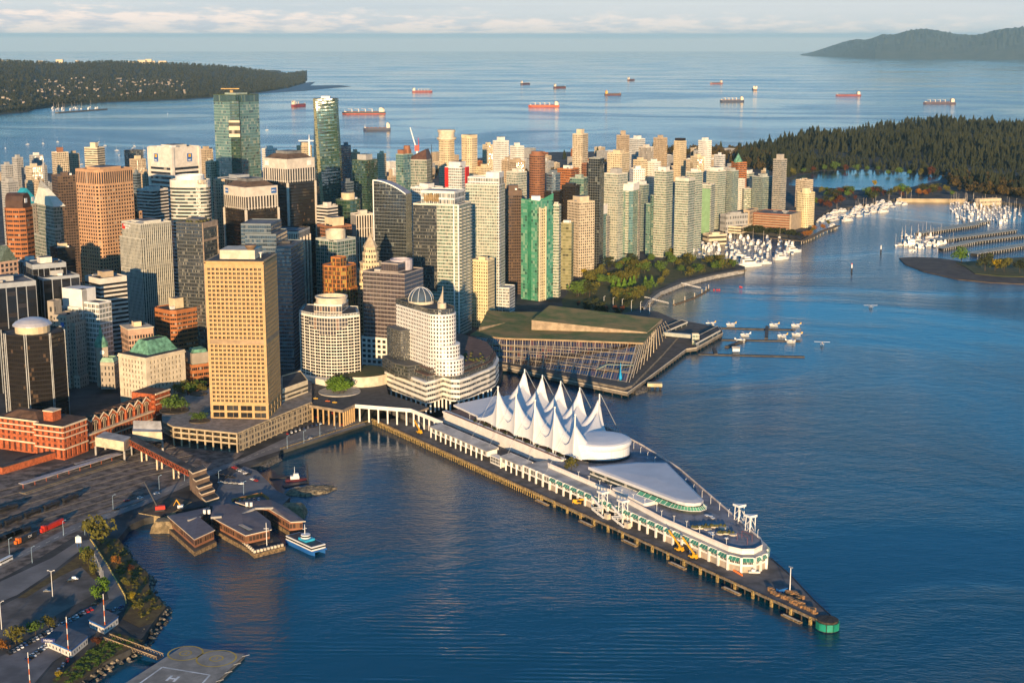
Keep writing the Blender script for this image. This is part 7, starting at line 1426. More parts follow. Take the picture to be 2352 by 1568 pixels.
for k in range(3): p, a_ = car_along(ra, rb, (k + .5) / 3); o = TW.at(p, a_, 'black tank wagon in the short cut of wagons at the left edge', 'tank wagons at the left edge')
def loco(label, body, u, v, u2, v2, txt=None):
    a_, b_ = P(u, v, 5.3), P(u2, v2, 5.3); p, r_ = car_along(a_, b_, .5); t = thing('locomotive', label, 'locomotive', p, r_); L = (b_ - a_).length; s = MB(); s.box((L * .1, 0, 1.5), (L * .72, 2.0, 2.9)); s.box((0, 0, 1.0), (L, 3, .5)); s.build('hood', body, t, False); s = MB(); s.box((-L * .36, 0, 1.5), (2.6, 3, 3.6)); s.box((-L * .46, 0, 1.5), (2.2, 2.2, 2.2)); s.build('cab', ORANGE if txt else body, t, False)
    for x in (-L * .3, L * .3): s = MB(); s.box((x, 0, .1), (4, 2.4, .95)); s.build('bogie', DARK, t, False)
    if txt: w_ = Vector((math.cos(r_), math.sin(r_), 0)); n = Vector((w_.y, -w_.x, 0)); ob = word(None, txt, p + n * 1.1 + w_ * L * .12 + Vector((0, 0, 3)), w_, 2.6, WHITE, depth=.05); ob.location = (0, 0, 0); ob.parent = t; ob.matrix_parent_inverse = t.matrix_basis.inverted()
loco('black locomotive with an orange cab and white letters', DARK, 36, 1254, 85, 1231, 'CN'); loco('all red locomotive behind the orange cabbed one', RED, 94, 1226, 146, 1202)
PAS = mat('dark_coach', (.04, .04, .045), .35)
def coach():
    t = thing('passenger_coach', 'dark passenger coach beside the platform canopy', 'train coach'); s = MB(); s.box((0, 0, .9), (23, 2.9, 3.1)); s.build('body', PAS, t, False); s = MB(); s.box((0, 0, 4), (22.6, 2.4, .3)); s.build('roof', STEEL, t, False); s = MB(); [s.box((x, -1.46, 2.4), (2.2, .08, .9)) for x in range(-10, 11, 3)]; s.build('window_strip', GLASSD, t, False); return Proto(t)
CP = coach(); ra, rb = P(188, 1072, 5.3), P(400, 1012, 5.3)
for k in range(4): p, a_ = car_along(ra, rb, .05 + .24 * k); CP.at(p, a_, ['first', 'second', 'third', 'last'][k] + ' dark coach of the passenger train, counted from the near end', 'coaches of the passenger train')
t = thing('road_bus', 'white coach bus on the road at the left edge', 'bus', tuple(P(12, 1292, 5)), math.atan2(*reversed(list(xy(P(60, 1268, 5) - P(0, 1298, 5)))))); s = MB(); s.box((0, 0, .5), (12.5, 2.6, 2.8)); s.build('body', WHITE, t, False); s = MB(); s.box((0, 0, 2.0), (12.54, 2.64, .9)); s.build('window_strip', GLASSD, t, False)
for x in (-4, 3, 4.2): s = MB(); s.tube((x, -1.32, .5), (x, 1.32, .5), .5, n=10); s.build('wheel', DARK, t, False)
# ---------------------------------------------------------------- roads and yards of the lower left
RDM = mat('worn_asphalt', (.20, .19, .18), .9, var=.12, scale=.06)
sheet('road', [(-120, 1370), (0, 1305), (110, 1250), (190, 1212), (250, 1190), (330, 1160), (420, 1120), (520, 1075), (640, 1035), (840, 975), (830, 960), (700, 985), (560, 1050), (480, 1080), (405, 1110), (320, 1143), (200, 1188), (100, 1240), (0, 1290), (-120, 1345)], 5.10, RDM)
sheet('car_park', [(480, 1160), (505, 1110), (560, 1070), (590, 1080), (636, 1126), (666, 1141), (640, 1168), (560, 1176)], 5.12, mat('lot_asphalt', (.16, .16, .165), .9, var=.12, scale=.08))
sheet('yard', [(-120, 1395), (0, 1335), (120, 1280), (182, 1240), (186, 1262), (120, 1312), (40, 1365), (-120, 1430)], 5.12, mat('yard_asphalt', (.20, .18, .165), .9, var=.1, scale=.05))
sheet('gravel_lot', [(-120, 1450), (40, 1372), (150, 1310), (200, 1300), (226, 1330), (215, 1365), (150, 1400), (60, 1450), (-120, 1530)], 5.12, mat('dirt_lot', (.14, .12, .105), .95, var=.2, scale=.06))
strip('access_road', [(196, 1240), (214, 1265), (240, 1300), (262, 1340), (272, 1375), (262, 1400), (230, 1420)], 11, 5.14, RDM)
sheet('heliport_lot', [(-120, 1560), (60, 1480), (190, 1400), (262, 1370), (278, 1395), (240, 1440), (120, 1520), (60, 1590), (-120, 1680)], 5.13, mat('heliport_asphalt', (.16, .15, .15), .9, var=.15, scale=.06))
s = MB()
LN = mat('road_paint', (.55, .42, .12), .7)
for k in range(36):
    f = k / 36; pts = [(207, 1238), (224, 1262), (247, 1298), (270, 1338), (287, 1368), (290, 1386)]; i = min(4, int(f * 5)); g = f * 5 - i; p, q_ = P(*pts[i], 5.3), P(*pts[i + 1], 5.3); a_ = p.lerp(q_, g); b_ = p.lerp(q_, min(1, g + .09)); s.beam(a_ + Vector((0, 0, .7)), b_ + Vector((0, 0, .7)), .6, .8)
one(s, 'kerb_blocks', LN, 'curving line of yellow kerb blocks along the shore road', 'kerb blocks', kind='stuff')
SCRUB = mat('dry_scrub', (.09, .055, .02), .95, var=.35, scale=.25, c2=(.15, .10, .03))
sheet('bank', [(210, 1232), (272, 1236), (305, 1283), (340, 1316), (342, 1348), (381, 1393), (350, 1430), (320, 1440), (280, 1420), (296, 1385), (270, 1335), (240, 1285)], 5.16, SCRUB)
sheet('verge', [(40, 1372), (130, 1312), (178, 1276), (196, 1262), (214, 1300), (226, 1332), (214, 1328), (186, 1300), (140, 1322), (60, 1372)], 5.18, SCRUB)
sheet('bank', [(120, 1560), (232, 1470), (262, 1450), (330, 1470), (235, 1524), (165, 1578)], 5.16, SCRUB)
SHORE = [(272, 1236), (305, 1283), (340, 1316), (342, 1348), (381, 1393), (350, 1430), (330, 1460), (300, 1490), (235, 1520), (165, 1575), (60, 1640)]
s = MB(); r3 = random.Random(9)
for (u0, v0), (u1, v1) in zip(SHORE, SHORE[1:]):
    a_, b_ = P(u0, v0, 5), P(u1, v1, 5); d = xy(b_ - a_).normalized(); n = Vector((d.y, -d.x)); n = n if n.x > 0 else -n; L = (b_ - a_).length
    for k in range(int(L * 1.5)):
        f = r3.random(); g = r3.random(); p = a_.lerp(b_, f); x = p.x + n.x * (g * 9 - 3); y = p.y + n.y * (g * 9 - 3); s.lathe((x, y, 4.6 - 5.6 * g - .6), [(r3.uniform(.7, 1.6), 0), (r3.uniform(.7, 1.3), r3.uniform(.5, 1)), (0, r3.uniform(.9, 1.7))], 5, 0 if r3.random() < .75 else 1, sm=False)
one(s, 'riprap', [ROCK, mat('pale_rock', (.30, .25, .18), .9, var=.2, scale=.5)], 'boulders heaped along the lower left shore', 'riprap', kind='stuff')
RW = [P(u, v, 5.14) for u, v in ((0, 1298), (105, 1246), (200, 1200), (325, 1152), (412, 1115), (520, 1070), (650, 1020), (800, 972))]; s = MB()
for a_, b_ in zip(RW, RW[1:]):
    L = (b_ - a_).length; n = Vector((-(b_ - a_).y, (b_ - a_).x, 0)).normalized() * .25
    for k in range(int(L // 9)): p, q_ = a_.lerp(b_, k * 9 / L), a_.lerp(b_, (k * 9 + 5) / L); s.poly([p - n, q_ - n, q_ + n, p + n])
one(s, 'road_markings', mat('lane_paint', (.62, .56, .42), .8), None, None, kind='structure')
# heliport float
t = thing('heliport', 'floating concrete heliport deck with yellow circles and white letter', 'heliport', tuple(P(430, 1520, 0))); q = ring_px([(422, 1482), (562, 1502), (420, 1640), (250, 1640), (284, 1570)], 2); s = MB(); s.prism(q, -.5, 2, 0, 1); s.build('deck', [DK, mat('deck_concrete', (.30, .265, .22), .9, var=.12, scale=.12)], t)
YP = mat('pad_yellow', (.55, .36, .06), .8, var=.1); WP = mat('pad_white', (.70, .68, .64), .8)
for u, v, r_, txt in ((426, 1499, 10.2, '4'), (497, 1511, 11.5, '3')):
    c_ = P(u, v, 2.01)
    for r0, r1 in ((r_ - 1, r_), (r_ * .28, r_ * .36)):
        s = MB()
        for k in range(40): a0, a1 = 2 * math.pi * k / 40, 2 * math.pi * (k + 1) / 40; s.poly([(c_.x + r0 * math.cos(a0), c_.y + r0 * math.sin(a0), 2.015), (c_.x + r1 * math.cos(a0), c_.y + r1 * math.sin(a0), 2.015), (c_.x + r1 * math.cos(a1), c_.y + r1 * math.sin(a1), 2.015), (c_.x + r0 * math.cos(a1), c_.y + r0 * math.sin(a1), 2.015)])
        s.build('ring_marking', YP, t)
    word(t, txt, c_ + Vector((0, 0, .02)), (1, -.25, 0), 4.5, YP, up=Vector((.25, 1, 0)), depth=.01, name='number_marking')
s = MB(); wq = [P(u, v, 2.02) for u, v in ((373, 1531), (482, 1549), (400, 1640), (262, 1610))]
for a_, b_ in zip(wq, wq[1:] + wq[:1]): d = (b_ - a_).normalized(); n = Vector((-d.y, d.x, 0)) * .55; s.poly([a_ - n, b_ - n, b_ + n, a_ + n])
c_ = P(396, 1556, 2.02); s.build('square_marking', WP, t); word(t, 'H', P(396, 1558, 2.03), (1, -.25, 0), 9, WP, up=Vector((.25, 1, 0)), depth=.01, name='letter_marking', bold=.3)
for k in range(6): p = P(556 - 20 * k, 1507 + 19 * k, 2); s = MB(); s.tube(p, p + Vector((4, 1.2, .6)), .18, n=5); s.build('edge_spar', STEEL, t)
t = thing('gangway', 'rusty truss ramp down to the floating heliport', 'gangway', tuple(P(240, 1466, 5))); A_, B_ = P(244, 1464, 5.6), P(368, 1510, 2.6); s = MB(); s.beam(A_, B_, 5, .5); s.build('deck', DARK, t); d = (B_ - A_).normalized(); n = Vector((d.y, -d.x, 0))
for e in (-2.6, 2.6):
    s = MB(); o_ = n * e; h = Vector((0, 0, 1.8)); s.beam(A_ + o_ + h, B_ + o_ + h, .3, .3)
    for k in range(18): p, q_ = A_.lerp(B_, k / 18) + o_, A_.lerp(B_, (k + 1) / 18) + o_; s.tube(p, p.lerp(q_, .5) + h, .12, n=4, cap=False); s.tube(p.lerp(q_, .5) + h, q_, .12, n=4, cap=False)
    s.build('truss', mat('rusty_rail', (.42, .30, .17), .8), t)
def hut(label, pts, h, txt=None):
    q = [xy(P(u, v, 5)) for u, v in pts]; q = [tuple(p) for p in q]; q = q if ring_area(q) > 0 else q[::-1]; c_ = (sum(p[0] for p in q) / 4, sum(p[1] for p in q) / 4); t = thing('terminal_hut', label, 'building', (*c_, 5)); s = MB(); wallring(s, q, 5, 5 + h, 3, h * .8, h * .2); s.build('wall', [facade('facade_hut', (.66, .62, .56), (.05, .05, .055), .34, .40, pb=.2), BLUE], t)
    s = MB(); s.prism(inset(q, -.7), 5 + h, 5.35 + h, 0, 1, bottom=True); s.build('roof', [BLUE, mat('blue_grey_roof', (.10, .105, .12), .8, var=.12)], t); return t
hut('long white heliport terminal with a blue grey roof', ((104, 1484), (164, 1510), (202, 1478), (140, 1452)), 4.6); hut('small white heliport office with a red deck', ((206, 1440), (240, 1456), (272, 1432), (238, 1416)), 4.6)
t = thing('name_board', 'dark blue name board on the heliport terminal roof', 'sign', tuple(P(111, 1473, 10))); p = P(111, 1473, 10); s = MB(); s.box((p.x, p.y, 9.6), (8, .4, 2.4), 0, -.1); s.build('board', mat('navy', (.02, .03, .12), .5), t); word(t, 'Helijet', p + Vector((0, -.3, .9)), (1, -.1, 0), 2.0, WHITE, depth=.03)
def pole(label, u, v, h, m=WHITE, striped=False, z=5, lamp=0, group=None, cat='pole', name='pole', r=.16, arm=2.4):
    p = P(u, v, z); t = thing(name, label, cat, tuple(p), group=group); n_ = 7 if striped else 1
    for k in range(n_): s = MB(); s.tube((p.x, p.y, z + h * k / n_), (p.x, p.y, z + h * (k + 1) / n_), r * (1.3 if striped else 1), r * (1.3 if striped else .7), 6); s.build('band' if striped else 'post', (ORANGE if k % 2 else WHITE) if striped else m, t)
    for a_ in ((0, math.pi) if lamp == 2 else (0.6,) if lamp else ()): s = MB(); e = Vector((math.cos(a_), math.sin(a_), 0)) * arm; s.tube((p.x, p.y, z + h - .6), (p.x + e.x * .6, p.y + e.y * .6, z + h + .4), r * .6, n=5); s.tube((p.x + e.x * .6, p.y + e.y * .6, z + h + .4), (p.x + e.x, p.y + e.y, z + h + .3), .22, .22, 5); s.build('lamp_arm', m, t)
    return t
for k, (u, v, h) in enumerate(((158, 1508, 24), (242, 1452, 24), (70, 1586, 22))): pole(['red and white striped mast in front of the long heliport terminal', 'red and white striped mast beside the small heliport office', 'red and white striped mast at the bottom of the heliport lot'][k], u, v, h, striped=True, cat='mast', name='striped_mast')
pole('tall twin armed yard lamp beside the silver car', 121, 1370, 17, lamp=2, name='lamp_post', cat='lamp post', r=.22); pole('yard lamp at the left edge of the dirt lot', 4, 1445, 17, lamp=1, name='lamp_post', cat='lamp post', r=.22)
BLP = mat('pale_blue_post', (.30, .42, .52), .5)
for k, (u, v) in enumerate([(22, 1272), (74, 1292), (146, 1230), (195, 1228), (260, 1170), (366, 1124), (424, 1104), (560, 1138), (503, 1112), (660, 1030), (698, 1018), (735, 1002), (770, 985), (620, 1000), (672, 975)]): pole('pale street lamp beside the yard road', u, v, 11, BLP, lamp=1, group='street lamps by the yard road', name='lamp_post', cat='lamp post')
for k in range(7): pole('slim white flagpole in the row beside the shore road', 219 + 3.2 * k, 1300 + 6.6 * k, 9, group='flagpoles by the shore road', name='flagpole', cat='flagpole', r=.1)
t = thing('road_sign', 'white road sign with a blue gable top on the verge', 'sign', tuple(P(181, 1256, 5))); p = P(181, 1256, 5); s = MB(); [s.tube((p.x + e, p.y, 5), (p.x + e, p.y, 9), .15, n=5) for e in (-1, 1)]; s.build('post', BLUE, t); s = MB(); s.box((p.x, p.y, 8.2), (4, .3, 4.2)); s.build('board', WHITE, t); s = MB(); s.poly([(p.x - 2, p.y - .2, 12.4), (p.x + 2, p.y - .2, 12.4), (p.x, p.y - .2, 13.8)]); s.poly([(p.x + 2, p.y + .2, 12.4), (p.x - 2, p.y + .2, 12.4), (p.x, p.y + .2, 13.8)]); s.build('gable_top', BLP, t)
# ---------------------------------------------------------------- harbour ferry terminal
ROOFM = mat('slate_metal_roof', (.13, .115, .125), .55, .1, var=.08, scale=.2)
t = thing('ferry_terminal', 'low slate roofed ferry terminal on pontoons', 'ferry terminal', tuple(P(540, 1200, 0)))
RQ = [([(384, 1184), (446, 1238), (494, 1216), (458, 1189), (482, 1163), (470, 1166)], 'left_roof'), ([(484, 1186), (564, 1229), (624, 1215), (621, 1196), (584, 1168), (524, 1156), (489, 1161)], 'middle_roof'), ([(584, 1166), (612, 1164), (668, 1198), (702, 1196), (660, 1165), (622, 1147), (540, 1152)], 'right_roof')]
for pts, nm in RQ:
    q = ring_px(pts, 11.5); c_ = (sum(p[0] for p in q) / len(q), sum(p[1] for p in q) / len(q)); s = MB()
    for i in range(len(q)): a_, b_ = q[i], q[(i + 1) % len(q)]; s.poly([(*a_, 11.5), (*b_, 11.5), (*c_, 13.8)], 0); s.poly([(*a_, 10.9), (*b_, 10.9), (*b_, 11.5), (*a_, 11.5)], 1)
    s.build('roof', [ROOFM, CREAM], t); s = MB(); wallring(s, inset(q, 2.2), 4, 10.9, 2.6, 6.4, .4); s.build('wall', ST['brown'], t); s = MB(); s.prism(inset(q, -1.2), -.5, 3.2, 0, 1); s.build('pontoon', [TIMBER, DKD], t)
for u, v in ((475, 1176), (572, 1159)):
    for e in (-1.6, 1.6): p = P(u, v, 13); s = MB(); s.tube((p.x + e, p.y, 12), (p.x + e, p.y, 15), 1.1, n=12); s.build('roof_vent', WHITE, t)
for a_, b_ in (((432, 1193), (460, 1185)), ((484, 1186), (509, 1184)), ((556, 1178), (584, 1166)), ((584, 1165), (631, 1164))): s = MB(); s.beam(P(*a_, 13.6), P(*b_, 13.6), 1.4, 1.4); s.build('roof_screen', CONC, t)
s = MB(); s.beam(P(552, 1203, 13.2), P(575, 1215, 13.2), 3, .3); s.build('skylight', mat('skylight', (.22, .30, .34), .15), t)
t = thing('landing_pontoon', 'timber sided landing pontoon with cream fenders and a mast', 'pontoon', tuple(P(595, 1255, 0))); q = ring_px([(532, 1228), (584, 1272), (655, 1254), (636, 1232), (600, 1232), (566, 1222)], 3); s = MB(); s.prism(q, -.5, 3, 0, 1); s.build('deck', [TIMBER, mat('dark_deck', (.05, .05, .055), .85)], t)
for (u0, v0), (u1, v1), n_ in (((533, 1227), (584, 1270), 12), ((584, 1270), (655, 1253), 9)):
    for k in range(n_): p = P(u0 + (u1 - u0) * k / n_, v0 + (v1 - v0) * k / n_, 3); s = MB(); s.box((p.x, p.y + 1.2, 3), (1.6, 1.6, 1.7), 0, .5); s.build('fender', CREAM, t)
p = P(613, 1254, 3); s = MB(); s.tube((p.x, p.y, 3), (p.x, p.y, 20), .3, .2, 6); s.beam((p.x - 1.8, p.y, 16), (p.x + 1.8, p.y, 16), .3, .3); s.build('mast', WHITE, t)
for lab, u, v, w_ in (('flat topped concrete dolphin left of the ferry terminal', 378, 1205, 15), ('dark concrete dolphin right of the ferry terminal', 672, 1170, 17)):
    p = P(u, v + 12, 0); s = MB(); s.loft([[(p.x + x * w_ * .62, p.y + y * w_ * .5, -1) for x, y in ((-1, -1), (1, -1), (1, 1), (-1, 1))], [(p.x + x * w_ * .5, p.y + y * w_ * .4, 5) for x, y in ((-1, -1), (1, -1), (1, 1), (-1, 1))], [(p.x + x * w_ * .36, p.y + y * w_ * .3, 8) for x, y in ((-1, -1), (1, -1), (1, 1), (-1, 1))]]); one(s, 'dolphin', mat('stained_concrete', (.24, .18, .10), .9, var=.25, scale=.3), lab, 'dolphin')
q = [P(u, v, 6) for u, v in ((318, 1176), (375, 1186), (402, 1172), (440, 1150), (400, 1140), (340, 1158))]; s = MB(); s.prism([(p.x, p.y) for p in q], -1, 5.6, 0, 1); one(s, 'sheet_pile_works', [mat('sheet_pile', (.36, .27, .14), .8, var=.2, scale=.8), SOIL], 'sheet piled construction platform beside the ferry terminal', 'platform')
t = thing('crawler_crane', 'red crawler crane with a lattice boom on the building site', 'crane', tuple(P(368, 1172, 5.6))); p = P(368, 1172, 5.6); s = MB(); s.box((p.x, p.y, p.z + 1.2), (7, 3.4, 2.6), 0, .3); s.build('cab', RED, t); s = MB(); [s.box((p.x, p.y + e, p.z), (7, 1, 1.2), 0, .3) for e in (-1.8, 1.8)]; s.build('track', DARK, t); s = MB(); s.tube((p.x - 2, p.y, p.z + 3), tuple(PY(331, 1105, p.y + 4)), .7, .4, 4); s.build('boom', DARK, t)
t = thing('excavator', 'yellow excavator on the building site', 'excavator', tuple(P(415, 1168, 5.2))); p = P(415, 1168, 5.2); s = MB(); s.box((p.x, p.y, p.z + 1), (4, 3, 2)); s.build('body', WHITE, t); s = MB(); s.beam((p.x, p.y, p.z + 3), (p.x - 3, p.y + 1, p.z + 7), .8, .8); s.beam((p.x - 3, p.y + 1, p.z + 7), (p.x - 5.5, p.y + 1, p.z + 2.5), .6, .6); s.build('arm', YELLOW, t)
t = thing('site_fence', 'orange hoarding round the corner of the car park', 'fence', tuple(P(560, 1138, 5))); s = MB(); pts = [P(u, v, 7.6) for u, v in ((532, 1145), (600, 1130), (618, 1142))]; [s.beam(a_, b_, .3, 2.6) for a_, b_ in zip(pts, pts[1:])]; s.build('panel', mat('plywood_orange', (.50, .22, .06), .8), t)
def ship_hull(s, L, Wd, z0, z1, mi=0, n=12, bow=.22, stern=.9, flare=.8):
    rings = []
    for k in range(n + 1):
        x = -L / 2 + L * k / n; f = k / n; w_ = Wd / 2 * min(1, (1 - f) / bow) ** .6 * (stern + (1 - stern) * min(1, f / .15)) if f < 1 else .05; rings.append([(x, -w_, z1), (x, -w_ * flare, z0), (x, w_ * flare, z0), (x, w_, z1)])
    s.loft(rings, mi)
t = thing('passenger_ferry', 'blue and white catamaran harbour ferry leaving the terminal', 'ferry', tuple(P(703, 1258, 0)), math.atan2(*reversed(list(xy(P(745, 1280, 0) - P(660, 1240, 0))))))
for e in (-4.2, 4.2): s = MB(); ship_hull(s, 35, 3.4, -.5, 2.4, bow=.16); o = s.build('hull', BLUE, t, False); o.location = (0, e, 0)
s = MB(); s.box((0, 0, 2.2), (34, 12, .9)); s.build('main_deck', BLUE, t, False); s = MB(); s.box((-.5, 0, 3.1), (32.4, 11.4, 2.9)); s.build('cabin', WHITE, t, False); s = MB(); s.box((-.5, 0, 4.1), (32.6, 11.6, 1.1)); s.build('window_strip', GLASSD, t, False); s = MB(); s.box((-.5, 0, 6.02), (30, 10, .2)); s.build('roof', DARK, t, False)
s = MB(); s.box((1, 0, 6.2), (9, 7.6, 1.5)); s.build('upper_deck', mat('ferry_cyan', (.03, .36, .56), .5), t, False); s = MB(); s.lathe((0, 0, 7.7), [(3.4, 0), (3.6, 1), (3.3, 2.4), (0, 2.5)], 10, sm=False); s.build('wheelhouse', WHITE, t, False); s = MB(); s.lathe((0, 0, 8.6), [(3.62, 0), (3.5, .9)], 10, sm=False); s.build('wheelhouse_window', GLASSD, t, False); s = MB(); s.tube((-1, 0, 10), (-1, 0, 17), .3, .15, 6); s.beam((-1, -1.6, 14), (-1, 1.6, 14), .3, .3); s.build('mast', WHITE, t, False)
t = thing('pilot_boat', 'small red and white patrol boat at the dock by the breakwater', 'boat', tuple(P(680, 1104, 0)), .25); s = MB(); ship_hull(s, 17, 5, 0, 2); s.build('hull', mat('navy_hull', (.10, .02, .03), .5), t, False); s = MB(); s.box((-1, 0, 2), (7, 3.6, 2.4)); s.box((0, 0, 4.4), (4, 3, 1.8)); s.build('cabin', WHITE, t, False); s = MB(); s.tube((-1, 0, 6), (-1, 0, 12), .2, .1, 5); s.build('mast', WHITE, t, False)
floatdock('black float north of the patrol boat', [(620, 1098), (664, 1093)], 4, m=DARK); floatdock('black float south of the patrol boat', [(652, 1116), (706, 1105)], 5, m=DARK); t = thing('pile_frame', 'tall dark pile frame at the end of the patrol boat float', 'frame', tuple(P(708, 1108, 0))); s = MB(); a_, b_ = P(706, 1104, 0), P(708, 1114, 0); [s.tube(p - Vector((0, 0, 2)), p + Vector((0, 0, 13)), .4, n=6) for p in (a_, b_)]; s.tube(a_ + Vector((0, 0, 13)), b_ + Vector((0, 0, 13)), .3, n=6); s.build('post', DARK, t)
# wharf wall of the main shore
s = MB(); s.beam(P(644, 1029, 5.6), P(856, 961, 5.6), 1, 1); t = thing('wharf_wall', 'timber piled wharf edge along the inner basin', 'wharf', tuple(P(750, 995, 0))); s.build('kerb_beam', FN, t)
a_, b_ = P(644, 1029, 0), P(856, 961, 0)
for k in range(60): p = a_.lerp(b_, k / 59); s = MB(); s.tube((p.x, p.y - .8, -2), (p.x, p.y - .8, 5), .45, n=6); s.build('pile', FN if k % 2 else PILE, t)
# ---------------------------------------------------------------- trees
TRK = mat('tree_bark', (.06, .045, .03), .95, var=.2)
def tree_proto(kind, label, m, seed, h, w, conif=False, n=460):
    t = thing('conifer_tree' if conif else 'broadleaf_tree', label, 'tree'); V, Fc, tt = conifer_t(seed, 6, 9) if conif else leafy_t(seed, n, .8, .105, 13)
    V = V * np.array((w, w, h)); o = mesh_from('crown', V, Fc.tolist(), tt, m); o.parent = t
    s = MB(); s.tube((0, 0, 0), (0, 0, h * .55), .035 * h, .012 * h, 6); 
    if not conif: [s.tube((0, 0, h * .3), (math.cos(a_) * w * .25, math.sin(a_) * w * .25, h * .6), .015 * h, .006 * h, 5) for a_ in (0, 2.1, 4.2)]
    s.build('trunk', TRK, t, False); return Proto(t)
LGR = foliage('leaves_green', (.018, .036, .008), (.12, .19, .035)); LOL = foliage('leaves_olive', (.035, .036, .009), (.20, .18, .035)); LYE = foliage('leaves_yellow', (.12, .09, .008), (.42, .30, .02)); LOR = foliage('leaves_orange', (.14, .05, .01), (.42, .17, .03)); LBG = foliage('leaves_bright', (.03, .07, .008), (.16, .27, .03)); LDK = foliage('leaves_dark', (.010, .018, .008), (.06, .065, .022)); LRD = foliage('leaves_russet', (.04, .014, .008), (.16, .05, .02))
TP = {k: [tree_proto(k, 'tree', m, 30 + i * 7 + j, 1, 1) for j in range(2)] for i, (k, m) in enumerate({'g': LGR, 'o': LOL, 'y': LYE, 'r': LOR, 'b': LBG, 'd': LDK, 'm': LRD}.items())}
CPt = [tree_proto('c', 'conifer', m, 70 + i, 1, 1, True) for i, m in enumerate((LDK, LBG))]
KN = {'g': 'dark green', 'o': 'olive green', 'y': 'bright yellow', 'r': 'orange', 'b': 'bright green', 'd': 'very dark green', 'm': 'russet'}
def plant(k, p, h, w, label, group=None): TP[k][rnd.randrange(2)].at(p, rnd.uniform(0, 6.3), label, group, (w, w, h))
def grove(n, px, kinds, hmin, hmax, where, z=5, wr=.95):
    q = pxpoly(px, z); xs_ = [p.x for p in q]; ys_ = [p.y for p in q]; k = 0; rr = random.Random(n + int(px[0][0])); done = []
    while k < n:
        x, y = rr.uniform(min(xs_), max(xs_)), rr.uniform(min(ys_), max(ys_))
        if not inside((x, y), q) or (len(done) > 0 and min(math.hypot(x - a_, y - b_) for a_, b_ in done) < hmin * .38): 
            k += .02; continue
        k += 1; done.append((x, y)); c_ = rr.choice(kinds); h = rr.uniform(hmin, hmax); plant(c_, (x, y, z), h, h * wr * rr.uniform(.8, 1.15), KN[c_] + ' tree ' + where, 'trees ' + where)
grove(46, [(1300, 700), (1330, 650), (1400, 618), (1480, 602), (1545, 586), (1640, 596), (1660, 612), (1560, 632), (1500, 655), (1400, 665), (1330, 710)], 'googod', 13, 20, 'in the harbour park')
grove(34, [(1402, 688), (1480, 672), (1520, 652), (1600, 630), (1680, 610), (1700, 614), (1640, 624), (1560, 642), (1505, 662), (1480, 684), (1420, 705)], 'ooogo', 12, 16, 'lining the park seawall')
grove(22, [(1300, 742), (1330, 700), (1420, 690), (1460, 700), (1440, 728)], 'ddgmd', 7, 12, 'in the shaded garden behind the grass roofed hall')
for u, v, k, h, lab in ((1343, 636, 'y', 13, 'bright yellow tree near the white crowned towers'), (1398, 644, 'y', 12, 'second yellow tree, on the park lawn'), (1335, 668, 'r', 9, 'small orange tree at the park corner'), (1436, 680, 'm', 10, 'round russet tree beside the seawall avenue')): plant(k, P(u, v, 5), h, h * .9, lab)
for k, (u, v) in enumerate(((1408, 662), (1421, 660), (1434, 659), (1447, 657), (1482, 655), (1497, 653), (1456, 652))): CPt[1].at(P(u, v, 5), k, 'bright green cone shaped tree in the park row', 'cone trees in the park row', (8, 8, 14))
grove(10, [(1838, 545), (1862, 532), (1890, 520), (1912, 512), (1900, 522), (1866, 545)], 'ror', 7, 9, 'in the orange row on the hotel promenade', wr=1.1)
grove(18, [(1625, 500), (1660, 495), (1660, 520), (1610, 530), (1590, 520)], 'gdo', 12, 18, 'behind the marina restaurant')
grove(22, [(1640, 480), (1700, 470), (1790, 480), (1780, 488), (1660, 490)], 'gdd', 12, 18, 'at the foot of the stepped white block')
grove(60, [(1860, 470), (1880, 440), (1960, 442), (2060, 442), (2160, 440), (2220, 450), (2060, 455), (2000, 462), (1890, 482)], 'gdommd', 11, 20, 'on the park strip between lagoon and marina')
for u, v, k, h, lab in ((2072, 446, 'b', 24, 'large bright green tree on the causeway'), (2056, 447, 'o', 20, 'olive tree beside the large bright causeway tree'), (2110, 452, 'r', 18, 'orange tree on the causeway'), (2124, 452, 'r', 15, 'smaller orange tree on the causeway, the right one'), (2007, 428, 'y', 16, 'pale yellow tree on the lagoon shore'), (1951, 450, 'g', 24, 'tall green tree by the lagoon'),
    (2208, 604, 'b', 24, 'green tree alone on the spit turf'), (2285, 622, 'y', 20, 'yellow green tree on the spit'), (2262, 622, 'd', 26, 'dark tree on the spit'), (2306, 624, 'o', 22, 'brownish tree right of the yellow one on the spit'), (2342, 626, 'd', 20, 'dark green tree on the spit at the right edge')): plant(k, P(u, v, 5 if u < 2200 else 1.9), h, h * .95, lab)
for k in range(14): u = 1820 + k * 24.5; v = 404 - 10 * math.sin(min(1, k / 6) * 2.2) + (k > 8) * 9; kk = rnd.choice('omgog'); h = rnd.uniform(16, 26); plant(kk, P(u, v - 1, 5), h, h * .8, KN[kk] + ' tree along the far lagoon shore', 'trees along the far lagoon shore')
def cover(px, n, h0, h1, wr, m, name, label, temps=LT, z=5):
    q = pxpoly(px, z); xs_ = [p.x for p in q]; ys_ = [p.y for p in q]; g_ = np.random.default_rng(n); P_, H_, W2, T_ = [], [], [], []
    while len(P_) < n:
        x, y = g_.uniform(min(xs_), max(xs_)), g_.uniform(min(ys_), max(ys_))
        if inside((x, y), q): h = g_.uniform(h0, h1); P_.append((x, y, z - 1)); H_.append(h); W2.append(h * wr * g_.uniform(.8, 1.2)); T_.append(g_.random())
    return tag(scatter(name, temps, P_, H_, W2, T_, m), label, name, kind='stuff')
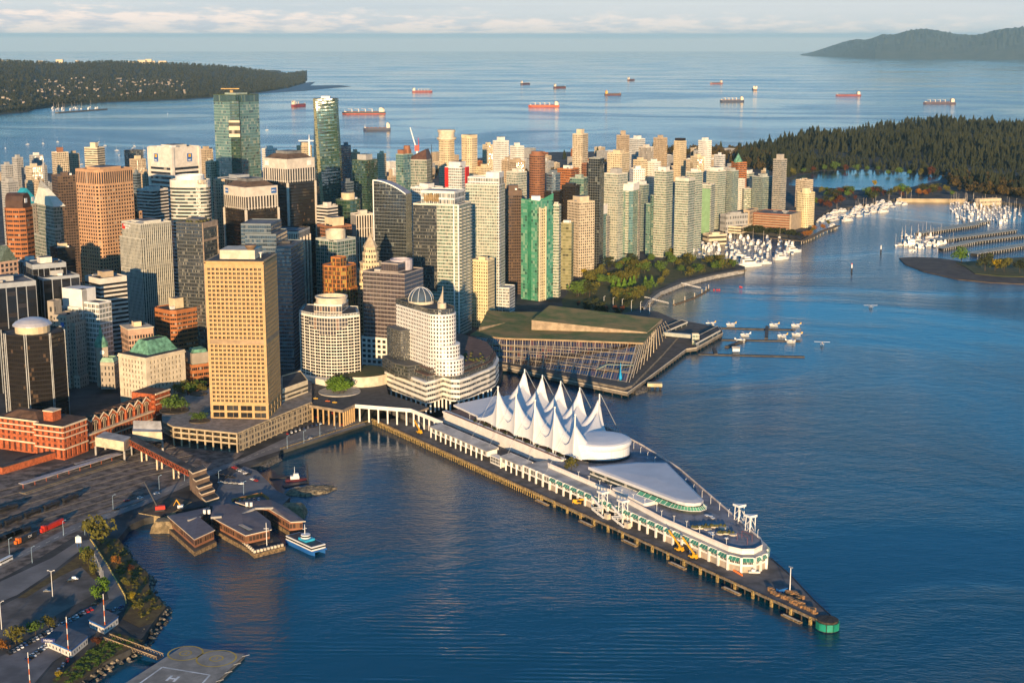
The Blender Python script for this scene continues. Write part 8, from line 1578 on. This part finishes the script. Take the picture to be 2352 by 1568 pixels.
cover([(900, 400), (1250, 372), (1500, 360), (1690, 352), (1700, 380), (1500, 410), (1200, 420), (950, 430)], 150, 10, 17, 1, MATS['mixed_leaves'], 'woodland', 'street trees between the low west end blocks')
cover([(1480, 352), (1690, 345), (1800, 372), (1815, 402), (1700, 385), (1600, 366)], 220, 16, 30, .8, MATS['mixed_leaves'], 'woodland', 'mixed park wood behind the west end towers')
cover([(1690, 345), (1760, 336), (1850, 322), (1850, 345), (1780, 372), (1700, 372)], 160, 18, 32, .45, CONIF, 'forest', 'dark firs at the near end of the park hill', CT)
cover([(1693, 533), (1715, 522), (1822, 535), (1836, 544), (1810, 541)], 110, 7, 9, 1.2, LDK, 'hedge', 'dense clipped avenue of trees before the long brown hotel')
for u, v, h in ((1372, 362, 34), (1296, 366, 30), (1655, 350, 38), (1500, 352, 36)): CPt[0].at(P(u, v, 5), 1, 'dark fir on the west end skyline', 'firs on the west end skyline', (14, 14, h))
cover([(0, 430), (200, 415), (460, 405), (470, 450), (0, 480)], 90, 12, 18, .9, LDK, 'woodland', 'dark trees in the shade of the left shore blocks')
for k, (u, v, h) in enumerate(((772, 899, 13), (783, 897, 14), (793, 899, 13), (779, 905, 12), (788, 905, 12), (766, 903, 12))): plant('b', P(u, v, 20), h, h * .95, 'bright green tree in the round planter by the bowed hotel', 'trees in the round planter')
for k, (u, v) in enumerate(((385, 938), (396, 936), (408, 938), (418, 944), (392, 945))): plant('g', P(u, v, 22), 11, 12, 'clipped green tree on the plaza left of the tan tower', 'clipped plaza trees')
for k, (u, v) in enumerate(((448, 966), (458, 968), (466, 966))): plant('g', P(u, v, 22), 7, 7.5, 'small tree in the round plaza lawn', 'trees in the round plaza lawn')
for k in range(7): plant('g' if k % 2 else 'o', P(410 + k * 9.5, 908 - (k % 3) * 4, 16), 11, 11, 'street tree between the stone block and the tan tower', 'street trees by the tan tower')
for u, v, k, h, w_, lab in ((232, 1250, 'o', 19, 20, 'big olive tree beside the yard road'), (240, 1362, 'b', 11, 9, 'vivid green tree on the heliport verge, the taller one'), (220, 1376, 'b', 8, 7, 'vivid green bush on the heliport verge, the lower one'), (36, 1478, 'o', 10, 10, 'olive bush at the left of the parking row'), (82, 1458, 'g', 9, 9, 'green bush above the parking row'), (112, 1440, 'o', 7, 8, 'low olive bush higher on the parking row'), (203, 1300, 'o', 11, 9, 'greenish thicket above the flagpoles'), (198, 1284, 'g', 9, 7, 'thicket beside the road sign'), (216, 1318, 'o', 7, 7, 'lower thicket beside the flagpoles'), (5, 1492, 'r', 6, 7, 'orange bush at the left edge'), (136, 1556, 'y', 4, 4, 'small yellow bush on the lower bank'), (306, 1376, 'y', 5, 5, 'yellow bush on the rocky bank'), (266, 1294, 'r', 5, 6, 'rust coloured bush on the upper bank'), (300, 1310, 'm', 4, 5, 'pinkish bush over the rocks'), (290, 1345, 'o', 5, 6, 'olive scrub on the middle bank'), (318, 1400, 'o', 5, 6, 'olive scrub near the rocky point'), (222, 1480, 'm', 5, 6, 'red bush beside the heliport ramp')): plant(k, P(u, v, 5), h, w_, lab)
plant('o', Vector(st(268, 33, 18)), 9, 10, 'thin olive tree on the pier terrace below the drum'); 
for k in range(9): s0 = 110 + k * 16; p = st(s0, 43, 19); plant('d', p, 3, 3.5, 'dark shrub along the pier promenade', 'shrubs along the pier promenade')
for px_ in ([(232, 1240), (270, 1240), (300, 1285), (334, 1318), (336, 1350), (370, 1392), (345, 1425), (300, 1400), (285, 1360), (262, 1300)], [(120, 1565), (225, 1478), (262, 1456), (310, 1470), (235, 1520), (165, 1570)]): cover(px_, 300, .8, 2.4, 1.4, LOL if px_[0][0] > 200 else LGR, 'undergrowth', 'dry scrub on the shore bank beside the ' + ('curving shore road' if px_[0][0] > 200 else 'heliport ramp'))
# ---------------------------------------------------------------- ships at anchor
def ship(label, u, v, Lpx, head, hullc, low=(.30, .06, .04), cranes=4, house=(.80, .66, .50), flip=1, name='cargo_ship'):
    p = P(u, v, 0); sc1 = p.y / F; Lm = Lpx * sc1 / max(.25, abs(math.cos(rad(head)))); Lm = min(Lm, 225); Wd = Lm * .15; t = thing(name, label, 'ship', tuple(p), rad(head) + (0 if flip > 0 else math.pi))
    s = MB(); ship_hull(s, Lm, Wd, 3.2, 11, bow=.12, flare=1); s.build('hull', mat('hull_%d%d%d' % tuple(int(c * 99) for c in hullc), hullc, .55, var=.08, scale=.05), t, False); s = MB(); ship_hull(s, Lm * .992, Wd * .995, -2, 3.2, bow=.12, flare=.96); s.build('lower_hull', mat('antifoul_%d%d' % (low[0] * 99, low[1] * 99), low, .6, var=.1, scale=.05), t, False)
    HC = mat('ship_cream_%d' % (house[2] * 99), house, .55, var=.05); x = -Lm * .40; s = MB(); s.box((x, 0, 11), (Lm * .10, Wd * .95, 18)); s.box((x + Lm * .01, 0, 29), (Lm * .06, Wd * 1.05, 3.5)); s.box((x - Lm * .055, 0, 11), (Lm * .03, Wd * .3, 14)); s.build('deckhouse', HC, t, False); s = MB(); s.box((x - Lm * .05, 0, 25), (Lm * .032, Wd * .24, 7)); s.tube((x, 0, 29), (x, 0, 40), 1, .5, 5); s.build('funnel', ORANGE if 'yellow' in label else DARK, t, False)
    for k in range(5): xx = -Lm * .27 + Lm * .155 * k; s = MB(); s.box((xx, 0, 11), (Lm * .11, Wd * .6, 2.6)); s.build('hatch_cover', mat('hatch_brown', (.22, .09, .06), .7), t, False)
    for k in range(cranes): xx = -Lm * .19 + Lm * .155 * k; s = MB(); s.box((xx, 0, 11), (3.2, 3.2, 15)); s.tube((xx, 0, 24), (xx + Lm * .10, 0, 27), 1, .7, 5); s.build('deck_crane', HC, t, False)
    s = MB(); s.tube((Lm * .44, 0, 11), (Lm * .44, 0, 24), .7, .5, 5); s.box((Lm * .43, 0, 11), (Lm * .05, Wd * .5, 3)); s.build('foremast', HC, t, False)
BKH, RDH, NV = (.03, .03, .035), (.26, .05, .045), (.04, .05, .09)
ship('black and red bulk carrier with four cranes, nearest, left of centre', 836, 262, 98, 4, BKH, (.48, .09, .05), 4, flip=-1); ship('small dark tanker with a cream aft house, below the bulk carrier', 866, 300, 62, 4, NV, NV, 0, flip=-1)
ship('bright orange red bulk carrier in the middle of the bay', 1249, 246, 70, 5, (.55, .10, .04), (.50, .10, .03), 4, flip=-1); ship('dark red freighter with four cranes left of centre, house at its left', 970, 212, 46, 5, RDH, RDH, 4)
ship('red freighter seen end on between the two glass towers', 687, 244, 24, 62, (.20, .03, .04), (.35, .05, .05), 2); ship('black freighter with cream house, upper centre left', 1207, 194, 21, 40, BKH, (.16, .04, .04), 0); ship('black freighter with cream house, upper centre', 1286, 202, 28, 30, BKH, (.2, .04, .04), 0)
ship('dark freighter with a yellow house, centre', 1408, 219, 38, 15, (.08, .06, .05), (.22, .05, .03), 0, (.75, .45, .06)); ship('small dark freighter seen end on, highest in the bay', 1450, 185, 17, 55, (.12, .05, .06), (.12, .04, .04), 0)
ship('red sided freighter, high right of centre', 1645, 193, 30, 28, (.10, .08, .09), (.50, .12, .06), 0, flip=-1); ship('freighter seen bow on, right of centre', 1733, 207, 15, 84, (.25, .12, .10), (.10, .05, .05), 0); ship('navy freighter with four cream cranes, right of centre', 1681, 234, 55, 4, NV, NV, 4, (.85, .68, .45), flip=-1)
ship('maroon tanker without cranes on the right', 1948, 221, 58, 4, (.24, .06, .07), (.26, .07, .07), 0, flip=-1); ship('navy freighter with four cranes at the far right', 2157, 239, 74, 3, (.07, .06, .09), (.10, .06, .08), 4, flip=-1)
# ---------------------------------------------------------------- pleasure boats
HW = mat('gelcoat', (.80, .77, .72), .35, var=.03); CV = mat('canvas_blue', (.04, .09, .20), .7); MW = mat('mast_alloy', (.66, .56, .44), .5)
def yacht(kind):
    if kind == 's':
        t = thing('sailing_boat', 'boat', 'boat'); s = MB(); ship_hull(s, 12, 3.5, -.2, 1.2, bow=.5, n=8, flare=.6); s.build('hull', HW, t, False); s = MB(); s.box((-.8, 0, 1.2), (4.4, 2, .7)); s.build('cabin', HW, t, False); s = MB(); s.tube((.6, 0, 1.2), (.6, 0, 17), .16, .12, 5); s.tube((.5, 0, 2.8), (-4.4, 0, 2.8), .22, .2, 5); s.build('mast', MW, t, False)
    elif kind == 'm':
        t = thing('motor_yacht', 'boat', 'boat'); s = MB(); ship_hull(s, 14, 4.4, -.2, 1.9, bow=.45, n=8, flare=.75); s.build('hull', HW, t, False); s = MB(); s.loft([[(x, y * w_, z_) for y, z_ in ((-1, 1.9), (1, 1.9), (.85, h_), (-.85, h_))] for x, w_, h_ in ((-5, 1.8, 4.2), (0, 1.8, 4.4), (3.4, 1.2, 2.2))]); s.build('cabin', HW, t, False); s = MB(); s.box((-1.2, 0, 2.9), (5.4, 3.7, .7)); s.box((-2, 0, 4.3), (3.6, 3, .3)); s.build('window_strip', GLASSD, t, False); s = MB(); s.box((-2, 0, 4.6), (3.2, 2.6, .9)); s.build('flybridge', HW, t, False)
    else:
        t = thing('motor_boat', 'boat', 'boat'); s = MB(); ship_hull(s, 10, 3.4, -.2, 1.4, bow=.45, n=8, flare=.75); s.build('hull', HW, t, False); s = MB(); s.box((-1.5, 0, 1.4), (4.6, 2.8, 1.6)); s.build('canopy', CV, t, False)
    return Proto(t)
YS, YM, YC = yacht('s'), yacht('m'), yacht('c')
LBL = {'s': 'sailing boat', 'm': 'white motor yacht', 'c': 'small boat under a blue canopy'}
def fleet(n, px, mix, rzs, where, smin=1.0, smax=1.6, rows=None):
    q = pxpoly(px, 0); xs_ = [p.x for p in q]; ys_ = [p.y for p in q]; rr = random.Random(n * 3 + int(px[0][0])); k = 0; done = []; tries = 0
    while k < n and tries < 15000:
        tries += 1; x, y = rr.uniform(min(xs_), max(xs_)), rr.uniform(min(ys_), max(ys_))
        if rows: y = min(ys_) + round((y - min(ys_)) / rows) * rows + rr.uniform(-1, 1)
        if not inside((x, y), q) or any(abs(x - a_) < 4.6 * smin and abs(y - b_) < 11 for a_, b_ in done): continue
        done.append((x, y)); k += 1; c_ = rr.choice(mix); s_ = rr.uniform(smin, smax); {'s': YS, 'm': YM, 'c': YC}[c_].at((x, y, 0), rr.choice(rzs) + rr.uniform(-.1, .1), LBL[c_] + ' moored ' + where, 'boats moored ' + where, s_)
fleet(130, [(1560, 598), (1556, 562), (1600, 545), (1680, 540), (1800, 550), (1842, 566), (1830, 580), (1770, 600), (1720, 612)], 'mmmmcmsc', (1.2, -1.9, 1.35), 'in the crowded marina beside the park', rows=14)
fleet(74, [(1878, 512), (1902, 490), (1966, 478), (2010, 470), (2060, 460), (2108, 458), (2080, 470), (2040, 482), (1990, 496), (1950, 508)], 'mmsmcsm', (.5, .7, -2.5), 'along the promenade below the lagoon', rows=15)
fleet(150, [(2182, 484), (2180, 462), (2230, 466), (2300, 472), (2340, 482), (2345, 500), (2310, 512), (2280, 520), (2200, 508)], 'sssssm', (1.4, -1.7), 'in the club marina by the causeway', 1.0, 1.5, rows=14)
fleet(44, [(2054, 566), (2078, 540), (2130, 536), (2200, 552), (2190, 566), (2120, 570)], 'ssmms', (.2, 1.4), 'around the outer boat sheds', 1, 1.5)
for u, v, rz, sc1, lab in ((1722, 612, .25, 2.9, 'big white motor yacht moored at the park pier'), (1795, 596, .5, 2.2, 'large white motor yacht at the marina mouth'), (1822, 580, .45, 2.4, 'long motor yacht at the outer marina corner'), (2100, 565, -.15, 2.2, 'long white yacht off the boat sheds'), (1915, 524, .6, 1.7, 'white tour boat by the curved promenade'), (1948, 508, .55, 2, 'tall white charter yacht on the promenade'), (2030, 488, .5, 2, 'large white yacht far along the promenade'), (1700, 590, .3, 1.6, 'white yacht behind the big park pier yacht'), (1760, 606, .3, 1.4, 'white yacht between the pier yacht and the marina mouth')): YM.at(P(u, v, 0), rz, lab, None, sc1)
for k, (u, v) in enumerate([(12, 341), (63, 332), (99, 330), (132, 326), (144, 342), (228, 327), (241, 335), (275, 357), (309, 336), (306, 341), (187, 378), (330, 346), (613, 299), (420, 388), (268, 346), (345, 222), (385, 262)]): YS.at(P(u, v, 0), rnd.uniform(0, 6), 'small sailing boat at anchor on the bay left of the towers', 'boats at anchor on the bay', 1.1)
for pts, w_ in (([(2108, 541), (2245, 520)], 15), ([(2150, 533), (2270, 512)], 14), ([(2150, 557), (2330, 533)], 16), ([(2210, 563), (2350, 545)], 15), ([(2160, 576), (2235, 560)], 14), ([(2235, 588), (2370, 565)], 18)):
    a_, b_ = P(*pts[0], 0), P(*pts[1], 0); d = (b_ - a_).normalized(); n = Vector((-d.y, d.x, 0)) * w_ / 2; t = thing('boat_shed', 'grey zigzag roofed floating boat shed in the club marina', 'boat shed', tuple(a_.lerp(b_, .5)), group='boat sheds of the club marina'); L = (b_ - a_).length; N_ = int(L // 8); s = MB(); w2 = MB()
    for k in range(N_):
        p0, p1 = a_.lerp(b_, k / N_), a_.lerp(b_, (k + 1) / N_); pm = p0.lerp(p1, .5); zl, zh = Vector((0, 0, 4.2)), Vector((0, 0, 6.0))
        s.poly([p0 - n + zl, pm - n + zh, pm + n + zh, p0 + n + zl][::-1]); s.poly([pm - n + zh, p1 - n + zl, p1 + n + zl, pm + n + zh][::-1]); s.poly([p0 - n + zl, p1 - n + zl, pm - n + zh], 1); s.poly([p0 + n + zl, p1 + n + zl, pm + n + zh], 1); [w2.beam(p + e * .96 + zl, p + e * .96, .5, .5) if 0 else w2.tube(p + e * .96, p + e * .96 + zl, .3, n=4) for p in (p0,) for e in (n, -n)]
    s.build('zigzag_roof', [mat('shed_roof', (.17, .22, .25), .6, var=.1), STEEL], t); w2.build('posts', WHITE, t); s = MB(); s.beam(a_ + Vector((0, 0, 4)), b_ + Vector((0, 0, 4)), w_ * .6, 3.8); s.build('inner_shade', mat('bay_shadow', (.03, .028, .026), .9), t)  # the dark block carries the shade inside the shed in its colour
o = tower('low cream restaurant on piles at the marina head', 1614, 1628, 1669, 539, 2500, 'creamband', cat='restaurant', name='restaurant', fl=8, bay=6, th=70, pent=(.4, 3), units=0)
t = thing('curved_promenade', 'curved boardwalk on piles along the hotel shore', 'boardwalk', tuple(P(1880, 535, 0))); pts = [P(u, v, 5.4) for u, v in ((1770, 546), (1840, 553), (1862, 545), (1890, 530), (1926, 518))]
for a_, b_ in zip(pts, pts[1:]):
    s = MB(); s.beam(a_, b_, 9, .8); s.build('deck', TIMBER, t)
    for k in range(4): p = a_.lerp(b_, k / 4); s = MB(); s.tube((p.x, p.y - 4, -2), (p.x, p.y - 4, 4.8), .5, n=6); s.build('pile', CREAM, t)
s = MB(); s.beam(P(2059, 456, 8.5), P(2217, 457, 8.5), 3, 9); one(s, 'causeway_wall', mat('tan_stone', (.42, .33, .20), .85, var=.1, scale=.05), 'long sunlit stone wall of the causeway', 'wall')  # even tan stone colour
o = tower('club house with white gables at the head of the club marina', 2240, 2250, 2300, 458, 3120, 'cream', cat='club house', name='club_house', th=70, pent=None, units=0, band=3, fl=8)
for lab, u, v in (('white and black channel beacon in front of the boat sheds', 2023, 582), ('pile beacon with a red top on the open harbour', 1956, 626)):
    p = P(u, v, 0); t = thing('beacon', lab, 'beacon', tuple(p)); s = MB(); s.tube((p.x, p.y, -2), (p.x, p.y, 7), 1.3, n=8); s.build('base', DARK, t); s = MB(); s.tube((p.x, p.y, 7), (p.x, p.y, 13), 1.0, .9, 8); s.build('shaft', WHITE, t); s = MB(); s.lathe((p.x, p.y, 13), [(1, 0), (1, 1.2), (0, 1.8)], 8); s.build('lantern', RED if u < 2000 else STEEL, t)
for k, (u, v) in enumerate(((1640, 667), (1647, 667), (1652, 667), (1700, 660), (1703, 661))): s = MB(); s.lathe(tuple(P(u, v, -.6)), [(1.0, 0), (1.6, .8), (1.0, 1.8), (0, 2)], 10); one(s, 'buoy', mat('buoy_red', (.70, .06, .03), .5), 'small red buoy off the park seawall', 'buoy', 'red buoys off the park seawall')
# ---------------------------------------------------------------- road vehicles
def car(c, van=False):
    t = thing('parked_van' if van else 'parked_car', 'car', 'van' if van else 'car'); H_ = 1.5 if van else .85; s = MB(); s.loft([[(x, y * .9, .35), (x, y * .9, .35 + h_), (x, -y * .9, .35 + h_), (x, -y * .9, .35)] for x, y, h_ in ((-2.25, .86, .45), (-2.1, 1, .62), (0, 1.03, .65), (1.4, 1, .58), (2.2, .84, .35))]); s.build('body', c, t, False)
    s = MB(); x0, x1 = (-2.1, 1.2) if van else (-1.5, .9); s.loft([[(x0, -.84, .95), (x1, -.84, .95), (x1, .84, .95), (x0, .84, .95)], [(x0 + .35, -.68, .95 + H_ * .7), (x1 - .6, -.68, .95 + H_ * .7), (x1 - .6, .68, .95 + H_ * .7), (x0 + .35, .68, .95 + H_ * .7)]]); s.build('cabin', c if van else GLASSD, t, False); s = MB(); s.box((-.3, 0, .96 + H_ * .7), (1.5, 1.3, .05)); s.build('roof', c, t, False)
    for x in (-1.4, 1.4):
        for y in (-.86, .86): s = MB(); s.tube((x, y - .1, .33), (x, y + .1, .33), .33, n=8); s.build('wheel', DARK, t, False)
    return Proto(t)
CC = {'white': mat('car_white', (.75, .75, .75), .3), 'silver': mat('car_silver', (.35, .36, .38), .3, .5), 'black': mat('car_black', (.012, .012, .014), .25), 'red': mat('car_red', (.45, .015, .015), .3), 'blue': mat('car_blue', (.02, .05, .16), .3)}
CARS = {k: car(m) for k, m in CC.items()}; VAN = car(CC['white'], True); TVAN = car(mat('van_turquoise', (.02, .42, .45), .4), True); TAXI = car(mat('taxi_yellow', (.75, .42, .01), .35)); TAXR = car(mat('taxi_orange', (.70, .14, .02), .35))
def carrow(u0, v0, u1, v1, n, where, rz=None, z=5.15, cols=('white', 'silver', 'black', 'black', 'silver', 'white', 'blue', 'red')):
    a_, b_ = P(u0, v0, z), P(u1, v1, z); d = b_ - a_; r_ = math.atan2(d.y, d.x) + (math.pi / 2 if rz is None else rz)
    for k in range(n):
        if rnd.random() < .08: continue
        c_ = rnd.choice(cols); CARS[c_].at(a_.lerp(b_, (k + .5) / n), r_ + rnd.uniform(-.06, .06) + rnd.choice((0, math.pi)), c_ + ' car parked ' + where, 'cars parked ' + where)
W_ = 'in the long row beside the heliport lot'; carrow(8, 1508, 212, 1398, 24, W_, 1.1); carrow(60, 1518, 106, 1484, 7, 'in front of the heliport terminal', 1.2); carrow(228, 1416, 285, 1392, 4, 'behind the small heliport office', .3); carrow(130, 1545, 160, 1512, 3, 'on the heliport forecourt', .2)
carrow(535, 1072, 572, 1092, 7, 'along the upper edge of the ferry car park'); carrow(495, 1090, 540, 1098, 4, 'in the middle of the ferry car park', .2); carrow(500, 1108, 560, 1112, 5, 'in the second line of the ferry car park', .3); carrow(575, 1100, 600, 1108, 3, 'at the water side of the ferry car park', 0); carrow(535, 1150, 600, 1148, 6, 'behind the orange hoarding')
carrow(655, 998, 740, 972, 9, 'in the kerbside row under the plaza', .9); carrow(700, 1012, 716, 1006, 2, 'at the wharf end of the shore road', 0); carrow(776, 981, 800, 970, 3, 'on the wharf near the viaduct', 0); carrow(720, 960, 770, 948, 4, 'in the shade under the viaduct', 1)
for lab, pr, u, v, z, rz in (('white van parked under the plaza wall', VAN, 678, 975, 5.2, .4), ('turquoise van parked under the plaza wall', TVAN, 699, 964, 5.2, .4), ('yellow taxi, left one on the hotel forecourt', TAXI, 725, 916, 20.1, .1), ('yellow taxi, right one on the hotel forecourt', TAXI, 769, 925, 20.1, -.1), ('orange taxi between the two yellow ones', TAXR, 753, 922, 20.1, -.1), ('white van in the dirt lot', VAN, 172, 1330, 5.2, .1), ('silver car by the twin armed lamp', CARS['silver'], 108, 1358, 5.2, .1), ('black car beside the white van in the dirt lot', CARS['black'], 162, 1334, 5.2, .2), ('white car driving on the yard road', CARS['white'], 322, 1144, 5.2, .6), ('white pickup car driving ahead on the yard road', CARS['white'], 360, 1134, 5.2, .6), ('red car driving on the yard road', CARS['red'], 292, 1150, 5.2, .6), ('dark car driving on the yard road', CARS['black'], 268, 1170, 5.2, .7), ('black car alone at the corner of the heliport road', CARS['black'], 219, 1388, 5.2, .5)): pr.at(P(u, v, z), rz, lab)
for k in range(13): s0 = 96 + k * 12; pole('slim lamp post on the pier promenade', 0, 0, 4, group='lamp posts on the pier promenade', name='lamp_post', cat='lamp post', lamp=2, arm=.8, z=19).location = st(s0, 46, 19)
for k in range(20): f = k / 19; s0 = 190 + 275 * f; t0 = 130 - 86 * max(0, (s0 - 184) / 290) ** 1.0; pole('slim lamp post along the seaward rail of the pier', 0, 0, 5, group='lamp posts along the seaward rail', name='lamp_post', cat='lamp post', lamp=1, arm=.8, z=18).location = st(s0, t0 - 1, 18)
for k in range(14): s0 = 290 + k * 13.5; pole('slim lamp post along the near terrace rail', 0, 0, 5, group='lamp posts along the near terrace rail', name='lamp_post', cat='lamp post', lamp=2, arm=.8, z=18).location = st(s0, 24 if s0 < 395 else 17.5, 18)
for k in range(6): pole('tall lamp mast behind the grass roofed hall', 1512 + k * 21 - 125, 705 + k * 3.2, 14, WHITE, lamp=1, group='lamp masts behind the grass roofed hall', name='lamp_post', cat='lamp post', r=.3)
# ---------------------------------------------------------------- houses and towers on the peninsula
def house_proto():
    t = thing('house', 'pale house among trees on the far peninsula slope', 'house'); s = MB(); s.box((0, 0, 0), (15, 11, 9)); s.build('wall', mat('house_wall', (.36, .30, .23), .7, var=.1), t, False); s = MB(); s.loft([[(-8, -6, 9), (-8, 6, 9), (-8, 0, 13)], [(8, -6, 9), (8, 6, 9), (8, 0, 13)]]); s.build('roof', mat('house_roof', (.28, .22, .19), .8), t, False); return Proto(t)
HP = house_proto()
for k in range(140):
    fu = .16 + .52 * rnd.random() ** .8; ft = rnd.uniform(.06, .40) * (1.1 - fu * .5); q = pg_pt(fu, ft); HP.at((q.x, q.y, q.z + 6), rnd.uniform(-.7, .7), 'pale house among trees on the far peninsula slope', 'houses on the far peninsula', (rnd.uniform(.6, 1.3), rnd.uniform(.7, 1.1), rnd.uniform(.6, 1.0)))
for k, (u0, u1, v0, v1) in enumerate(((-2, 11, 138, 143), (18, 22, 138, 143), (70, 79, 141, 147), (90, 101, 140, 147), (131, 147, 137, 147), (176, 184, 139, 146), (276, 296, 144, 149), (296, 312, 141, 148), (318, 336, 138, 150), (336, 350, 136, 149), (350, 358, 140, 149), (366, 384, 140, 149))):
    q = pg_pt((u0 + 160) / 866, .97); a_, b_ = PY(u0, v0, q.y), PY(u1, v0, q.y); t = thing('campus_tower', 'pale tower on the peninsula ridge', 'tower block', (a_.x, q.y, q.z), group='tower blocks on the peninsula ridge'); s = MB(); s.box(((a_.x + b_.x) / 2, q.y - 30, 0), (b_.x - a_.x, 30, a_.z)); s.build('wall', ST['cream'][1], t)
for u, v in ((140, 247), (190, 245)):
    pass
t = thing('far_breakwater', 'dark breakwater of the boat harbour below the peninsula', 'breakwater', tuple(P(180, 252, 0))); s = MB(); s.beam(P(130, 258, 5), P(243, 250, 5), 22, 6); s.build('wall', ROCK, t)
fleet(26, [(120, 256), (122, 248), (240, 246), (243, 249), (200, 252)], 'ssm', (1.4,), 'in the boat harbour below the peninsula', 1.6, 2.2)
